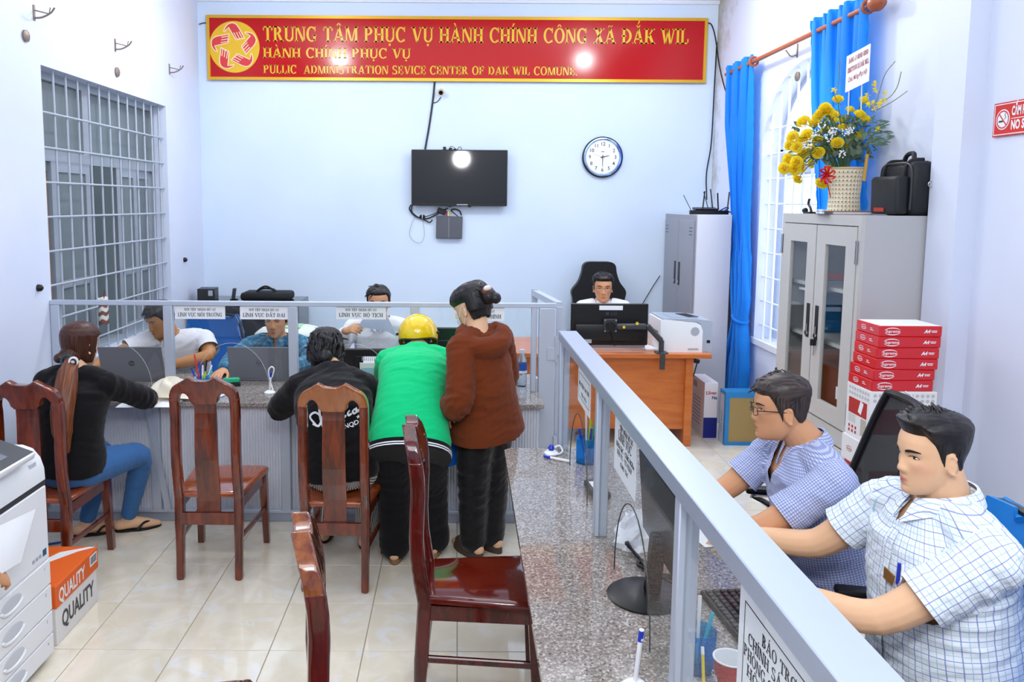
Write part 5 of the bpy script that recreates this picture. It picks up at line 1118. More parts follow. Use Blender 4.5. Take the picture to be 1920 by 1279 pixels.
ROSE = mat('rose_yellow', 'ffee50', .5); n = NT(ROSE); lw = n.n('TexNoise', Vector=coords(n), Scale=40.); n.set(n.b.inputs['Base Color'], n.mix(lw.outputs[0], lin('f4d414'), lin('fdf050'))); tr = n.n('BsdfTranslucent', Color=lin('fce838')); mx = n.n('MixShader', Fac=.45); n.t.links.new(n.b.outputs[0], mx.inputs[1]); n.t.links.new(tr.outputs[0], mx.inputs[2]); n.t.links.new(mx.outputs[0], n.t.nodes['Material Output'].inputs[0])
b = MB()
for ring, (np_, r0, r1, h) in enumerate(((3, .006, .010, .034), (4, .011, .018, .034), (5, .016, .027, .028), (5, .02, .034, .018))):
    for k in range(np_):
        a0 = 2 * PI * k / np_ + ring * .7; P = []
        for i in range(4):
            v = i / 3; rr = r0 * (1 - v) + r1 * v + (.005 * v ** 3 if ring > 1 else 0); z = h * v ** .8 - .002 * ring; P.append([])
            for j in range(5):
                u = (j - 2) / 2; a = a0 + u * PI / np_ * 1.15; P[-1].append((rr * math.cos(a), rr * math.sin(a), z - .006 * u * u * v))
        b.grid(P)
b.lathe([(.004, -.018), (.007, -.012), (.012, -.004), (.016, .0)], n=10)
rose_me = None
pts = [(672, 573), (740, 632), (818, 580), (795, 660), (600, 620), (575, 650), (640, 665), (560, 672), (480, 700), (545, 705), (650, 695), (605, 750), (700, 735), (500, 775), (420, 785), (560, 805), (400, 830), (440, 840), (520, 860), (565, 875), (710, 840), (640, 870), (670, 820), (790, 785), (750, 805), (530, 930), (395, 912), (370, 960), (440, 925), (470, 950), (450, 1015), (640, 970), (700, 962), (585, 1040), (480, 880), (430, 962), (825, 690), (690, 690), (470, 810), (615, 640)]
ctr = V((2.25, 4.68, 2.2)); heads = []
for i, (a, c) in enumerate(pts):
    p = at(1350 + a * .3284, c * .3284, 4.52 + .24 * rnd.random() + (.08 if a > 680 else 0)); heads.append(p)
    d = (p - ctr); d.z += .05; d.normalize(); d = (d + V((0, -.55, -.12 if a < 560 else .15))).normalized()
    o = b.build('rose', ROSE, bk, angle=70) if i == 0 else bpy.data.objects.new('rose', rose_me)
    if i == 0: rose_me = o.data
    else: col.objects.link(o); o.parent = bk
    o.location = p - V(bk.location); o.rotation_euler = d.to_track_quat('Z', 'Y').to_euler(); s = .8 + .25 * rnd.random(); o.scale = (s, s, s)
STEM = mat('stem_green', '4c6a3a', .6); b = MB()
for p in heads: q = p - V(bk.location); m_ = V((q.x * .5, q.y * .5, .30 + q.z * .25)); b.tube(spline([(0, 0, .17), tuple(m_), tuple(q)], 4), .0025, 5)
b.build('stems', STEM, bk, kind='stuff')
LEAF = mat('eucalyptus_leaf', '6a8068', .6); NT(LEAF); b = MB()
def leaf(b, p, d, s, wd=.5):
    d = V(d).normalized(); x = d.cross(V((rnd.random() - .5, rnd.random() - .5, 1))).normalized(); n = x.cross(d); p = V(p)
    b._add([p, p + d * s * .35 + x * s * wd * .5 + n * .15 * s, p + d * s * .75 + x * s * wd * .4 + n * .12 * s, p + d * s, p + d * s * .75 - x * s * wd * .4 + n * .12 * s, p + d * s * .35 - x * s * wd * .5 + n * .15 * s], [(0, 1, 2, 3), (0, 3, 4, 5)])
for k in range(330):
    a, c = rnd.choice([(560 + 260 * rnd.random(), 640 + 280 * rnd.random()), (700 + 170 * rnd.random(), 690 + 230 * rnd.random()), (430 + 250 * rnd.random(), 720 + 220 * rnd.random())]); p = at(1350 + a * .3284, c * .3284, 4.6 + .2 * rnd.random()) - V(bk.location)
    leaf(b, p, (p.x + .4 * rnd.random() - .2, -.2 + .4 * rnd.random(), rnd.random() - .3), .03 + .02 * rnd.random(), .75)
b.build('foliage', LEAF, bk, kind='stuff', smooth=False)
b = MB()
for k in range(60):
    p = at(1350 + (840 + 120 * rnd.random() ** 1.3) * .3284, (690 + 150 * rnd.random()) * .3284, 4.52) - V(bk.location); leaf(b, p, (1, 0, .5 - .8 * rnd.random()), .05, .14)
b.build('fern', mat('fern_green', '6f8a72', .6), bk, kind='stuff', smooth=False)
b = MB()
for a, c in ((580, 715), (545, 760), (620, 790), (500, 825), (640, 760), (700, 880), (720, 755), (480, 835), (650, 740), (745, 745)):
    for k in range(16): b.ball(at(1350 + (a + 44 * (rnd.random() - .5)) * .3284, (c + 40 * (rnd.random() - .5)) * .3284, 4.5 + .05 * rnd.random()) - V(bk.location), .0045, 6, 4)
b.build('white_filler', WHITE, bk, kind='stuff')
TWIG = mat('twig', '8f8a58', .7)
for l in ([(860, 640), (900, 560), (940, 430), (1000, 350)], [(850, 620), (960, 560), (1010, 500), (1035, 410)], [(870, 640), (950, 600), (1000, 570), (1070, 520)], [(660, 600), (672, 500), (680, 430), (685, 350)], [(690, 600), (660, 560), (650, 520)]):
    tw = MB().tube(spline([tuple(at(1350 + a * .3284, c * .3284, 4.66 - .11 * i) - V(bk.location)) for i, (a, c) in enumerate(l)], 5), .0022, 5).build('twig', TWIG, bk)
b = MB()
for a, c in ((880, 478), (886, 515), (940, 535), (938, 575), (650, 515), (870, 590), (905, 600), (840, 545), (900, 740), (845, 600), (880, 620), (915, 580)):
    p = at(1350 + a * .3284, c * .3284, 4.5) - V(bk.location)
    for k in range(5): leaf(b, p, (math.cos(k * 1.26), -.3, math.sin(k * 1.26)), .02, .8)
b.build('orchid_petals', mat('rose_yellow'), bk, kind='stuff', smooth=False)
b = MB()
for k in range(9):
    a = 2 * PI * k / 9; c0 = at(1350 + 605 * .3284, 1000 * .3284, 4.5) - V(bk.location); b.tube(spline([tuple(c0), tuple(c0 + V((.03 * math.cos(a), -.02, .035 * math.sin(a)))), tuple(c0 + V((.045 * math.cos(a + .5), -.01, .05 * math.sin(a + .5)))), tuple(c0 + V((.01 * math.cos(a), 0, .01 * math.sin(a))))], 4), .006, 5, flat=.3)
b.tube([tuple(at(1350 + 612 * .3284, 1040 * .3284, 4.55) - V(bk.location)), tuple(at(1350 + 632 * .3284, 1130 * .3284, 4.57) - V(bk.location))], .003, 5); b.build('red_ribbon', mat('ribbon_red', 'd81818', .3), bk)
# greeting card on two sticks
cdp = [at(1585, 174, 4.60), at(1629.5, 152, 4.44), at(1625, 86, 4.44), at(1588, 106, 4.60)]
ux = (cdp[1] - cdp[0]); wd = ux.length; hh = (cdp[3] - cdp[0]).length; vy = (cdp[3] - cdp[0]) / hh; FCd = M((ux / wd, vy, (ux / wd).cross(vy).normalized())).transposed().to_4x4(); FCd.translation = cdp[0]
cdo = MB().prism([(0, 0), (wd, 0), (wd, hh), (0, hh)], .0015, FCd).build('greeting_card', WHITE, bk, world=True, smooth=False)
CI = mat('card_ink', 'a81030', .6); T = FCd @ M.Translation((0, 0, .002))
for s, y, h, k in (('ĐẢNG ỦY-HĐND-UBND', .76, .026, .82), ('UBMTTQVN XÃ ĐẮK WILL', .5, .028, .9)): serif(MB(), s, T @ M.Translation((wd * .52, hh * y, 0)), h, wd * k, .0004, align='C').build('lettering', CI, cdo, world=True, smooth=False)
sans(MB(), 'Chúc Mừng Đại Hội', T @ M.Translation((wd * .5, hh * .3, 0)), .036, .0005, wd * .8, shear=.3).build('lettering', CI, cdo, world=True, smooth=False)
for a, c, e, f in ((1592, 168, 1590, 215), (1616, 158, 1614, 220)): MB().tube([at(a, c, 4.61), at(e, f, 4.63)], .004, 6).build('card_stick', WHITEP, bk, world=True)
# bag, notebook and small things on the cabinet
t = thing('shoulder_bag', 'black shoulder bag standing on the near end of the glass cabinet', 'bag', (2.355, 4.215, CT)); BG = mat('bag_nylon', '17181c', .55); NT(BG)
def soft(b, c, d, k=.2): b.box(c, d, None, min(d) * .28, 3); return b
for nm, c, d in (('main_body', (.02, 0, .14), (.14, .3, .28)), ('front_pocket', (-.08, -.01, .105), (.07, .26, .2)), ('rear_sleeve', (.10, 0, .13), (.03, .28, .25))):
    bb = MB(); soft(bb, c, d)
    for v in bb.bm.verts: v.co += V((1, .3, .5)) * .012 * noise.noise(v.co * 9)
    bb.build(nm, BG, t, angle=60)
MB().tube(spline([(.0, -.08, .27), (.01, -.06, .315), (.03, .0, .325), (.04, .06, .315), (.04, .09, .27)], 5), .012, 8).build('handle', BG, t); MB().tube(spline([(.1, -.17, .27), (.12, -.185, .2), (.12, -.19, .08), (.13, -.18, .0)], 5), .01, 8).build('strap', BG, t)
for y_ in (-.1, .1): MB().tube(spline([(-.055, y_, .02), (-.056, y_, .2), (-.03, y_, .275), (.04, y_, .285)], 5), .008, 8, flat=1.6).build('webbing', BG, t)
MB().tube(spline([(-.045, -.148, .03), (-.045, -.15, .15), (-.045, -.13, .255), (-.045, 0, .272), (-.045, .13, .255), (-.045, .15, .15)], 6), .005, 6).build('piping', DGREY, t)
MB().box((-.113, -.02, .175), (.003, .18, .006)).build('zip', DGREY, t); MB().box((-.113, .06, .175), (.004, .02, .01)).build('zip_pull', STEEL, t); MB().box((-.114, .02, .03), (.002, .1, .02)).build('red_badge', mat('badge_red', 'b03018', .5), t)
MB().tube([(.04 + .014 * math.cos(a), -.175, .16 + .014 * math.sin(a)) for a in np.linspace(0, 2 * PI, 13)], .003, 6).build('strap_ring', STEEL, t)
t = thing('notebook', 'brown-covered notebook with white pages beside the black bag', 'notebook', (2.2, 4.49, CT)); MB().box((0, 0, .009), (.2, .14, .014), -.1).build('pages', WHITE, t, smooth=False); MB().box((-.02, 0, .0015), (.26, .15, .003), -.1).build('cover', mat('cover_brown', '7d4a34', .6), t, smooth=False); MB().box((-.02, 0, .0175), (.25, .15, .003), -.1).build('top_cover', mat('cover_brown'), t, smooth=False)
t = thing('tape_dispenser', 'small dark tape dispenser beside the basket on the cabinet', 'dispenser', (2.16, 4.88, CT)); MB().box((0, 0, .006), (.04, .09, .012)).build('base', BLACK, t); MB().tube(spline([(0, -.03, .01), (0, -.01, .035), (0, .02, .06), (0, .01, .09)], 5), .007, 6).build('arm', BLACK, t); MB().ball((0, .06, .018), .018).build('knob', BLACK, t)
# ------------------------------------------------------------------ people
def co_of(me): a = np.empty(len(me.vertices) * 3, np.float32); me.vertices.foreach_get('co', a); return a.reshape(-1, 3)
def no_of(me): a = np.empty(len(me.vertices) * 3, np.float32); me.vertices.foreach_get('normal', a); return a.reshape(-1, 3)
def set_co(me, a): me.vertices.foreach_set('co', np.asarray(a, np.float32).ravel()); me.update()
def nz(a, f, seed=0.): return np.array([noise.noise(V((p[0] * f[0] + seed, p[1] * f[1], p[2] * f[2]))) for p in a])
def cut_faces(me, planes, fn):
    b = bmesh.new(); b.from_mesh(me)
    for c, n_ in planes: bmesh.ops.bisect_plane(b, geom=b.verts[:] + b.edges[:] + b.faces[:], dist=2e-4, plane_co=c, plane_no=n_)
    C = np.array([tuple(f.calc_center_median()) for f in b.faces]); m = fn(C); b.faces.ensure_lookup_table(); bmesh.ops.delete(b, geom=[b.faces[i] for i in np.nonzero(m)[0]], context='FACES'); b.to_mesh(me); b.free(); me.update()
def addpat(o, a, c):
    p = co_of(o.data); attr(o.data, 'pat', np.stack([p @ np.array(a), p @ np.array(c), p[:, 0] * 0], 1))
HT = np.array([(-.122, .012, .066, -.03), (-.117, .026, .080, -.016), (-.107, .038, .087, .0), (-.092, .049, .089, .022), (-.075, .057, .089, .045), (-.055, .063, .089, .064), (-.03, .068, .088, .078), (.0, .072, .089, .088), (.025, .075, .093, .095),
               (.05, .077, .091, .098), (.072, .073, .082, .094), (.092, .061, .065, .08), (.105, .046, .046, .06), (.113, .028, .027, .035), (.117, .008, .008, .01)])
ga = lambda x, c, s: np.exp(-((x - c) / s) ** 2)
def feat(x, z):
    n = np.interp(z, [-.053, -.044, -.036, -.022, 0, .014, .024], [0, .013, .021, .016, .007, .002, 0]); sg = np.interp(z, [-.05, -.036, -.02, .01], [.017, .0155, .011, .009]); ax = np.abs(x)
    y = n * np.exp(-(x / sg) ** 2) + .005 * ga(ax, .013, .006) * ga(z, -.039, .006)
    y += -.0085 * ga(ax, .033, .017) * ga(z, .004, .011) + .0035 * ga(ax, .030, .022) * ga(z, .024, .008) + .004 * ga(ax, .046, .018) * ga(z, -.022, .02)
    y += .0065 * ga(x, 0, .019) * ga(z, -.064, .0055) + .007 * ga(x, 0, .017) * ga(z, -.0765, .006) - .005 * ga(x, 0, .022) * ga(z, -.070, .0026) + .005 * ga(x, 0, .02) * ga(z, -.103, .011) - .003 * ga(x, 0, .02) * ga(z, -.088, .005)
    return y
def head_grid(off=None, face=True, na=72, nzr=56):
    zz = np.linspace(-1, 1, nzr); zz = np.sin(zz * PI / 2) * .1195 - .0025; P = []
    for z in zz:
        w_, f, b_ = (np.interp(z, HT[:, 0], HT[:, k]) for k in (1, 2, 3)); row = []
        yc = (f - b_) / 2
        for j in range(na):
            a = 2 * PI * j / na; sx, cy = math.sin(a), math.cos(a); p = .92
            x = w_ * math.copysign(abs(sx) ** p, sx); y = (f if cy > 0 else b_) * math.copysign(abs(cy) ** p, cy)
            if b_ < 0 and cy <= 0: y = -b_ * abs(cy) ** p * 1.0
            if face and cy > 0: y += float(feat(x, z)) * min(1, cy * 3)
            if off is not None:
                d = off(x, y, z, a); n = V((x / max(w_, .01), (y - yc) / max((f + b_) / 2, .01), (z - .0) / .12 * .9 + .1)).normalized(); x += n.x * d; y += n.y * d; z2 = z + n.z * d
            else: z2 = z
            row.append((x, y, z2))
        P.append(row)
    return P
def surf_y(x, z):
    w_, f = (float(np.interp(z, HT[:, 0], HT[:, k])) for k in (1, 2)); s = min(.99, abs(x) / w_) ** (1 / .92); return f * max(0, 1 - s * s) ** (.46) + float(feat(x, z))
def ortho(fwd, up=(0, 0, 1)):
    y = V(fwd).normalized(); z = V(up); z = (z - y * z.dot(y)).normalized(); x = y.cross(z); return M((x, y, z)).transposed()
def hand(mb, wr, d, nrm, side, curl=.3, spread=.1, s=1., thumb=.6):
    """wr wrist, d pointing direction, nrm back-of-hand normal, side +1 when the thumb is towards +x of (d x nrm)"""
    d = V(d).normalized(); n = V(nrm); n = (n - d * n.dot(d)).normalized(); x = d.cross(n) * side; wr = V(wr); R = []
    for t, wd, th in ((-.02, .026, .021), (.0, .026, .02), (.03, .034, .0165), (.06, .040, .0145), (.085, .040, .0125), (.094, .034, .009)):
        c = wr + d * t * s; R.append([c + (x * math.cos(a) * wd + n * math.sin(a) * th) * s for a in np.linspace(0, 2 * PI, 14, endpoint=False)])
    mb.rings(R)
    for k, (L, off, r) in enumerate(((.070, .030, .0088), (.079, .0105, .009), (.073, -.0095, .0085), (.057, -.029, .0076))):
        p = wr + (d * .082 + x * off) * s; q = d; pts = [p - d * .012 * s, p]; sp = x * spread * (1.5 - k) * .5; ang = 0
        for seg, (fr_, cc) in enumerate(((.46, .6), (.3, 1.), (.24, .8))):
            ang += curl * cc; q = (d * math.cos(ang) - n * math.sin(ang) + sp).normalized(); p = p + q * L * fr_ * s; pts.append(p)
        mb.tube(pts, [r * s, r * s, r * .97 * s, r * .92 * s, r * .8 * s], 10, dome=True)
    p0 = wr + (d * .022 + x * .026 - n * .004) * s; dt = (d * .75 + x * thumb - n * .25).normalized(); p1 = p0 + dt * .042 * s; p2 = p1 + (d * .9 + x * thumb * .4 - n * (.2 + curl * .4)).normalized() * .03 * s; p3 = p2 + (d - n * (.2 + curl * .5)).normalized() * .024 * s
    mb.tube([p0 - dt * .02 * s, p0, p1, p2, p3], [.013 * s, .0135 * s, .0108 * s, .0098 * s, .008 * s], 10, dome=True)
SK = {}
def skin(name, c, lip):
    m = mat(name, c, .48, spec=.35); n = NT(m); at_ = n.n('Attribute', {'attribute_name': 'tint'}); co = coords(n)
    z = n.n('TexNoise', Vector=co, Scale=25., Detail=3); base = n.mix(n.math('MULTIPLY', z.outputs[0], .5), lin(c), tuple(x * .82 for x in lin(c)[:3]) + (1,))
    n.set(n.b.inputs['Base Color'], n.mix(at_.outputs['Fac'], base, lin(lip))); n.b.inputs['Subsurface Weight'].default_value = .12; n.b.inputs['Subsurface Radius'].default_value = (.012, .005, .003); n.b.inputs['Subsurface Scale'].default_value = 1.
    f = n.n('TexNoise', Vector=co, Scale=400.); n.bump(f.outputs[0], .06, .002); return m
SKA = skin('skin_light', 'ecbd96', 'c8706a'); SKB = skin('skin_tan', 'd9a078', 'b46a58'); SKC = skin('skin_brown', 'c48a5c', '9a5c48')
def hairm(name, c0, c1, r=.42):
    m = mat(name, c0, r, spec=.5); n = NT(m); v = n.n('Attribute', {'attribute_name': 'strand'}); mp = n.n('Mapping', Vector=v.outputs['Vector'], Scale=(140., 10., 1.)); t = n.n('TexNoise', Vector=mp, Scale=1., Detail=3)
    n.set(n.b.inputs['Base Color'], n.mix(n.ramp(t.outputs[0], [(.4, (0, 0, 0, 1)), (.65, (1, 1, 1, 1))]), lin(c0), lin(c1))); n.bump(t.outputs[0], .5, .003); return m
HBLK = hairm('black_hair', '0c0a0a', '262022'); HBRN = hairm('brown_hair', '2a120a', '5a2c18'); HGRY = hairm('greying_hair', '1c1615', '4a3c38')
def attr(me, name, data, kind='FLOAT_VECTOR'):
    a = me.attributes.new(name, kind, 'POINT'); a.data.foreach_set('vector' if kind == 'FLOAT_VECTOR' else 'value', np.asarray(data, np.float32).ravel())
def part(name, me, m, root):
    o = bpy.data.objects.new(name, me); me.name = name; me.transform(ROOTM[root.name].inverted())
    for x in (m if isinstance(m, (list, tuple)) else [m]): me.materials.append(x)
    col.objects.link(o); o.parent = root; return o
def lerp(a, b, t): return V(a) * (1 - t) + V(b) * t
class Person:
    def __init__(s, label, base, J, face, up=(0, 0, 1), sk=None, scale=1., build=1., group=None, hs=1.):
        s.J = {k: V(v) for k, v in J.items()}; s.t = thing('person', label, 'person', base, 0, group); s.sk = sk or SKB; s.b = build; s.hs = hs
        s.R = ortho(face, up); s.hc = s.J['head']; s.HM = M.Translation(s.hc) @ s.R.to_4x4() @ M.Scale(hs, 4)
    def rings(s, infl=0., lo=0., prof=None):
        J = s.J; sx = (J['sh_r'] - J['sh_l']); hx = (J['hip_r'] - J['hip_l']); ch = lerp(J['sh_r'], J['sh_l'], .5); pe = J['pelvis']; b = s.b
        waist = J.get('waist', lerp(pe, ch, .38)); R = []
        prof = prof or [(-.16, .10, .09), (-.05, .16, .118), (.05, .168, .12), (.3, .148, .108), (.55, .158, .115), (.78, .172, .115), (.93, .165, .095), (1.02, .12, .07), (1.1, .06, .058)]
        for t, w_, d_ in prof:
            if t < lo: continue
            c = V(spline([tuple(pe + (pe - waist) * .45), tuple(pe), tuple(waist), tuple(ch), tuple(ch + (J['neck'] - ch) * 1.0)], 20)[0]) if False else None
            if t <= .4: c = pe + (waist - pe) * (t / .4)
            elif t <= 1: u = (t - .4) / .6; c = waist + (ch - waist) * u + ((waist - lerp(pe, ch, .4)) * .35 * math.sin(u * PI))
            else: c = ch + (J['neck'] - ch) * min(1, (t - 1) / .1)
            k = min(1, max(0, t)); x = (hx.normalized() * (1 - k) + sx.normalized() * k).normalized()
            axis = ((waist - pe) if t < .4 else (ch - waist) if t < .9 else (J['neck'] - ch) + (ch - waist) * .3).normalized(); x = (x - axis * x.dot(axis)).normalized(); y = axis.cross(x)
            R.append([c + x * math.copysign(abs(math.cos(a)) ** .85, math.cos(a)) * (w_ * b + infl) + y * math.copysign(abs(math.sin(a)) ** .9, math.sin(a)) * (d_ * b + infl) for a in np.linspace(0, 2 * PI, 28, endpoint=False)])
        return R
    def arm(s, mb, S, u0=0., u1=2., infl=0., rad=(.058, .05, .043, .040, .036, .028), n=14, flare=0.):
        """u 0..1 upper arm, 1..2 forearm"""
        J = s.J; a, e, w_ = J['sh_' + S], J['el_' + S], J['wr_' + S]; pts = []; rr = []
        for u in np.linspace(u0, u1, 15):
            p = a + (e - a) * u if u <= 1 else e + (w_ - e) * (u - 1); d = min(abs(u - 1), .3); 
            p = p + (lerp(a, w_, .5) - e) * .12 * max(0, 1 - d / .3) ** 2
            pts.append(p); rr.append((np.interp(u, [0, .4, .95, 1.25, 1.6, 2.], rad) * s.b ** .6 + infl + flare * max(0, (u - u0) / (u1 - u0)) ** 2))
        mb.tube(pts, rr, n, dome=u0 == 0.)
    def leg(s, mb, S, infl=0., u1=2., rad=(.088, .078, .058, .056, .042, .036), flare=0.):
        J = s.J; a, e, w_ = J['hip_' + S], J['kn_' + S], J['an_' + S]; pts = []; rr = []
        for u in np.linspace(0, u1, 16):
            p = a + (e - a) * u if u <= 1 else e + (w_ - e) * (u - 1); d = min(abs(u - 1), .3); p = p + (lerp(a, w_, .5) - e) * .1 * max(0, 1 - d / .3) ** 2
            pts.append(p); rr.append(np.interp(u, [0, .4, .95, 1.2, 1.7, 2.], rad) * s.b ** .6 + infl + flare * max(0, u - 1) ** 1.5)
        mb.tube(pts, rr, 16, dome=True)
    def body(s, vox=.005, hands=('l', 'r'), legs=True, hk={}):
        mb = MB(); J = s.J; mb.rings(s.rings())
        hd = head_grid(); mb.grid([[s.HM @ V(p) for p in r] for r in hd], True); n0 = len(mb.bm.verts)
        for r in (hd[0], hd[-1]): mb._add([s.HM @ V(p) for p in r], [tuple(range(len(r)))])
        bmesh.ops.remove_doubles(mb.bm, verts=mb.bm.verts[:], dist=1e-5)
        nb = J['neck']; top = s.HM @ V((0, -.022, -.045)); mb.tube([nb - (top - nb) * .5, nb, lerp(nb, top, .5), top], [.066 * s.b, .06 * s.b, .055 * s.b, .05 * s.b], 18)
        for k in (-1, 1):
            X = s.HM @ M.Translation((k * .074, -.012, -.014)) @ M.Rotation(k * .35, 4, 'Z') @ M.Rotation(-.15, 4, 'X'); R3 = X.to_3x3()
            mb.ball(X.translation, .001, 4, 3); c = X.translation
            mb.ball(c, (.0075 * s.hs, .0165 * s.hs, .027 * s.hs), 12, 8, R3.normalized()); mb.tube([X @ V((k * .006, .016 * math.cos(a) - .002, .03 * math.sin(a) + .001)) for a in np.linspace(-1.9, 2.6, 16)[::-1]], .0042 * s.hs, 8, dome=True)
        for S in 'lr':
            if 'el_' + S not in J: continue
            s.arm(mb, S); mb.tube([nb - V((0, 0, .02)), lerp(nb, J['sh_' + S], .55), J['sh_' + S]], [.055 * s.b, .05 * s.b, .055 * s.b], 14, dome=True)
            h = hk.get(S); 
            if h: hand(mb, J['wr_' + S], *h)
            else:
                d = (J['wr_' + S] - J['el_' + S]).normalized(); hand(mb, J['wr_' + S], d, V((0, 0, 1)) if abs(d.z) < .8 else V((0, -1, 0)), 1 if S == 'l' else -1)
        if legs:
            for S in 'lr':
                s.leg(mb, S); a = J['an_' + S]; f = (J['toe_' + S] - a); f.z = 0; f.normalize(); z0 = a.z
                mb.tube([a - f * .05 - V((0, 0, .035)), a + f * .03 - V((0, 0, .03)), a + f * .1 - V((0, 0, .05)), a + f * .16 - V((0, 0, .058))], [.03, .036, .034, .02], 12, dome=True)
        me = remesh(mb, vox, 2); inv = s.HM.inverted(); c = co_of(me); A = np.array(inv); L = c @ A[:3, :3].T + A[:3, 3]
        lip = ga(L[:, 0], 0, .022) ** 1 * ga(L[:, 2], -.0705, .0105) * (L[:, 1] > .078); t = np.clip(lip * 2.2 - .75, 0, 1); t = np.maximum(t, .25 * ga(np.abs(L[:, 0]), .047, .02) * ga(L[:, 2], -.03, .02) * (L[:, 1] > .03))
        attr(me, 'tint', t, 'FLOAT'); s.bd = part('body', me, s.sk, s.t); return s
    def face(s, open_=1., brow=.0035, gaze=0., glasses=False, browm=None, beard=False):
        for k in (-1, 1):
            x, z = k * .033, .003; y = surf_y(x, z); 
            b = MB(); b.mi = 0; b.ball((x, y - .0038, z), (.0130, .0072, .0052 * open_), 16, 10); b.mi = 1; b.ball((x + gaze, y - .0002, z + .0004), (.0064, .0050, .0056 * open_), 14, 10)
            b.x = M.Identity(4); b.bm.transform(s.HM); b.build('eye', [mat('eye_white', 'cfc6bf', .3), mat('iris_dark', '140c08', .1)], s.t, world=True)
            P = [(x + .0155 * u, surf_y(x + .0155 * u, z + .006 * open_ * (1 - u * u)) + .0012, z + .0002 + .0058 * open_ * (1 - u * u) - .001 * u * k) for u in np.linspace(-1, 1, 9)]
            b = MB().tube(P, [.0005, .0011, .0013, .0014, .0014, .0014, .0013, .0012, .0006], 6); b.bm.transform(s.HM); b.build('eyelid_line', mat('lash_dark', '1e1410', .5), s.t, world=True)
            P = [(x + k * .002 + .019 * u, surf_y(x + k * .002 + .019 * u, .0215 + .004 * (1 - u * u)) + .0006, .0215 + .0045 * (1 - (u * k - .1) ** 2)) for u in np.linspace(-1, 1, 9)]
            b = MB().tube(P, [brow * q for q in (.5, .9, 1, 1, 1, .95, .85, .7, .35)][::(1 if k > 0 else -1)], 8, up=(0, 1, 0), flat=.35); b.bm.transform(s.HM); b.build('eyebrow', browm or HBLK, s.t, world=True)
        if glasses:
            b = MB(); FRM = mat('spectacle_frame', '20242e', .25, .4) if glasses == 'dark' else mat('spectacle_wire', '8a8070', .25, .8)
            for k in (-1, 1):
                c = V((k * .034, .104, -.001)); b.tube([c + V((.024 * math.copysign(abs(math.cos(a)) ** .7, math.cos(a)), -.004 * abs(math.cos(a)) - (.006 if math.cos(a) * k > .3 else 0), .0155 * math.copysign(abs(math.sin(a)) ** .7, math.sin(a)))) for a in np.linspace(0, 2 * PI, 25)], .0011 if glasses != 'dark' else .0014, 6)
                b.tube([(k * .058, .096, .004), (k * .072, .07, .006), (k * .0765, .02, .004), (k * .077, -.012, .0)], .0018 if glasses == 'dark' else .0013, 6)
                b.tube([(k * .058, .096, .004), (k * .0575, .1, .004)], .0013, 6)
            b.tube([(-.011, .108, .003), (0, .111, .005), (.011, .108, .003)], .0014, 6); b.bm.transform(s.HM); b.build('spectacles', FRM, s.t, world=True)
            b = MB()
            for k in (-1, 1): b.quad((k * .034 - .022, .1, -.014), (k * .034 + .022, .1, -.014), (k * .034 + .022, .1, .013), (k * .034 - .022, .1, .013))
            b.bm.transform(s.HM); b.build('spectacle_lenses', THIN, s.t, world=True, smooth=False)
        return s
    def hair(s, hl, m, thick=.012, rough=.004, vol=None, seed=0., tufts=0, comb=(.3, -1, .2), tl=.05, tr=.0035, extra=None, top=.0, tz=.045):
        """hl(x,y,z)->mask >0 where hair grows"""
        def off(x, y, z, a):
            k = hl(x, y, z); t = max(0, min(1, k / .02)); n_ = noise.noise(V((x * 60 + seed, y * 60, z * 26))) * rough + noise.noise(V((x * 22, y * 22 + seed, z * 14))) * rough
            return -.008 + t * (thick + .008 + top * max(0, z) / .11 + (vol(x, y, z) if vol else 0)) + n_ * t
        G = head_grid(off, False, 110, 84); b = MB(); b.grid(G, True)
        for r in (G[0], G[-1]): b._add(r, [tuple(range(len(r)))])
        q = V(comb)
        for k in range(tufts):
            for _ in range(40):
                u = V((rnd.gauss(0, 1), rnd.gauss(0, 1), rnd.gauss(0, 1))).normalized(); p = V((u.x * .074, u.y * .092 - .0, u.z * .1 + .012))
                if hl(p.x, p.y, p.z) > .006 and p.z > tz: break
            n_ = V((p.x / .074, p.y / .092, p.z / .1)).normalized(); d = (q - n_ * q.dot(n_) * .85 + V((rnd.random() - .5, rnd.random() - .5, rnd.random() - .5)) * .5).normalized(); p0 = p + n_ * (thick + (vol(*p) if vol else 0) + top * max(0, p.z) / .11 - .004); L = tl * (.6 + .7 * rnd.random())
            b.tube([p0, p0 + d * L * .4 + n_ * .006, p0 + d * L * .8 + n_ * .004, p0 + d * L - n_ * .004], [tr, tr * 1.1, tr * .7, tr * .15], 5)
        if extra: extra(b)
        bmesh.ops.remove_doubles(b.bm, verts=b.bm.verts[:], dist=1e-5); bmesh.ops.recalc_face_normals(b.bm, faces=b.bm.faces[:])
        me = bpy.data.meshes.new('hair'); 
        for f in b.bm.faces: f.smooth = True
        L = np.array([tuple(v.co) for v in b.bm.verts]); st = np.stack([np.arctan2(L[:, 0], L[:, 1] + .02 * 0) * .16, L[:, 2], L[:, 2] * 0], 1)
        up_ = np.clip((L[:, 2] - .06) / .03, 0, 1)[:, None]; st = st * (1 - up_) + np.stack([L[:, 0] * 1.2, L[:, 1], L[:, 1] * 0], 1) * up_
        b.bm.transform(s.HM); b.bm.to_mesh(me); b.bm.free(); attr(me, 'strand', st); s.hr = part('hair', me, m, s.t); return s
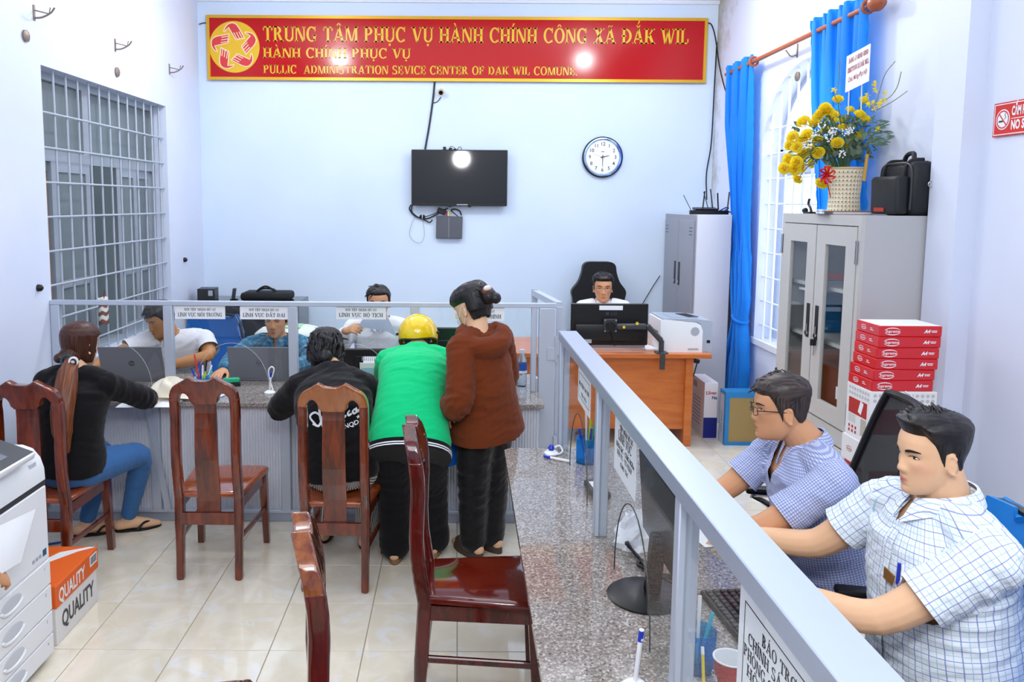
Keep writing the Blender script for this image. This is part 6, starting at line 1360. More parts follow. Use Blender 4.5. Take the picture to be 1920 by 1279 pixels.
    def pat(s, me, bones):
        c = co_of(me); n = len(c); best = np.full(n, 9.); out = np.zeros((n, 3))
        for bi, (p0, p1, ref, r) in enumerate(bones):
            p0, p1 = np.array(p0), np.array(p1); d = p1 - p0; L = np.linalg.norm(d); d = d / L; t = (c - p0) @ d; q = c - p0 - np.outer(np.clip(t, 0, L), d); D = np.linalg.norm(q, axis=1) / r
            x = np.array(ref) - d * np.dot(ref, d); x = x if np.linalg.norm(x) > .15 else np.array((0., 1., 0.)) - d * d[1]; x /= np.linalg.norm(x); y = np.cross(d, x); qq = c - p0 - np.outer(t, d); u = np.arctan2(qq @ y, qq @ x) * r; k = D < best; best[k] = D[k]; out[k] = np.stack([u, t, t * 0 + bi * 3.7], 1)[k]
        attr(me, 'pat', out)
    def wrinkle(s, me, amp, f=9., seed=0., joints=()):
        c = co_of(me); n = no_of(me); pt = np.empty(len(c) * 3, np.float32); me.attributes['pat'].data.foreach_get('vector', pt); pt = pt.reshape(-1, 3)
        q1 = nz(np.stack([pt[:, 0], pt[:, 1], pt[:, 2]], 1), (6., 19., 3.), seed); q2 = nz(np.stack([pt[:, 0] + .45 * pt[:, 1], pt[:, 1] - .45 * pt[:, 0], pt[:, 2]], 1), (11., 30., 3.), seed + 5); q3 = nz(c, (f * .6, f * .6, f * .5), seed + 2)
        a = np.full(len(c), .75)
        for j, r, k in joints: a += k * np.exp(-(np.linalg.norm(c - np.array(j), axis=1) / r) ** 2)
        d = (.28 - np.abs(q1)) * 1.9 * (.6 + .8 * q3) + (.25 - np.abs(q2)) * .8 + q3 * .5
        set_co(me, c + n * np.clip(d * a * amp, -.007, .02)[:, None])
    def bones(s, arms='lr'):
        J = s.J; ch = lerp(J['sh_r'], J['sh_l'], .5); back = (J['sh_r'] - J['sh_l']).cross(ch - J['pelvis']); B = [(J['pelvis'], ch, back, .15)]
        for S in arms: B += [(J['sh_' + S], J['el_' + S], (0, 0, -1) if abs((J['el_' + S] - J['sh_' + S]).normalized().z) < .9 else (1, 0, 0), .06), (J['el_' + S], J['wr_' + S], (0, 0, -1), .05)]
        return B
    def top(s, name, m, vox=.006, infl=.014, sl=(.72, .72), hem=-.05, amp=.005, prof=None, extra=None, srad=.012, seed=0., smooth=3, sflare=.016, vd=0., wj=1.2, fwd=None, nkr=.08, nkh=.02, cut=True):
        mb = MB(); R = s.rings(infl, hem, prof); mb.rings(R); J = s.J; nb = J['neck']
        for S, u1 in zip('lr', sl):
            if u1 <= 0 or 'el_' + S not in J: continue
            s.arm(mb, S, 0, u1, srad, flare=sflare); mb.tube([nb - V((0, 0, .035)), lerp(nb, J['sh_' + S], .55), J['sh_' + S]], [.055 * s.b + infl * .7, .052 * s.b + infl * .8, .056 * s.b ** .6 + srad], 14, dome=True)
        if extra: extra(mb)
        me = remesh(mb, vox, smooth); js = []
        for S in 'lr':
            if 'el_' + S in J: js += [(J['el_' + S], .09, wj), (J['sh_' + S], .08, .6)]
        s.pat(me, s.bones()); s.wrinkle(me, amp, 10., seed, js + [(lerp(J['pelvis'], nb, .25), .12, .8)])
        f = V(fwd) if fwd else (J['sh_r'] - J['sh_l']).cross(V((0, 0, 1))) * -1; u = ((s.HM @ V((0, -.02, -.05))) - nb).normalized(); f = (f - u * f.dot(u)).normalized(); x = f.cross(u); nbv = np.array(nb); F_, U_, X_ = np.array(f), np.array(u), np.array(x)
        if nkr:
            k = .28; vw, pl = .034, [(nb + u * nkh, u + f * k)]
            if vd: pl += [(nb + u * (nkh - vd) + f * .05, (x * sg - u * (vw / vd)).normalized()) for sg in (1, -1)]
            def nf(C):
                q = C - nbv; h = q @ U_; fz = q @ F_; xx = np.abs(q @ X_); r = np.hypot(fz, xx); out = (h + k * fz > nkh) & (r < nkr)
                if vd: out |= (fz > 0) & (xx < (h - (nkh - vd)) * vw / vd) & (h < .1)
                return out
            cut_faces(me, pl, nf)
        for S, u1 in zip('lr', sl):
            if cut and 0 < u1 <= 1.0 and 'el_' + S in J:
                a, e = J['sh_' + S], J['el_' + S]; d = (e - a); L = d.length; d = d / L; dn = np.array(d); av = np.array(a); bb = s.bones(); T0, T1 = np.array(bb[0][0]), np.array(bb[0][1]); td = (T1 - T0) / np.linalg.norm(T1 - T0)
                def sf(C):
                    t = (C - av) @ dn; rr = np.linalg.norm(C - av - np.outer(t, dn), axis=1); q = C - T0; tt = np.linalg.norm(q - np.outer(np.clip(q @ td, 0, 9), td), axis=1)
                    return (t > L * u1 - .02) & (t < L * u1 + .1) & (rr < .115) & (rr / .06 < tt / .15)
                cut_faces(me, [(a + d * (L * u1 - .02), d)], sf)
        for p in me.polygons: p.use_smooth = True
        s.tp = part(name, me, m, s.t); return s
    def pants(s, name, m, vox=.008, infl=.014, amp=.005, flare=0., u1=1.95, seed=3., rad=None):
        mb = MB(); mb.rings(s.rings(min(infl, .012), -1, [(-.16, .10, .09), (-.05, .16, .122), (.08, .158, .115), (.2, .14, .105)]))
        for S in 'lr': s.leg(mb, S, infl, u1, flare=flare, **({'rad': rad} if rad else {}))
        me = remesh(mb, vox, 3); s.pat(me, [(s.J['hip_' + S], s.J['kn_' + S], (0, 0, -1), .08) for S in 'lr'] + [(s.J['kn_' + S], s.J['an_' + S], (0, 1, .1), .06) for S in 'lr']); s.wrinkle(me, amp, 9., seed, [(s.J['kn_' + S], .12, 1.2) for S in 'lr']); part(name, me, m, s.t); return s
    def collar(s, m, r=.064, spread=.55, hb=.045, hf=.012, drop=.045, lift=0., fwd=None, tiltf=.0):
        nb = s.J['neck'] + V((0, 0, lift)); f = V(fwd) if fwd else V((s.J['sh_r'] - s.J['sh_l']).cross(V((0, 0, 1)))) * -1; f.z = 0; f.normalize(); u = (V((0, 0, 1)) + f * tiltf).normalized(); f = (f - u * f.dot(u)).normalized(); x = f.cross(u); n = 41; In, Ou = [], []
        for i in range(n):
            k = i / (n - 1) * 2 - 1; a = PI - 0 + k * (PI - spread * .35); c = -math.cos(k * (PI - .12)) * 0 + abs(k); ang = k * (PI - .16); d = -f * math.cos(ang) + x * math.sin(ang); h = hb * (1 - abs(k) ** 2.2) + hf * abs(k) ** 2.2
            tip = max(0, (abs(k) - .72) / .28); In.append([nb + d * (r * s.b) * (1 + .05 * abs(k)) + u * h, ]); lo = nb + d * (r * s.b + .027 + .012 * tip) + u * (h - .042 - drop * .55 * tip ** 1.2) + f * (.012 * tip); Ou.append(lo)
            In[-1] += [nb + d * (r * s.b + .007) + u * (h + .001), lerp(nb + d * (r * s.b + .012) + u * h, lo, .5), lo, lo - d * .004 + u * .002, nb + d * (r * s.b + .004) + u * (h - .012), nb + d * (r * s.b - .001) + u * (h - .03)]
        o = MB().grid(In).build('collar', m, s.t, world=True, angle=70); addpat(o, (.7, .7, .1), (0, 0, 1)); return s
def cloth(name, c, rough=.85, pattern=None, bump=.25, sheen=.1, weave=900.):
    m = mat(name, c, rough, spec=.2, sheen=sheen); n = NT(m); co = coords(n); z = n.n('TexNoise', Vector=co, Scale=weave); n.bump(z.outputs[0], bump, .001)
    if pattern: pattern(n, m)
    return m
def checks(lines, base):
    """lines: (axis, period, width, phase, colour)"""
    def f(n, m):
        sp = n.n('SeparateXYZ', Vector=n.n('Attribute', {'attribute_name': 'pat'}).outputs['Vector']); c = lin(base)
        for ax, per, wd, ph, cc, op in lines:
            fr_ = n.math('FRACT', n.math('ADD', n.math('DIVIDE', sp.outputs[ax], per), ph)); k = n.math('MULTIPLY', n.math('LESS_THAN', fr_, wd / per), op); c = n.mix(k, c, lin(cc))
        n.set(n.b.inputs['Base Color'], c)
    return f
# lay thin shapes onto a cloth surface
def on_surface(o, mb_me, name, m, root, eps=.003, dr=(0, 1, 0)):
    dgx = o.data; from mathutils.bvhtree import BVHTree
    bv = BVHTree.FromPolygons([v.co[:] for v in dgx.vertices], [p.vertices[:] for p in dgx.polygons]); Mi = ROOTM[root.name].inverted(); c = V((0, 0, 0)); vs_ = []
    for v in mb_me.bm.verts:
        p = Mi @ v.co; h = bv.ray_cast(p, V(dr), 2.); 
        if h[0] is not None: v.co = ROOTM[root.name] @ (h[0] + h[1] * eps)
    return mb_me.build(name, m, root, world=True, smooth=False)
NAVY = cloth('navy_trousers', '141c38'); BLKC = cloth('black_cloth', '121114', .9); DENIM = cloth('blue_denim', '3d6ca4', .85); WHT = cloth('white_shirt', 'eef0f6'); WHTP = cloth('white_patterned_shirt', 'e9e6ec', pattern=checks([(0, .012, .003, 0, 'd2ced8', .6), (1, .03, .002, .2, 'd6d2da', .5)], 'ebe8ee'))
CHECK = cloth('white_check_shirt', 'eef4fa', pattern=checks([(0, .028, .0022, 0, '6c86c4', .8), (1, .028, .0022, .3, '6c86c4', .8), (0, .028, .0016, .5, '8cc4d8', .7), (1, .028, .0016, .8, '8cc4d8', .7)], 'eef4fb'))
GING = cloth('blue_gingham_shirt', 'b8c2e4', pattern=checks([(0, .0085, .0042, 0, '6c7ab8', .6), (1, .0085, .0042, 0, '6c7ab8', .6)], 'd2daf0'))
PLAID = cloth('blue_plaid_shirt', '4a7c98', pattern=checks([(0, .05, .018, 0, '2c5c80', .6), (1, .05, .018, 0, '2c5c80', .6), (0, .025, .003, .3, '16304e', .8), (1, .025, .003, .3, '16304e', .8)], '5a92ae'))
LBLUE = cloth('pale_blue_shirt', 'b9cdec'); GREENK = cloth('green_knit', '08c47a', .85, bump=.4, weave=500.); BRWN = cloth('brown_fleece', '6e3216', .95, bump=.5, sheen=.08, weave=420.); STRIPE = cloth('striped_trousers', 'd8d4cc', pattern=checks([(0, .014, .006, 0, '2a2826', .9)], 'd8d4cc'))
def short(front=.062, side=.012, nape=-.055):
    """men's short hair: forehead line, sideburn, nape"""
    def f(x, y, z):
        ay = y / .09; ax = abs(x) / .075
        if ay > .62: lim = front - .012 * (1 - ax) * 0 + .0
        elif ay > .1: lim = front * ((ay - .1) / .52) + (side - .035 * (1 - (ay - .1) / .52)) * (1 - (ay - .1) / .52)
        elif ay > -.25: lim = side - .004 - .0 * ay + .012
        else: lim = side + (nape - side) * min(1, (-ay - .25) / .45)
        return z - lim
    return f
# --- young man in the white checked shirt
P = at
ym = Person('young man with swept black hair in a white checked short-sleeved shirt at the right counter', (1.38, 2.13, 0), dict(
    head=(1.312, 2.125, 1.222), neck=(1.362, 2.142, 1.095), sh_l=(1.375, 1.945, 1.0), sh_r=(1.315, 2.345, 1.0), el_l=(1.125, 2.0, .80), wr_l=(.95, 2.20, .79), el_r=(1.165, 2.44, .815), wr_r=(.985, 2.58, .79),
    pelvis=(1.42, 2.14, .52), waist=(1.395, 2.138, .70), hip_l=(1.40, 2.04, .51), hip_r=(1.39, 2.24, .51), kn_l=(.98, 2.0, .49), kn_r=(.97, 2.26, .49), an_l=(1.02, 2.0, .085), an_r=(1.02, 2.26, .085), toe_l=(.88, 2.0, .03), toe_r=(.88, 2.26, .03)),
    (-1, -.06, -.06), (0.02, 0, 1), SKA, build=1.17, hs=.91)
ym.body(.0048, hk={'l': (V((-.5, .8, -.3)), V((0, 0, 1)), 1, .35, .12), 'r': (V((-.7, .6, -.3)), V((0, 0, 1)), -1, .35, .12)}).face(.95, .0040, 0, browm=HBLK)
def quiff(x, y, z): return .016 * max(0, min(1, (z - .05) / .03)) + .006 * max(0, min(1, (z - .0) / .05)) * max(0, min(1, (.02 - y) / .06)) + (.014 * max(0, min(1, (y + .02) / .07)) * max(0, min(1, (z - .055) / .02)))
ym.hair(short(.07, .0, -.075), HBLK, .005, .0028, quiff, 1.3, 150, (.9, -.35, .1), .04, .0045, tz=.06)
ym.top('shirt', CHECK, .0055, .014, (.68, .68), -.12, .0085, seed=2., srad=.012, sflare=.014, vd=.055, fwd=(-1, 0, 0), prof=[(-.16, .17, .13), (-.05, .178, .14), (.1, .18, .15), (.3, .17, .148), (.55, .168, .135), (.78, .176, .12), (.93, .166, .098), (1.02, .12, .072), (1.08, .07, .062)]).collar(CHECK, .066, fwd=(-1, .0, 0), lift=-.012, hb=.05)
ym.pants('trousers', NAVY)
def strip(p, name, m, f, zs, hw, y0=0., eps=.004):
    f = V(f); x = f.cross(V((0, 0, 1))); nb = p.J['neck']; b = MB(); b.grid([[nb + f * .5 + x * (y0 + hw * k) + V((0, 0, z)) for k in (-1, -.33, .33, 1)] for z in np.linspace(zs[0], zs[1], 24)]); o = on_surface(p.tp, b, name, m, p.t, eps, -f); addpat(o, (.3, 1, 0), (0, 0, 1)); return o
def buttons(p, f, zs, y0=0.):
    f = V(f); nb = p.J['neck']; x = f.cross(V((0, 0, 1)))
    for z in zs:
        b = MB(); b._add([nb + f * .5 + x * (y0 + .0055 * math.cos(t)) + V((0, 0, z + .0055 * math.sin(t))) for t in np.linspace(0, 2 * PI, 12, endpoint=False)], [tuple(range(12))]); on_surface(p.tp, b, 'button', mat('shirt_button', 'd8dce4', .2), p.t, .007, -f)
strip(ym, 'placket', CHECK, (-1, 0, 0), (-.09, -.56), .016); buttons(ym, (-1, 0, 0), (-.13, -.21, -.29, -.37, -.45))
from mathutils.bvhtree import BVHTree
def surf_pt(p, o, d):
    bv = BVHTree.FromPolygons([v.co[:] for v in p.tp.data.vertices], [q.vertices[:] for q in p.tp.data.polygons]); R_ = ROOTM[p.t.name]; h = bv.ray_cast(R_.inverted() @ V(o), V(d), 3.); return R_ @ h[0] if h[0] else V(o)
q = ym.J['neck']
for dy, m_, r_ in ((-.055, PB, .0045), (-.068, PW, .004)): h = surf_pt(ym, (.2, q.y + dy, q.z - .20), (1, 0, 0)); MB().cyl(h + V((-.006, 0, -.03)), h + V((-.004, 0, .03)), r_, n=8).build('pocket_pen', m_, ym.t, world=True)
h = surf_pt(ym, (.2, q.y - .03, q.z - .22), (1, 0, 0)); MB().prism([(-.022, -.014), (.02, -.016), (.024, .012), (-.026, .016)], .004, frame(h + V((-.008, 0, 0)), (0, -1, 0), (.1, 0, 1))).build('pocket_pin', mat('pin_bronze', '9a6a30', .3, .6), ym.t, world=True)
# --- man with glasses in blue gingham
gm = Person('man with glasses in a blue gingham shirt leaning on the right counter', (1.25, 2.75, 0), dict(
    head=(1.155, 2.755, 1.185), neck=(1.255, 2.76, 1.06), sh_l=(1.27, 2.565, .985), sh_r=(1.22, 2.94, .985), el_l=(1.03, 2.60, .79), wr_l=(.93, 2.80, .785), el_r=(1.03, 2.95, .80), wr_r=(.87, 2.98, .785),
    pelvis=(1.36, 2.77, .53), waist=(1.335, 2.765, .72), hip_l=(1.33, 2.67, .52), hip_r=(1.33, 2.87, .52), kn_l=(.93, 2.62, .50), kn_r=(.93, 2.9, .50), an_l=(.98, 2.62, .085), an_r=(.98, 2.9, .085), toe_l=(.84, 2.62, .03), toe_r=(.84, 2.9, .03)),
    (-1, .16, -.05), (-.05, 0, 1), SKB, build=1.05, hs=.95)
gm.body(.0052, hk={'l': (V((-.1, .95, 0)), V((0, 0, 1)), 1, .4, .1), 'r': (V((-.5, .8, 0)), V((0, 0, 1)), -1, .4, .1)}).face(.7, .0034, 0, glasses='dark', browm=HGRY)
gm.hair(short(.052, -.01, -.07), HGRY, .008, .003, lambda x, y, z: .012 * max(0, min(1, (z - .04) / .05)), 4., 90, (.5, .6, -.2), .035, .0034)
gm.top('shirt', GING, .006, .014, (.72, .72), -.12, .008, seed=7., vd=.06, fwd=(-1, .05, 0), prof=[(-.16, .165, .13), (-.05, .175, .14), (.1, .175, .14), (.3, .165, .138), (.55, .168, .13), (.78, .176, .12), (.93, .166, .098), (1.02, .12, .072), (1.08, .07, .062)]).collar(GING, .062, fwd=(-1, .05, 0), lift=-.012, tiltf=.25)
gm.pants('trousers', cloth('slate_trousers', '4a5a88'))
# --- man behind the desk
dm = Person('man in spectacles and white shirt sitting behind the orange desk', (1.30, 7.1, 0), dict(
    head=(1.30, 6.98, 1.165), neck=(1.31, 7.03, 1.03), sh_l=(1.50, 7.03, .98), sh_r=(1.13, 7.03, .98), el_l=(1.56, 6.92, .77), wr_l=(1.40, 6.74, .80), el_r=(1.05, 6.92, .77), wr_r=(1.16, 6.74, .80),
    pelvis=(1.33, 7.1, .56), hip_l=(1.43, 7.08, .55), hip_r=(1.23, 7.08, .55), kn_l=(1.36, 6.75, .54), kn_r=(1.10, 6.75, .54), an_l=(1.36, 6.78, .085), an_r=(1.10, 6.78, .085), toe_l=(1.36, 6.6, .03), toe_r=(1.1, 6.6, .03)),
    (-.12, -1, -.03), (0, 0, 1), SKB, build=1.0, hs=1.05)
dm.body(.006).face(.75, .0032, 0, glasses='wire').hair(short(.056, .0, -.06), HBLK, .009, .003, lambda x, y, z: .012 * max(0, min(1, (z - .04) / .04)), 6., 60, (.8, .2, .0), .04, .0036)
dm.top('shirt', WHT, .009, .014, (.7, .7), -.1, .004, seed=1., vd=.06, fwd=(0, -1, 0)).collar(WHT, .06, fwd=(0, -1, 0), lift=-.01).pants('trousers', NAVY, .012)
# --- clerks behind the long counter
def clerk(label, x, y, hz, face, hair_m=HBLK, sk=SKC, lean=.1, arms=None, dx=0., build=1.):
    J = dict(head=(x + dx, y - lean, hz), neck=(x + dx * .6, y - lean * .55, hz - .135), sh_l=(x + .19, y - lean * .45, hz - .195), sh_r=(x - .19, y - lean * .45, hz - .195), el_l=(x + .25, y - .22, hz - .37), wr_l=(x + .12, y - .34, .77), el_r=(x - .25, y - .22, hz - .37), wr_r=(x - .12, y - .34, .77),
        pelvis=(x, y + .1, .53), hip_l=(x + .1, y + .08, .52), hip_r=(x - .1, y + .08, .52), kn_l=(x + .11, y - .18, .5), kn_r=(x - .11, y - .18, .5), an_l=(x + .11, y - .14, .085), an_r=(x - .11, y - .14, .085), toe_l=(x + .11, y - .3, .03), toe_r=(x - .11, y - .3, .03))
    J.update(arms or {}); return Person(label, (x, y, 0), J, face, (0, 0, 1), sk, build=build)
k1 = clerk('clerk in a white patterned shirt bending over at the left end of the long counter', -1.95, 5.62, 1.085, (-.62, -.72, -.36), sk=SKC, lean=.16, dx=-.10, arms=dict(el_r=(-2.32, 5.33, .86), wr_r=(-2.40, 5.12, .80), el_l=(-1.69, 5.40, .84), wr_l=(-1.95, 5.30, .79), sh_l=(-1.78, 5.55, .93), sh_r=(-2.14, 5.50, .93)), build=1.1)
k1.body(.006).face(.6, .0034).hair(short(.05, -.005, -.06), HBLK, .01, .004, lambda x, y, z: .01 * max(0, min(1, (z - .04) / .04)), 2., 80, (.5, .6, -.3), .04, .0035).top('shirt', WHTP, .008, .016, (.75, .75), -.1, .006, seed=4., vd=.05, fwd=(-.2, -1, 0)).collar(WHTP, .06, fwd=(-.2, -1, 0), lift=-.01, tiltf=.3).pants('trousers', NAVY, .012)
k2 = clerk('clerk in a blue plaid shirt facing the camera behind a paper sign', -1.27, 5.64, 1.075, (-.02, -1, -.12), sk=SKB, lean=.1, arms=dict(el_r=(-1.56, 5.46, .82), wr_r=(-1.56, 5.26, .775), el_l=(-1.0, 5.44, .80), wr_l=(-1.12, 5.24, .79)), build=1.05)
k2.body(.006, hk={'r': (V((-.15, -1, -.1)), V((0, 0, 1)), -1, .35, .14)}).face(.7, .0034).hair(short(.058, .0, -.06), HBLK, .011, .004, None, 3., 60, (.4, .4, -.2), .04, .0035).top('shirt', PLAID, .008, .016, (1.9, 1.9), -.1, .006, seed=5., sflare=.004, vd=.075, fwd=(0, -1, 0)).collar(PLAID, .06, fwd=(0, -1, 0), lift=-.012, drop=.06).pants('trousers', NAVY, .012)
k3 = clerk('clerk in a white shirt holding up a sheet of paper behind the long counter', -.555, 5.74, 1.19, (.0, -1, -.1), sk=SKB, lean=.08, arms=dict(el_r=(-.83, 5.62, .86), wr_r=(-.76, 5.40, 1.02), el_l=(-.30, 5.55, .80), wr_l=(-.42, 5.36, .79)))
k3.body(.006, hk={'r': (V((.55, -.55, .25)), V((-.2, -.6, .6)), -1, .75, .05)}).face(.75, .0034).hair(short(.058, .0, -.06), HBLK, .011, .004, None, 5., 60, (.7, .3, -.1), .04, .0035).top('shirt', WHT, .008, .016, (1.85, 1.85), -.1, .006, seed=6., sflare=.004, vd=.07, fwd=(0, -1, 0)).collar(WHT, .06, fwd=(0, -1, 0), lift=-.012, drop=.05).pants('trousers', NAVY, .012)
k4 = clerk('clerk in a pale blue shirt with dark epaulettes hidden behind the two standing women', .08, 5.78, 1.10, (-.05, -1, -.25), sk=SKB, lean=.1)
k4.body(.009).face(.7).hair(short(), HBLK).top('shirt', LBLUE, .01, .018, (.85, .85), -.1, .005, seed=8.).collar(LBLUE, .06, fwd=(0, -1, 0), lift=-.01).pants('trousers', NAVY, .012)
for k in (-1, 1): MB().box((.08 + k * .15, 5.735, .968), (.1, .05, .012), M.Rotation(k * .25, 3, 'Y'), .003).build('epaulette', BLKC, k4.t, world=True)
tag(MB().prism([(0, 0), (.2, -.035), (.27, -.075), (.2, .06), (.05, .09)], .002, frame(at(672, 612, 5.33), (1, 0, 0), (0, .35, 1))).build('held_sheet', mat('grey_sheet', 'a8b4c6', .5), smooth=False), 'bluish grey sheet held up by the clerk in white', 'paper')
# --- woman with the ponytail, seated left
w1 = Person('woman with a long brown ponytail in a black jacket and jeans seated at the left', (-2.0, 4.05, 0), dict(
    head=(-1.99, 4.15, 1.14), neck=(-1.995, 4.09, 1.01), sh_l=(-2.15, 4.11, .945), sh_r=(-1.83, 4.07, .945), el_l=(-2.2, 4.34, .79), wr_l=(-2.05, 4.60, .78), el_r=(-1.70, 4.33, .80), wr_r=(-1.86, 4.56, .79),
    pelvis=(-1.985, 3.975, .53), waist=(-1.985, 3.98, .73), hip_l=(-2.07, 4.0, .525), hip_r=(-1.90, 3.97, .525), kn_l=(-1.98, 4.38, .50), kn_r=(-1.75, 4.33, .50), an_l=(-2.10, 4.36, .075), an_r=(-1.89, 4.43, .075), toe_l=(-1.95, 4.44, .03), toe_r=(-1.74, 4.50, .03)),
    (.35, .93, -.1), (0, 0, 1), SKA, build=.97)
w1.body(.0065).face(.8)
full = lambda x, y, z: max(z - .035 if y > .03 else 0, .02 if (y < .03 and z > -.085) else 0, z - .05)
def pony(p, pts, rr, m, name='ponytail'):
    b = MB().tube(spline(pts, 8), list(np.interp(np.linspace(0, 1, (len(pts) - 1) * 8 + 1), np.linspace(0, 1, len(rr)), rr)), 20, up=(1, .3, 0), flat=1.25, dome=True)
    for v in b.bm.verts: pass
    me = bpy.data.meshes.new(name); bmesh.ops.recalc_face_normals(b.bm, faces=b.bm.faces[:])
    for f in b.bm.faces: f.smooth = True
    b.bm.to_mesh(me); b.bm.free(); c = co_of(me); n = no_of(me); ax = np.array([np.interp(c[:, 2], [q[2] for q in pts[::-1]], [q[i] for q in pts[::-1]]) for i in (0, 1)]).T; ang = np.arctan2(c[:, 1] - ax[:, 1], c[:, 0] - ax[:, 0])
    set_co(me, c + n * (.004 * np.sin(ang * 7 + c[:, 2] * 6) + .002 * np.sin(ang * 15))[:, None]); attr(me, 'strand', np.stack([ang * .06, c[:, 2], c[:, 2] * 0], 1)); return part(name, me, m, p.t)
def tail_root(b):
    b.tube([(0, -.06, -.05), (0, -.10, -.06), (-.01, -.125, -.062)], [.06, .045, .026], 20, dome=True)
w1.hair(full, HBRN, .014, .0012, extra=tail_root)
PT = hairm('ponytail_hair', '5a2c16', '8a4e28', .4)
pony(w1, [(-1.975, 4.02, 1.08), (-1.96, 3.95, 1.045), (-1.945, 3.885, .96), (-1.945, 3.835, .86), (-1.935, 3.81, .76), (-1.91, 3.80, .67)], [.024, .034, .042, .044, .036, .008], PT)
MB().cyl((-1.945, 3.975, 1.088), (-1.94, 3.965, 1.086), .024, n=24).build('hair_badge', WHITE, w1.t, world=True); MB().tube([V((-1.94, 3.962, 1.086)) + V((.0135 * math.cos(a), 0, .0135 * math.sin(a))) for a in np.linspace(0, 2 * PI, 19)], .0045, 6).build('badge_ring', BLACK, w1.t, world=True)
MB().tube([V((-2.0, 4.015, 1.082)) + V((.027 * math.cos(a), .01 * math.sin(a), .024 * math.sin(a))) for a in np.linspace(0, 2 * PI, 17)], .007, 8).build('hair_tie', mat('tie_teal', '204a5a', .7), w1.t, world=True)
def hood(c, r, d, w_=.12):
    def f(mb): mb.tube(spline([tuple(V(c) + V((-w_, d.y * 0 + .06, .02))), tuple(V(c) + V((-w_ * .75, -.02, -.02))), tuple(V(c) + V((0, -.055, -.05))), tuple(V(c) + V((w_ * .75, -.02, -.02))), tuple(V(c) + V((w_, .06, .02)))], 6), [r * q for q in np.interp(np.linspace(0, 1, 25), [0, .25, .5, .75, 1], [.55, .9, 1.15, .9, .55])], 14, dome=True)
    return f
w1.top('jacket', BLKC, .009, .024, (1.95, 1.95), -.1, .008, seed=3., srad=.016, sflare=.004, extra=hood((-1.995, 4.06, .985), .036, V((0, 1, 0)), .1), nkr=.0)
w1.pants('jeans', DENIM, .008, .008, .004, u1=1.92)
def flipflop(p, S, m=BLACK):
    a = p.J['an_' + S]; f = (p.J['toe_' + S] - a); f.z = 0; f.normalize(); x = f.cross(V((0, 0, 1))); c = V((a.x, a.y, 0)) + f * .055
    o = [(.042 * math.sin(t) * (1.05 if math.cos(t) > 0 else .85), .125 * math.cos(t)) for t in np.linspace(0, 2 * PI, 24, endpoint=False)]
    MB().prism(o, .012, frame(c, x, f) if x.cross(f).z > 0 else frame(c, -x, f)).build('sandal_sole', m, p.t, world=True)
    MB().tube(spline([tuple(c + x * .042 - f * .01 + V((0, 0, .012))), tuple(c + x * .03 + f * .03 + V((0, 0, .045))), tuple(c + f * .075 + V((0, 0, .035))), tuple(c - x * .03 + f * .03 + V((0, 0, .045))), tuple(c - x * .042 - f * .01 + V((0, 0, .012)))], 6), .007, 8).build('sandal_strap', m, p.t, world=True)
flipflop(w1, 'l'); flipflop(w1, 'r')
# --- woman in the black printed hoodie, seated
w2 = Person('woman in a black hoodie with white script print seated with her head bent', (-.58, 3.98, 0), dict(
    head=(-.725, 4.37, 1.06), neck=(-.66, 4.25, .985), sh_l=(-.83, 4.15, .91), sh_r=(-.49, 4.14, .92), el_l=(-.98, 4.26, .76), wr_l=(-.84, 4.60, .785), el_r=(-.36, 4.27, .78), wr_r=(-.5, 4.60, .785),
    pelvis=(-.585, 3.93, .53), waist=(-.60, 3.95, .72), hip_l=(-.68, 3.98, .525), hip_r=(-.5, 3.98, .525), kn_l=(-.70, 4.36, .48), kn_r=(-.47, 4.36, .48), an_l=(-.73, 4.33, .075), an_r=(-.50, 4.25, .075), toe_l=(-.73, 4.5, .03), toe_r=(-.5, 4.42, .03)),
    (-.1, .75, -.66), (-.05, .6, .75), SKA, build=1.0)
w2.body(.007).hair(lambda x, y, z: max(z - .035 if y > .03 else 0, .02 if (y < .03 and z > -.1) else 0, z - .05), HBLK, .02, .003, lambda x, y, z: .012 * max(0, min(1, (-y) / .05)), 3., 130, (0, -.5, -.9), .075, .0055, tz=-.03, extra=lambda b: b.ball((.0, -.10, -.075), (.045, .04, .045), 16, 10))
cp = w2.HM @ V((.01, -.143, .02)); MB().bar(cp + V((-.035, 0, .012)), cp + V((.035, -.01, -.012)), .008, .012).bar(cp + V((-.005, -.005, -.02)), cp + V((.012, -.008, .03)), .004, .004).build('hair_clip', mat('clip_grey', '5a5a60', .25, .6), w2.t, world=True)
w2.top('hoodie', BLKC, .009, .034, (1.9, 1.9), -.1, .009, seed=11., srad=.026, sflare=.0, extra=hood((-.66, 4.2, .955), .045, V((0, 1, 0)), .11), nkr=.0)
w2.pants('trousers', STRIPE, .009, .02, .004, u1=1.9)
for S in 'lr': a = w2.J['an_' + S]; MB().rings([[(a.x + .04 * math.sin(t) * k, a.y + .05 + .115 * math.cos(t) * k, z) for t in np.linspace(0, 2 * PI, 18, endpoint=False)] for z, k in ((0, 1), (.025, 1), (.05, .85), (.065, .6))]).build('shoe', BLACK, w2.t, world=True)
b = MB(); F = frame((-.59, 3.5, .825), (1, 0, .28), (0, 0, 1))
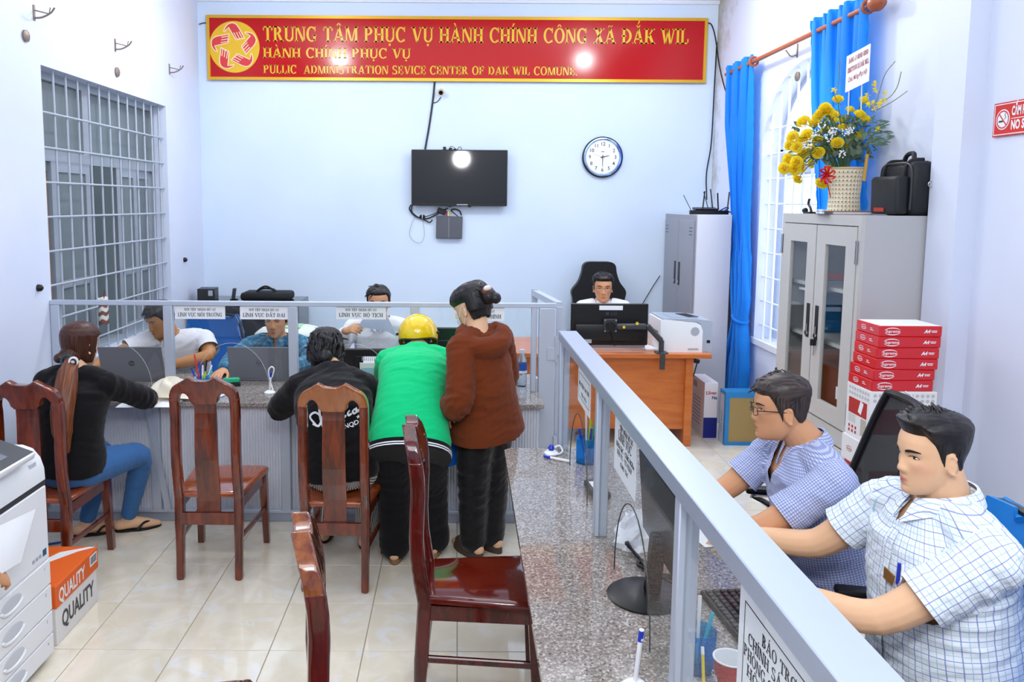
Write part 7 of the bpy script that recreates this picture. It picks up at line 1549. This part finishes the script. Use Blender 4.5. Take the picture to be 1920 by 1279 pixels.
for pts_, r in (([(-.105, .0), (-.125, .045), (-.095, .06), (-.07, .03), (-.09, -.005), (-.12, .01)], .006), ([(-.07, .075), (-.075, .02), (-.065, -.05)], .0065), ([(-.075, .02), (-.055, .03), (-.035, .06)], .005), ([(-.03, .07), (-.035, .01), (-.025, -.045), (-.015, -.01)], .0065),
                ([(-.01, .0), (.0, .025), (.01, .0), (.02, .025), (.03, .02)], .005), ([(.035, .025), (.038, .0), (.048, .005)], .005), ([(.07, .022), (.058, .012), (.06, .0), (.075, .004)], .005), ([(.095, .02), (.082, .012), (.085, .0), (.097, .004), (.1, .022), (.102, .002), (.112, .01)], .005), ([(.115, .01), (.128, .06), (.122, .075), (.116, .05), (.122, .004), (.132, .01)], .005)):
    q = spline([(x, y, 0) for x, y in pts_], 6); b.tube([F @ V(p) for p in q], r, 6, up=(0, 1, 0))
pr = on_surface(w2.tp, b, 'script_print', WHITE, w2.t)
b = MB(); sans(b, 'EX NQD', F @ M.Translation((.04, -.045, 0)), .03, .0006); st = [(.011 * (1 if i % 2 == 0 else .42) * math.sin(PI * i / 5) + .1, .011 * (1 if i % 2 == 0 else .42) * math.cos(PI * i / 5) - .022) for i in range(10)]; b.prism(st, .0005, F); on_surface(w2.tp, b, 'small_print', WHITE, w2.t)
# --- woman in green with the yellow helmet
w3 = Person('woman in a green cardigan and yellow helmet leaning on the long counter', (-.22, 4.05, 0), dict(
    head=(-.215, 4.50, 1.13), neck=(-.205, 4.40, 1.07), sh_l=(-.37, 4.33, 1.02), sh_r=(-.05, 4.35, 1.02), el_l=(-.42, 4.52, .83), wr_l=(-.27, 4.70, .79), el_r=(.0, 4.50, .84), wr_r=(-.13, 4.68, .79),
    pelvis=(-.235, 3.98, .72), waist=(-.235, 4.10, .87), hip_l=(-.325, 4.0, .71), hip_r=(-.145, 4.0, .71), kn_l=(-.325, 4.06, .40), kn_r=(-.13, 4.1, .40), an_l=(-.315, 4.07, .085), an_r=(-.11, 4.15, .085), toe_l=(-.31, 4.25, .03), toe_r=(-.1, 4.33, .03)),
    (.1, .75, -.65), (.0, .6, .75), SKA, build=1.02)
w3.body(.007).hair(lambda x, y, z: .02 if (y < .03 and z > -.09) else z - .05, HBLK, .01, .003)
w3.top('cardigan', GREENK, .008, .024, (1.9, 1.9), -.25, .007, seed=15., srad=.02, sflare=.0, nkr=.0, prof=[(-.22, .185, .15), (-.1, .188, .152), (.02, .18, .15), (.12, .175, .145), (.3, .162, .135), (.55, .155, .122), (.78, .172, .115), (.93, .165, .095), (1.02, .12, .075), (1.1, .06, .058)])
Rg = w3.rings(.030, -.4, [(-.29, .184, .149), (-.23, .186, .15), (-.19, .187, .151)])
def hemband(a, b_, m, nm, k=1.0):
    R = [[p0 + (p1 - p0) * t for p0, p1 in zip(Rg[0], Rg[2])] for t in (a, b_)]; c0 = sum(R[0], V((0, 0, 0))) / 28; MB().rings([[c0 + (p - c0) * k for p in r] for r in R]).build(nm, m, w3.t, world=True)
hemband(0, 1.0, BLKC, 'hem_band'); hemband(.22, .34, WHITE, 'hem_stripe', 1.008); hemband(.46, .58, WHITE, 'hem_stripe', 1.008)
nk = w3.J['neck']
for r_, z_, m_ in ((.07, .02, BLKC), (.072, .008, WHITE), (.074, -.004, BLKC)): MB().tube([nk + V((r_ * math.cos(a), r_ * math.sin(a) * .9 - .02, z_ + .03 * math.sin(a))) for a in np.linspace(0, 2 * PI, 25)], .0062, 8).build('neck_band', m_, w3.t, world=True)
w3.pants('trousers', BLKC, .009, .03, .006, flare=.02, u1=1.98)
for S in 'lr': a = w3.J['an_' + S]; MB().rings([[(a.x + .042 * math.sin(t) * k, a.y + .05 + .12 * math.cos(t) * k, z) for t in np.linspace(0, 2 * PI, 18, endpoint=False)] for z, k in ((0, 1), (.02, 1), (.05, .85), (.07, .6))]).build('shoe', mat('shoe_tan', '8a6a48', .7), w3.t, world=True)
hp = []
for i in range(19):
    ph = lambda t: PI / 2 - (PI / 2 + .3 + .45 * max(0, -math.cos(t)) ** 1.3) * i / 18
    hp.append([w3.HM @ V((.114 * math.cos(ph(t)) * math.sin(t), .130 * math.cos(ph(t)) * math.cos(t) - .005, .014 + .122 * math.sin(ph(t)))) for t in np.linspace(0, 2 * PI, 40, endpoint=False)])
b = MB().grid(hp, True); b.grid([[lerp(p, w3.hc + w3.R @ V((0, 0, .02)), .06) for p in r] for r in hp[-1:]] + [hp[-1]], True); b.build('helmet', mat('helmet_yellow', 'f0c808', .12, coat=.6), w3.t, world=True)
MB().tube([lerp(p, w3.hc, .01) for p in hp[-1] + hp[-1][:1]], .005, 8).build('helmet_rim', mat('rim_dark', '4a3c10', .5), w3.t, world=True)
for t_ in (.9, -.9): q = w3.HM @ V((.117 * math.sin(t_ + PI / 2 * 0 + (PI / 2 if t_ > 0 else -PI / 2) - t_), -.03, .012)); MB().ball(q, .009, 10, 8).build('helmet_rivet', BLACK, w3.t, world=True)
# --- woman in the brown hooded jacket
w4 = Person('woman in a brown hooded jacket and face mask standing at the long counter', (.14, 4.2, 0), dict(
    head=(.085, 4.19, 1.345), neck=(.115, 4.14, 1.235), sh_l=(.035, 4.03, 1.15), sh_r=(.235, 4.265, 1.165), el_l=(.02, 3.91, .89), wr_l=(-.045, 4.06, .835), el_r=(.30, 4.38, .93), wr_r=(.12, 4.56, .86),
    pelvis=(.16, 4.14, .77), waist=(.15, 4.12, .92), hip_l=(.12, 4.095, .76), hip_r=(.205, 4.18, .76), kn_l=(.10, 4.11, .42), kn_r=(.21, 4.2, .42), an_l=(.10, 4.13, .085), an_r=(.205, 4.21, .085), toe_l=(.0, 4.26, .03), toe_r=(.1, 4.34, .03)),
    (-.72, .66, -.42), (-.2, .2, 1), SKA, build=1.0, hs=1.02)
w4.body(.006, hk={'l': (V((.0, .15, -1.)), V((-.8, -.5, .0)), -1, .8, .05)}).face(.8)
w4.hair(lambda x, y, z: max(z - .045 if y > .02 else 0, .02 if (y < -.032 and z > -.075 - y * .2) else 0, z - .022), HBLK, .018, .004, lambda x, y, z: .014 * max(0, min(1, -y / .06)) * (1 if z > -.03 else .2), 8., 60, (.0, -.9, -.2), .06, .003,
    extra=lambda b: (b.ball((.0, -.135, .02), (.045, .04, .042), 18, 12), b.ball((.01, -.165, .0), (.03, .028, .03), 14, 10)))
cl = w4.HM @ V((-.01, -.145, .045)); RC = w4.R
MB().ball(cl, (.042, .022, .026), 14, 10, RC @ M.Rotation(.5, 3, 'X')).build('hair_claw', mat('claw_brown', '6a3a26', .3), w4.t, world=True); MB().ball(cl + RC @ V((-.012, -.014, .012)), (.028, .014, .016), 12, 8, RC @ M.Rotation(.5, 3, 'X')).build('claw_inlay', mat('claw_white', 'e8dcd4', .3), w4.t, world=True)
mk = MB(); G = []
for z in np.linspace(-.112, -.012, 10):
    row = []
    for u in np.linspace(-1.15, 1.15, 21):
        w_, f = (float(np.interp(z, HT[:, 0], HT[:, k])) for k in (1, 2)); x = w_ * math.sin(u) * 1.05; y = f * math.cos(u) * 1.04 + .012 + .02 * ga(x, 0, .02) * ga(z, -.04, .03); row.append(w4.HM @ V((x, y, z)))
    G.append(row)
mk.grid(G); mk.build('face_mask', mat('mask_white', 'eef0f4', .8), w4.t, world=True)
for k in (-1, 1): MB().tube(spline([tuple(w4.HM @ V(p)) for p in ((k * .064, .045, -.03), (k * .078, .0, .01), (k * .082, -.02, .0), (k * .078, -.015, -.03), (k * .06, .04, -.09))], 5), .0018, 6).build('mask_loop', WHITE, w4.t, world=True)
def hood4(mb):
    c = V((.125, 4.115, 1.215)); pts_ = [(-.075, .07, .03), (-.09, -.03, .0), (-.02, -.105, -.05), (.085, -.075, -.045), (.125, .02, .005), (.09, .09, .03)]
    mb.tube(spline([tuple(c + V(p)) for p in pts_], 6), list(np.interp(np.linspace(0, 1, 31), [0, .25, .5, .75, 1], [.025, .045, .06, .05, .03])), 14, dome=True)
w4.top('jacket', BRWN, .0075, .02, (1.8, 1.8), -.3, .010, seed=21., srad=.026, sflare=.012, extra=hood4, nkr=.0, prof=[(-.24, .20, .17), (-.1, .19, .165), (.0, .18, .155), (.15, .165, .145), (.4, .15, .135), (.6, .148, .125), (.8, .15, .11), (.93, .135, .09), (1.02, .11, .07), (1.08, .07, .06)])
w4.pants('trousers', cloth('black_satin', '131316', .42, bump=.1), .009, .026, .008, u1=1.99, seed=31., flare=.012)
for S in 'lr': a = w4.J['an_' + S]; f = (w4.J['toe_' + S] - a); f.z = 0; f.normalize(); X4 = frame((a.x, a.y, 0), f.cross(V((0, 0, 1))), f); MB().rings([[X4 @ V((.042 * math.sin(t) * k, .04 + .12 * math.cos(t) * k, z)) for t in np.linspace(0, 2 * PI, 18, endpoint=False)] for z, k in ((0, 1), (.03, 1), (.06, .85), (.08, .6))]).build('shoe', mat('shoe_brown', '4a3a30', .7), w4.t, world=True)
fo = MB().box((-.035, 4.10, .655), (.012, .22, .31), M.Rotation(-.85, 3, 'Z') @ M.Rotation(.06, 3, 'Y'), .002); tag(fo.build('document_folder', mat('folder_bright_blue', '1a6ad0', .4), smooth=False), 'bright blue document folder hanging from the hand of the woman in brown', 'folder')
# --- person whose hand reaches in at the left edge
w5 = Person('person outside the left edge of whom one hand holds a white sheet', (-1.66, 2.1, 0), dict(
    head=(-1.72, 2.06, 1.50), neck=(-1.73, 2.06, 1.36), sh_l=(-1.90, 2.10, 1.28), sh_r=(-1.56, 2.06, 1.28), el_l=(-1.98, 2.2, 1.0), wr_l=(-1.9, 2.34, 1.1), el_r=(-1.55, 2.2, .86), wr_r=(-1.585, 2.60, .62),
    pelvis=(-1.73, 2.02, .82), hip_l=(-1.82, 2.04, .81), hip_r=(-1.64, 2.04, .81), kn_l=(-1.82, 2.06, .44), kn_r=(-1.64, 2.06, .44), an_l=(-1.82, 2.02, .085), an_r=(-1.64, 2.02, .085), toe_l=(-1.84, 2.18, .03), toe_r=(-1.62, 2.18, .03)),
    (.0, 1, -.35), (0, 0, 1), SKB)
w5.body(.007, hk={'r': (V((-.02, .82, -.42)), V((.75, .2, .6)), -1, .5, .05)}).hair(short(), HBLK).top('shirt', WHT, .012, .016, (.8, .8), -.1, .004).pants('trousers', NAVY, .012)
P = []
A_, B_, C_, D_ = V((-1.62, 2.52, .775)), V((-1.60, 2.925, .728)), V((-1.575, 2.765, .592)), V((-1.585, 2.50, .60))
for i in range(9):
    v = i / 8; P.append([tuple(lerp(lerp(A_, B_, u), lerp(D_, C_, u), v) + V((.012 * math.sin(u * 3.2) * math.sin(v * 2.5), 0, .012 * math.sin(u * PI) * v))) for u in np.linspace(0, 1, 14)])
tag(MB().grid(P).build('loose_sheet', WHITE), 'white sheet of paper held in front of the photocopier', 'paper')
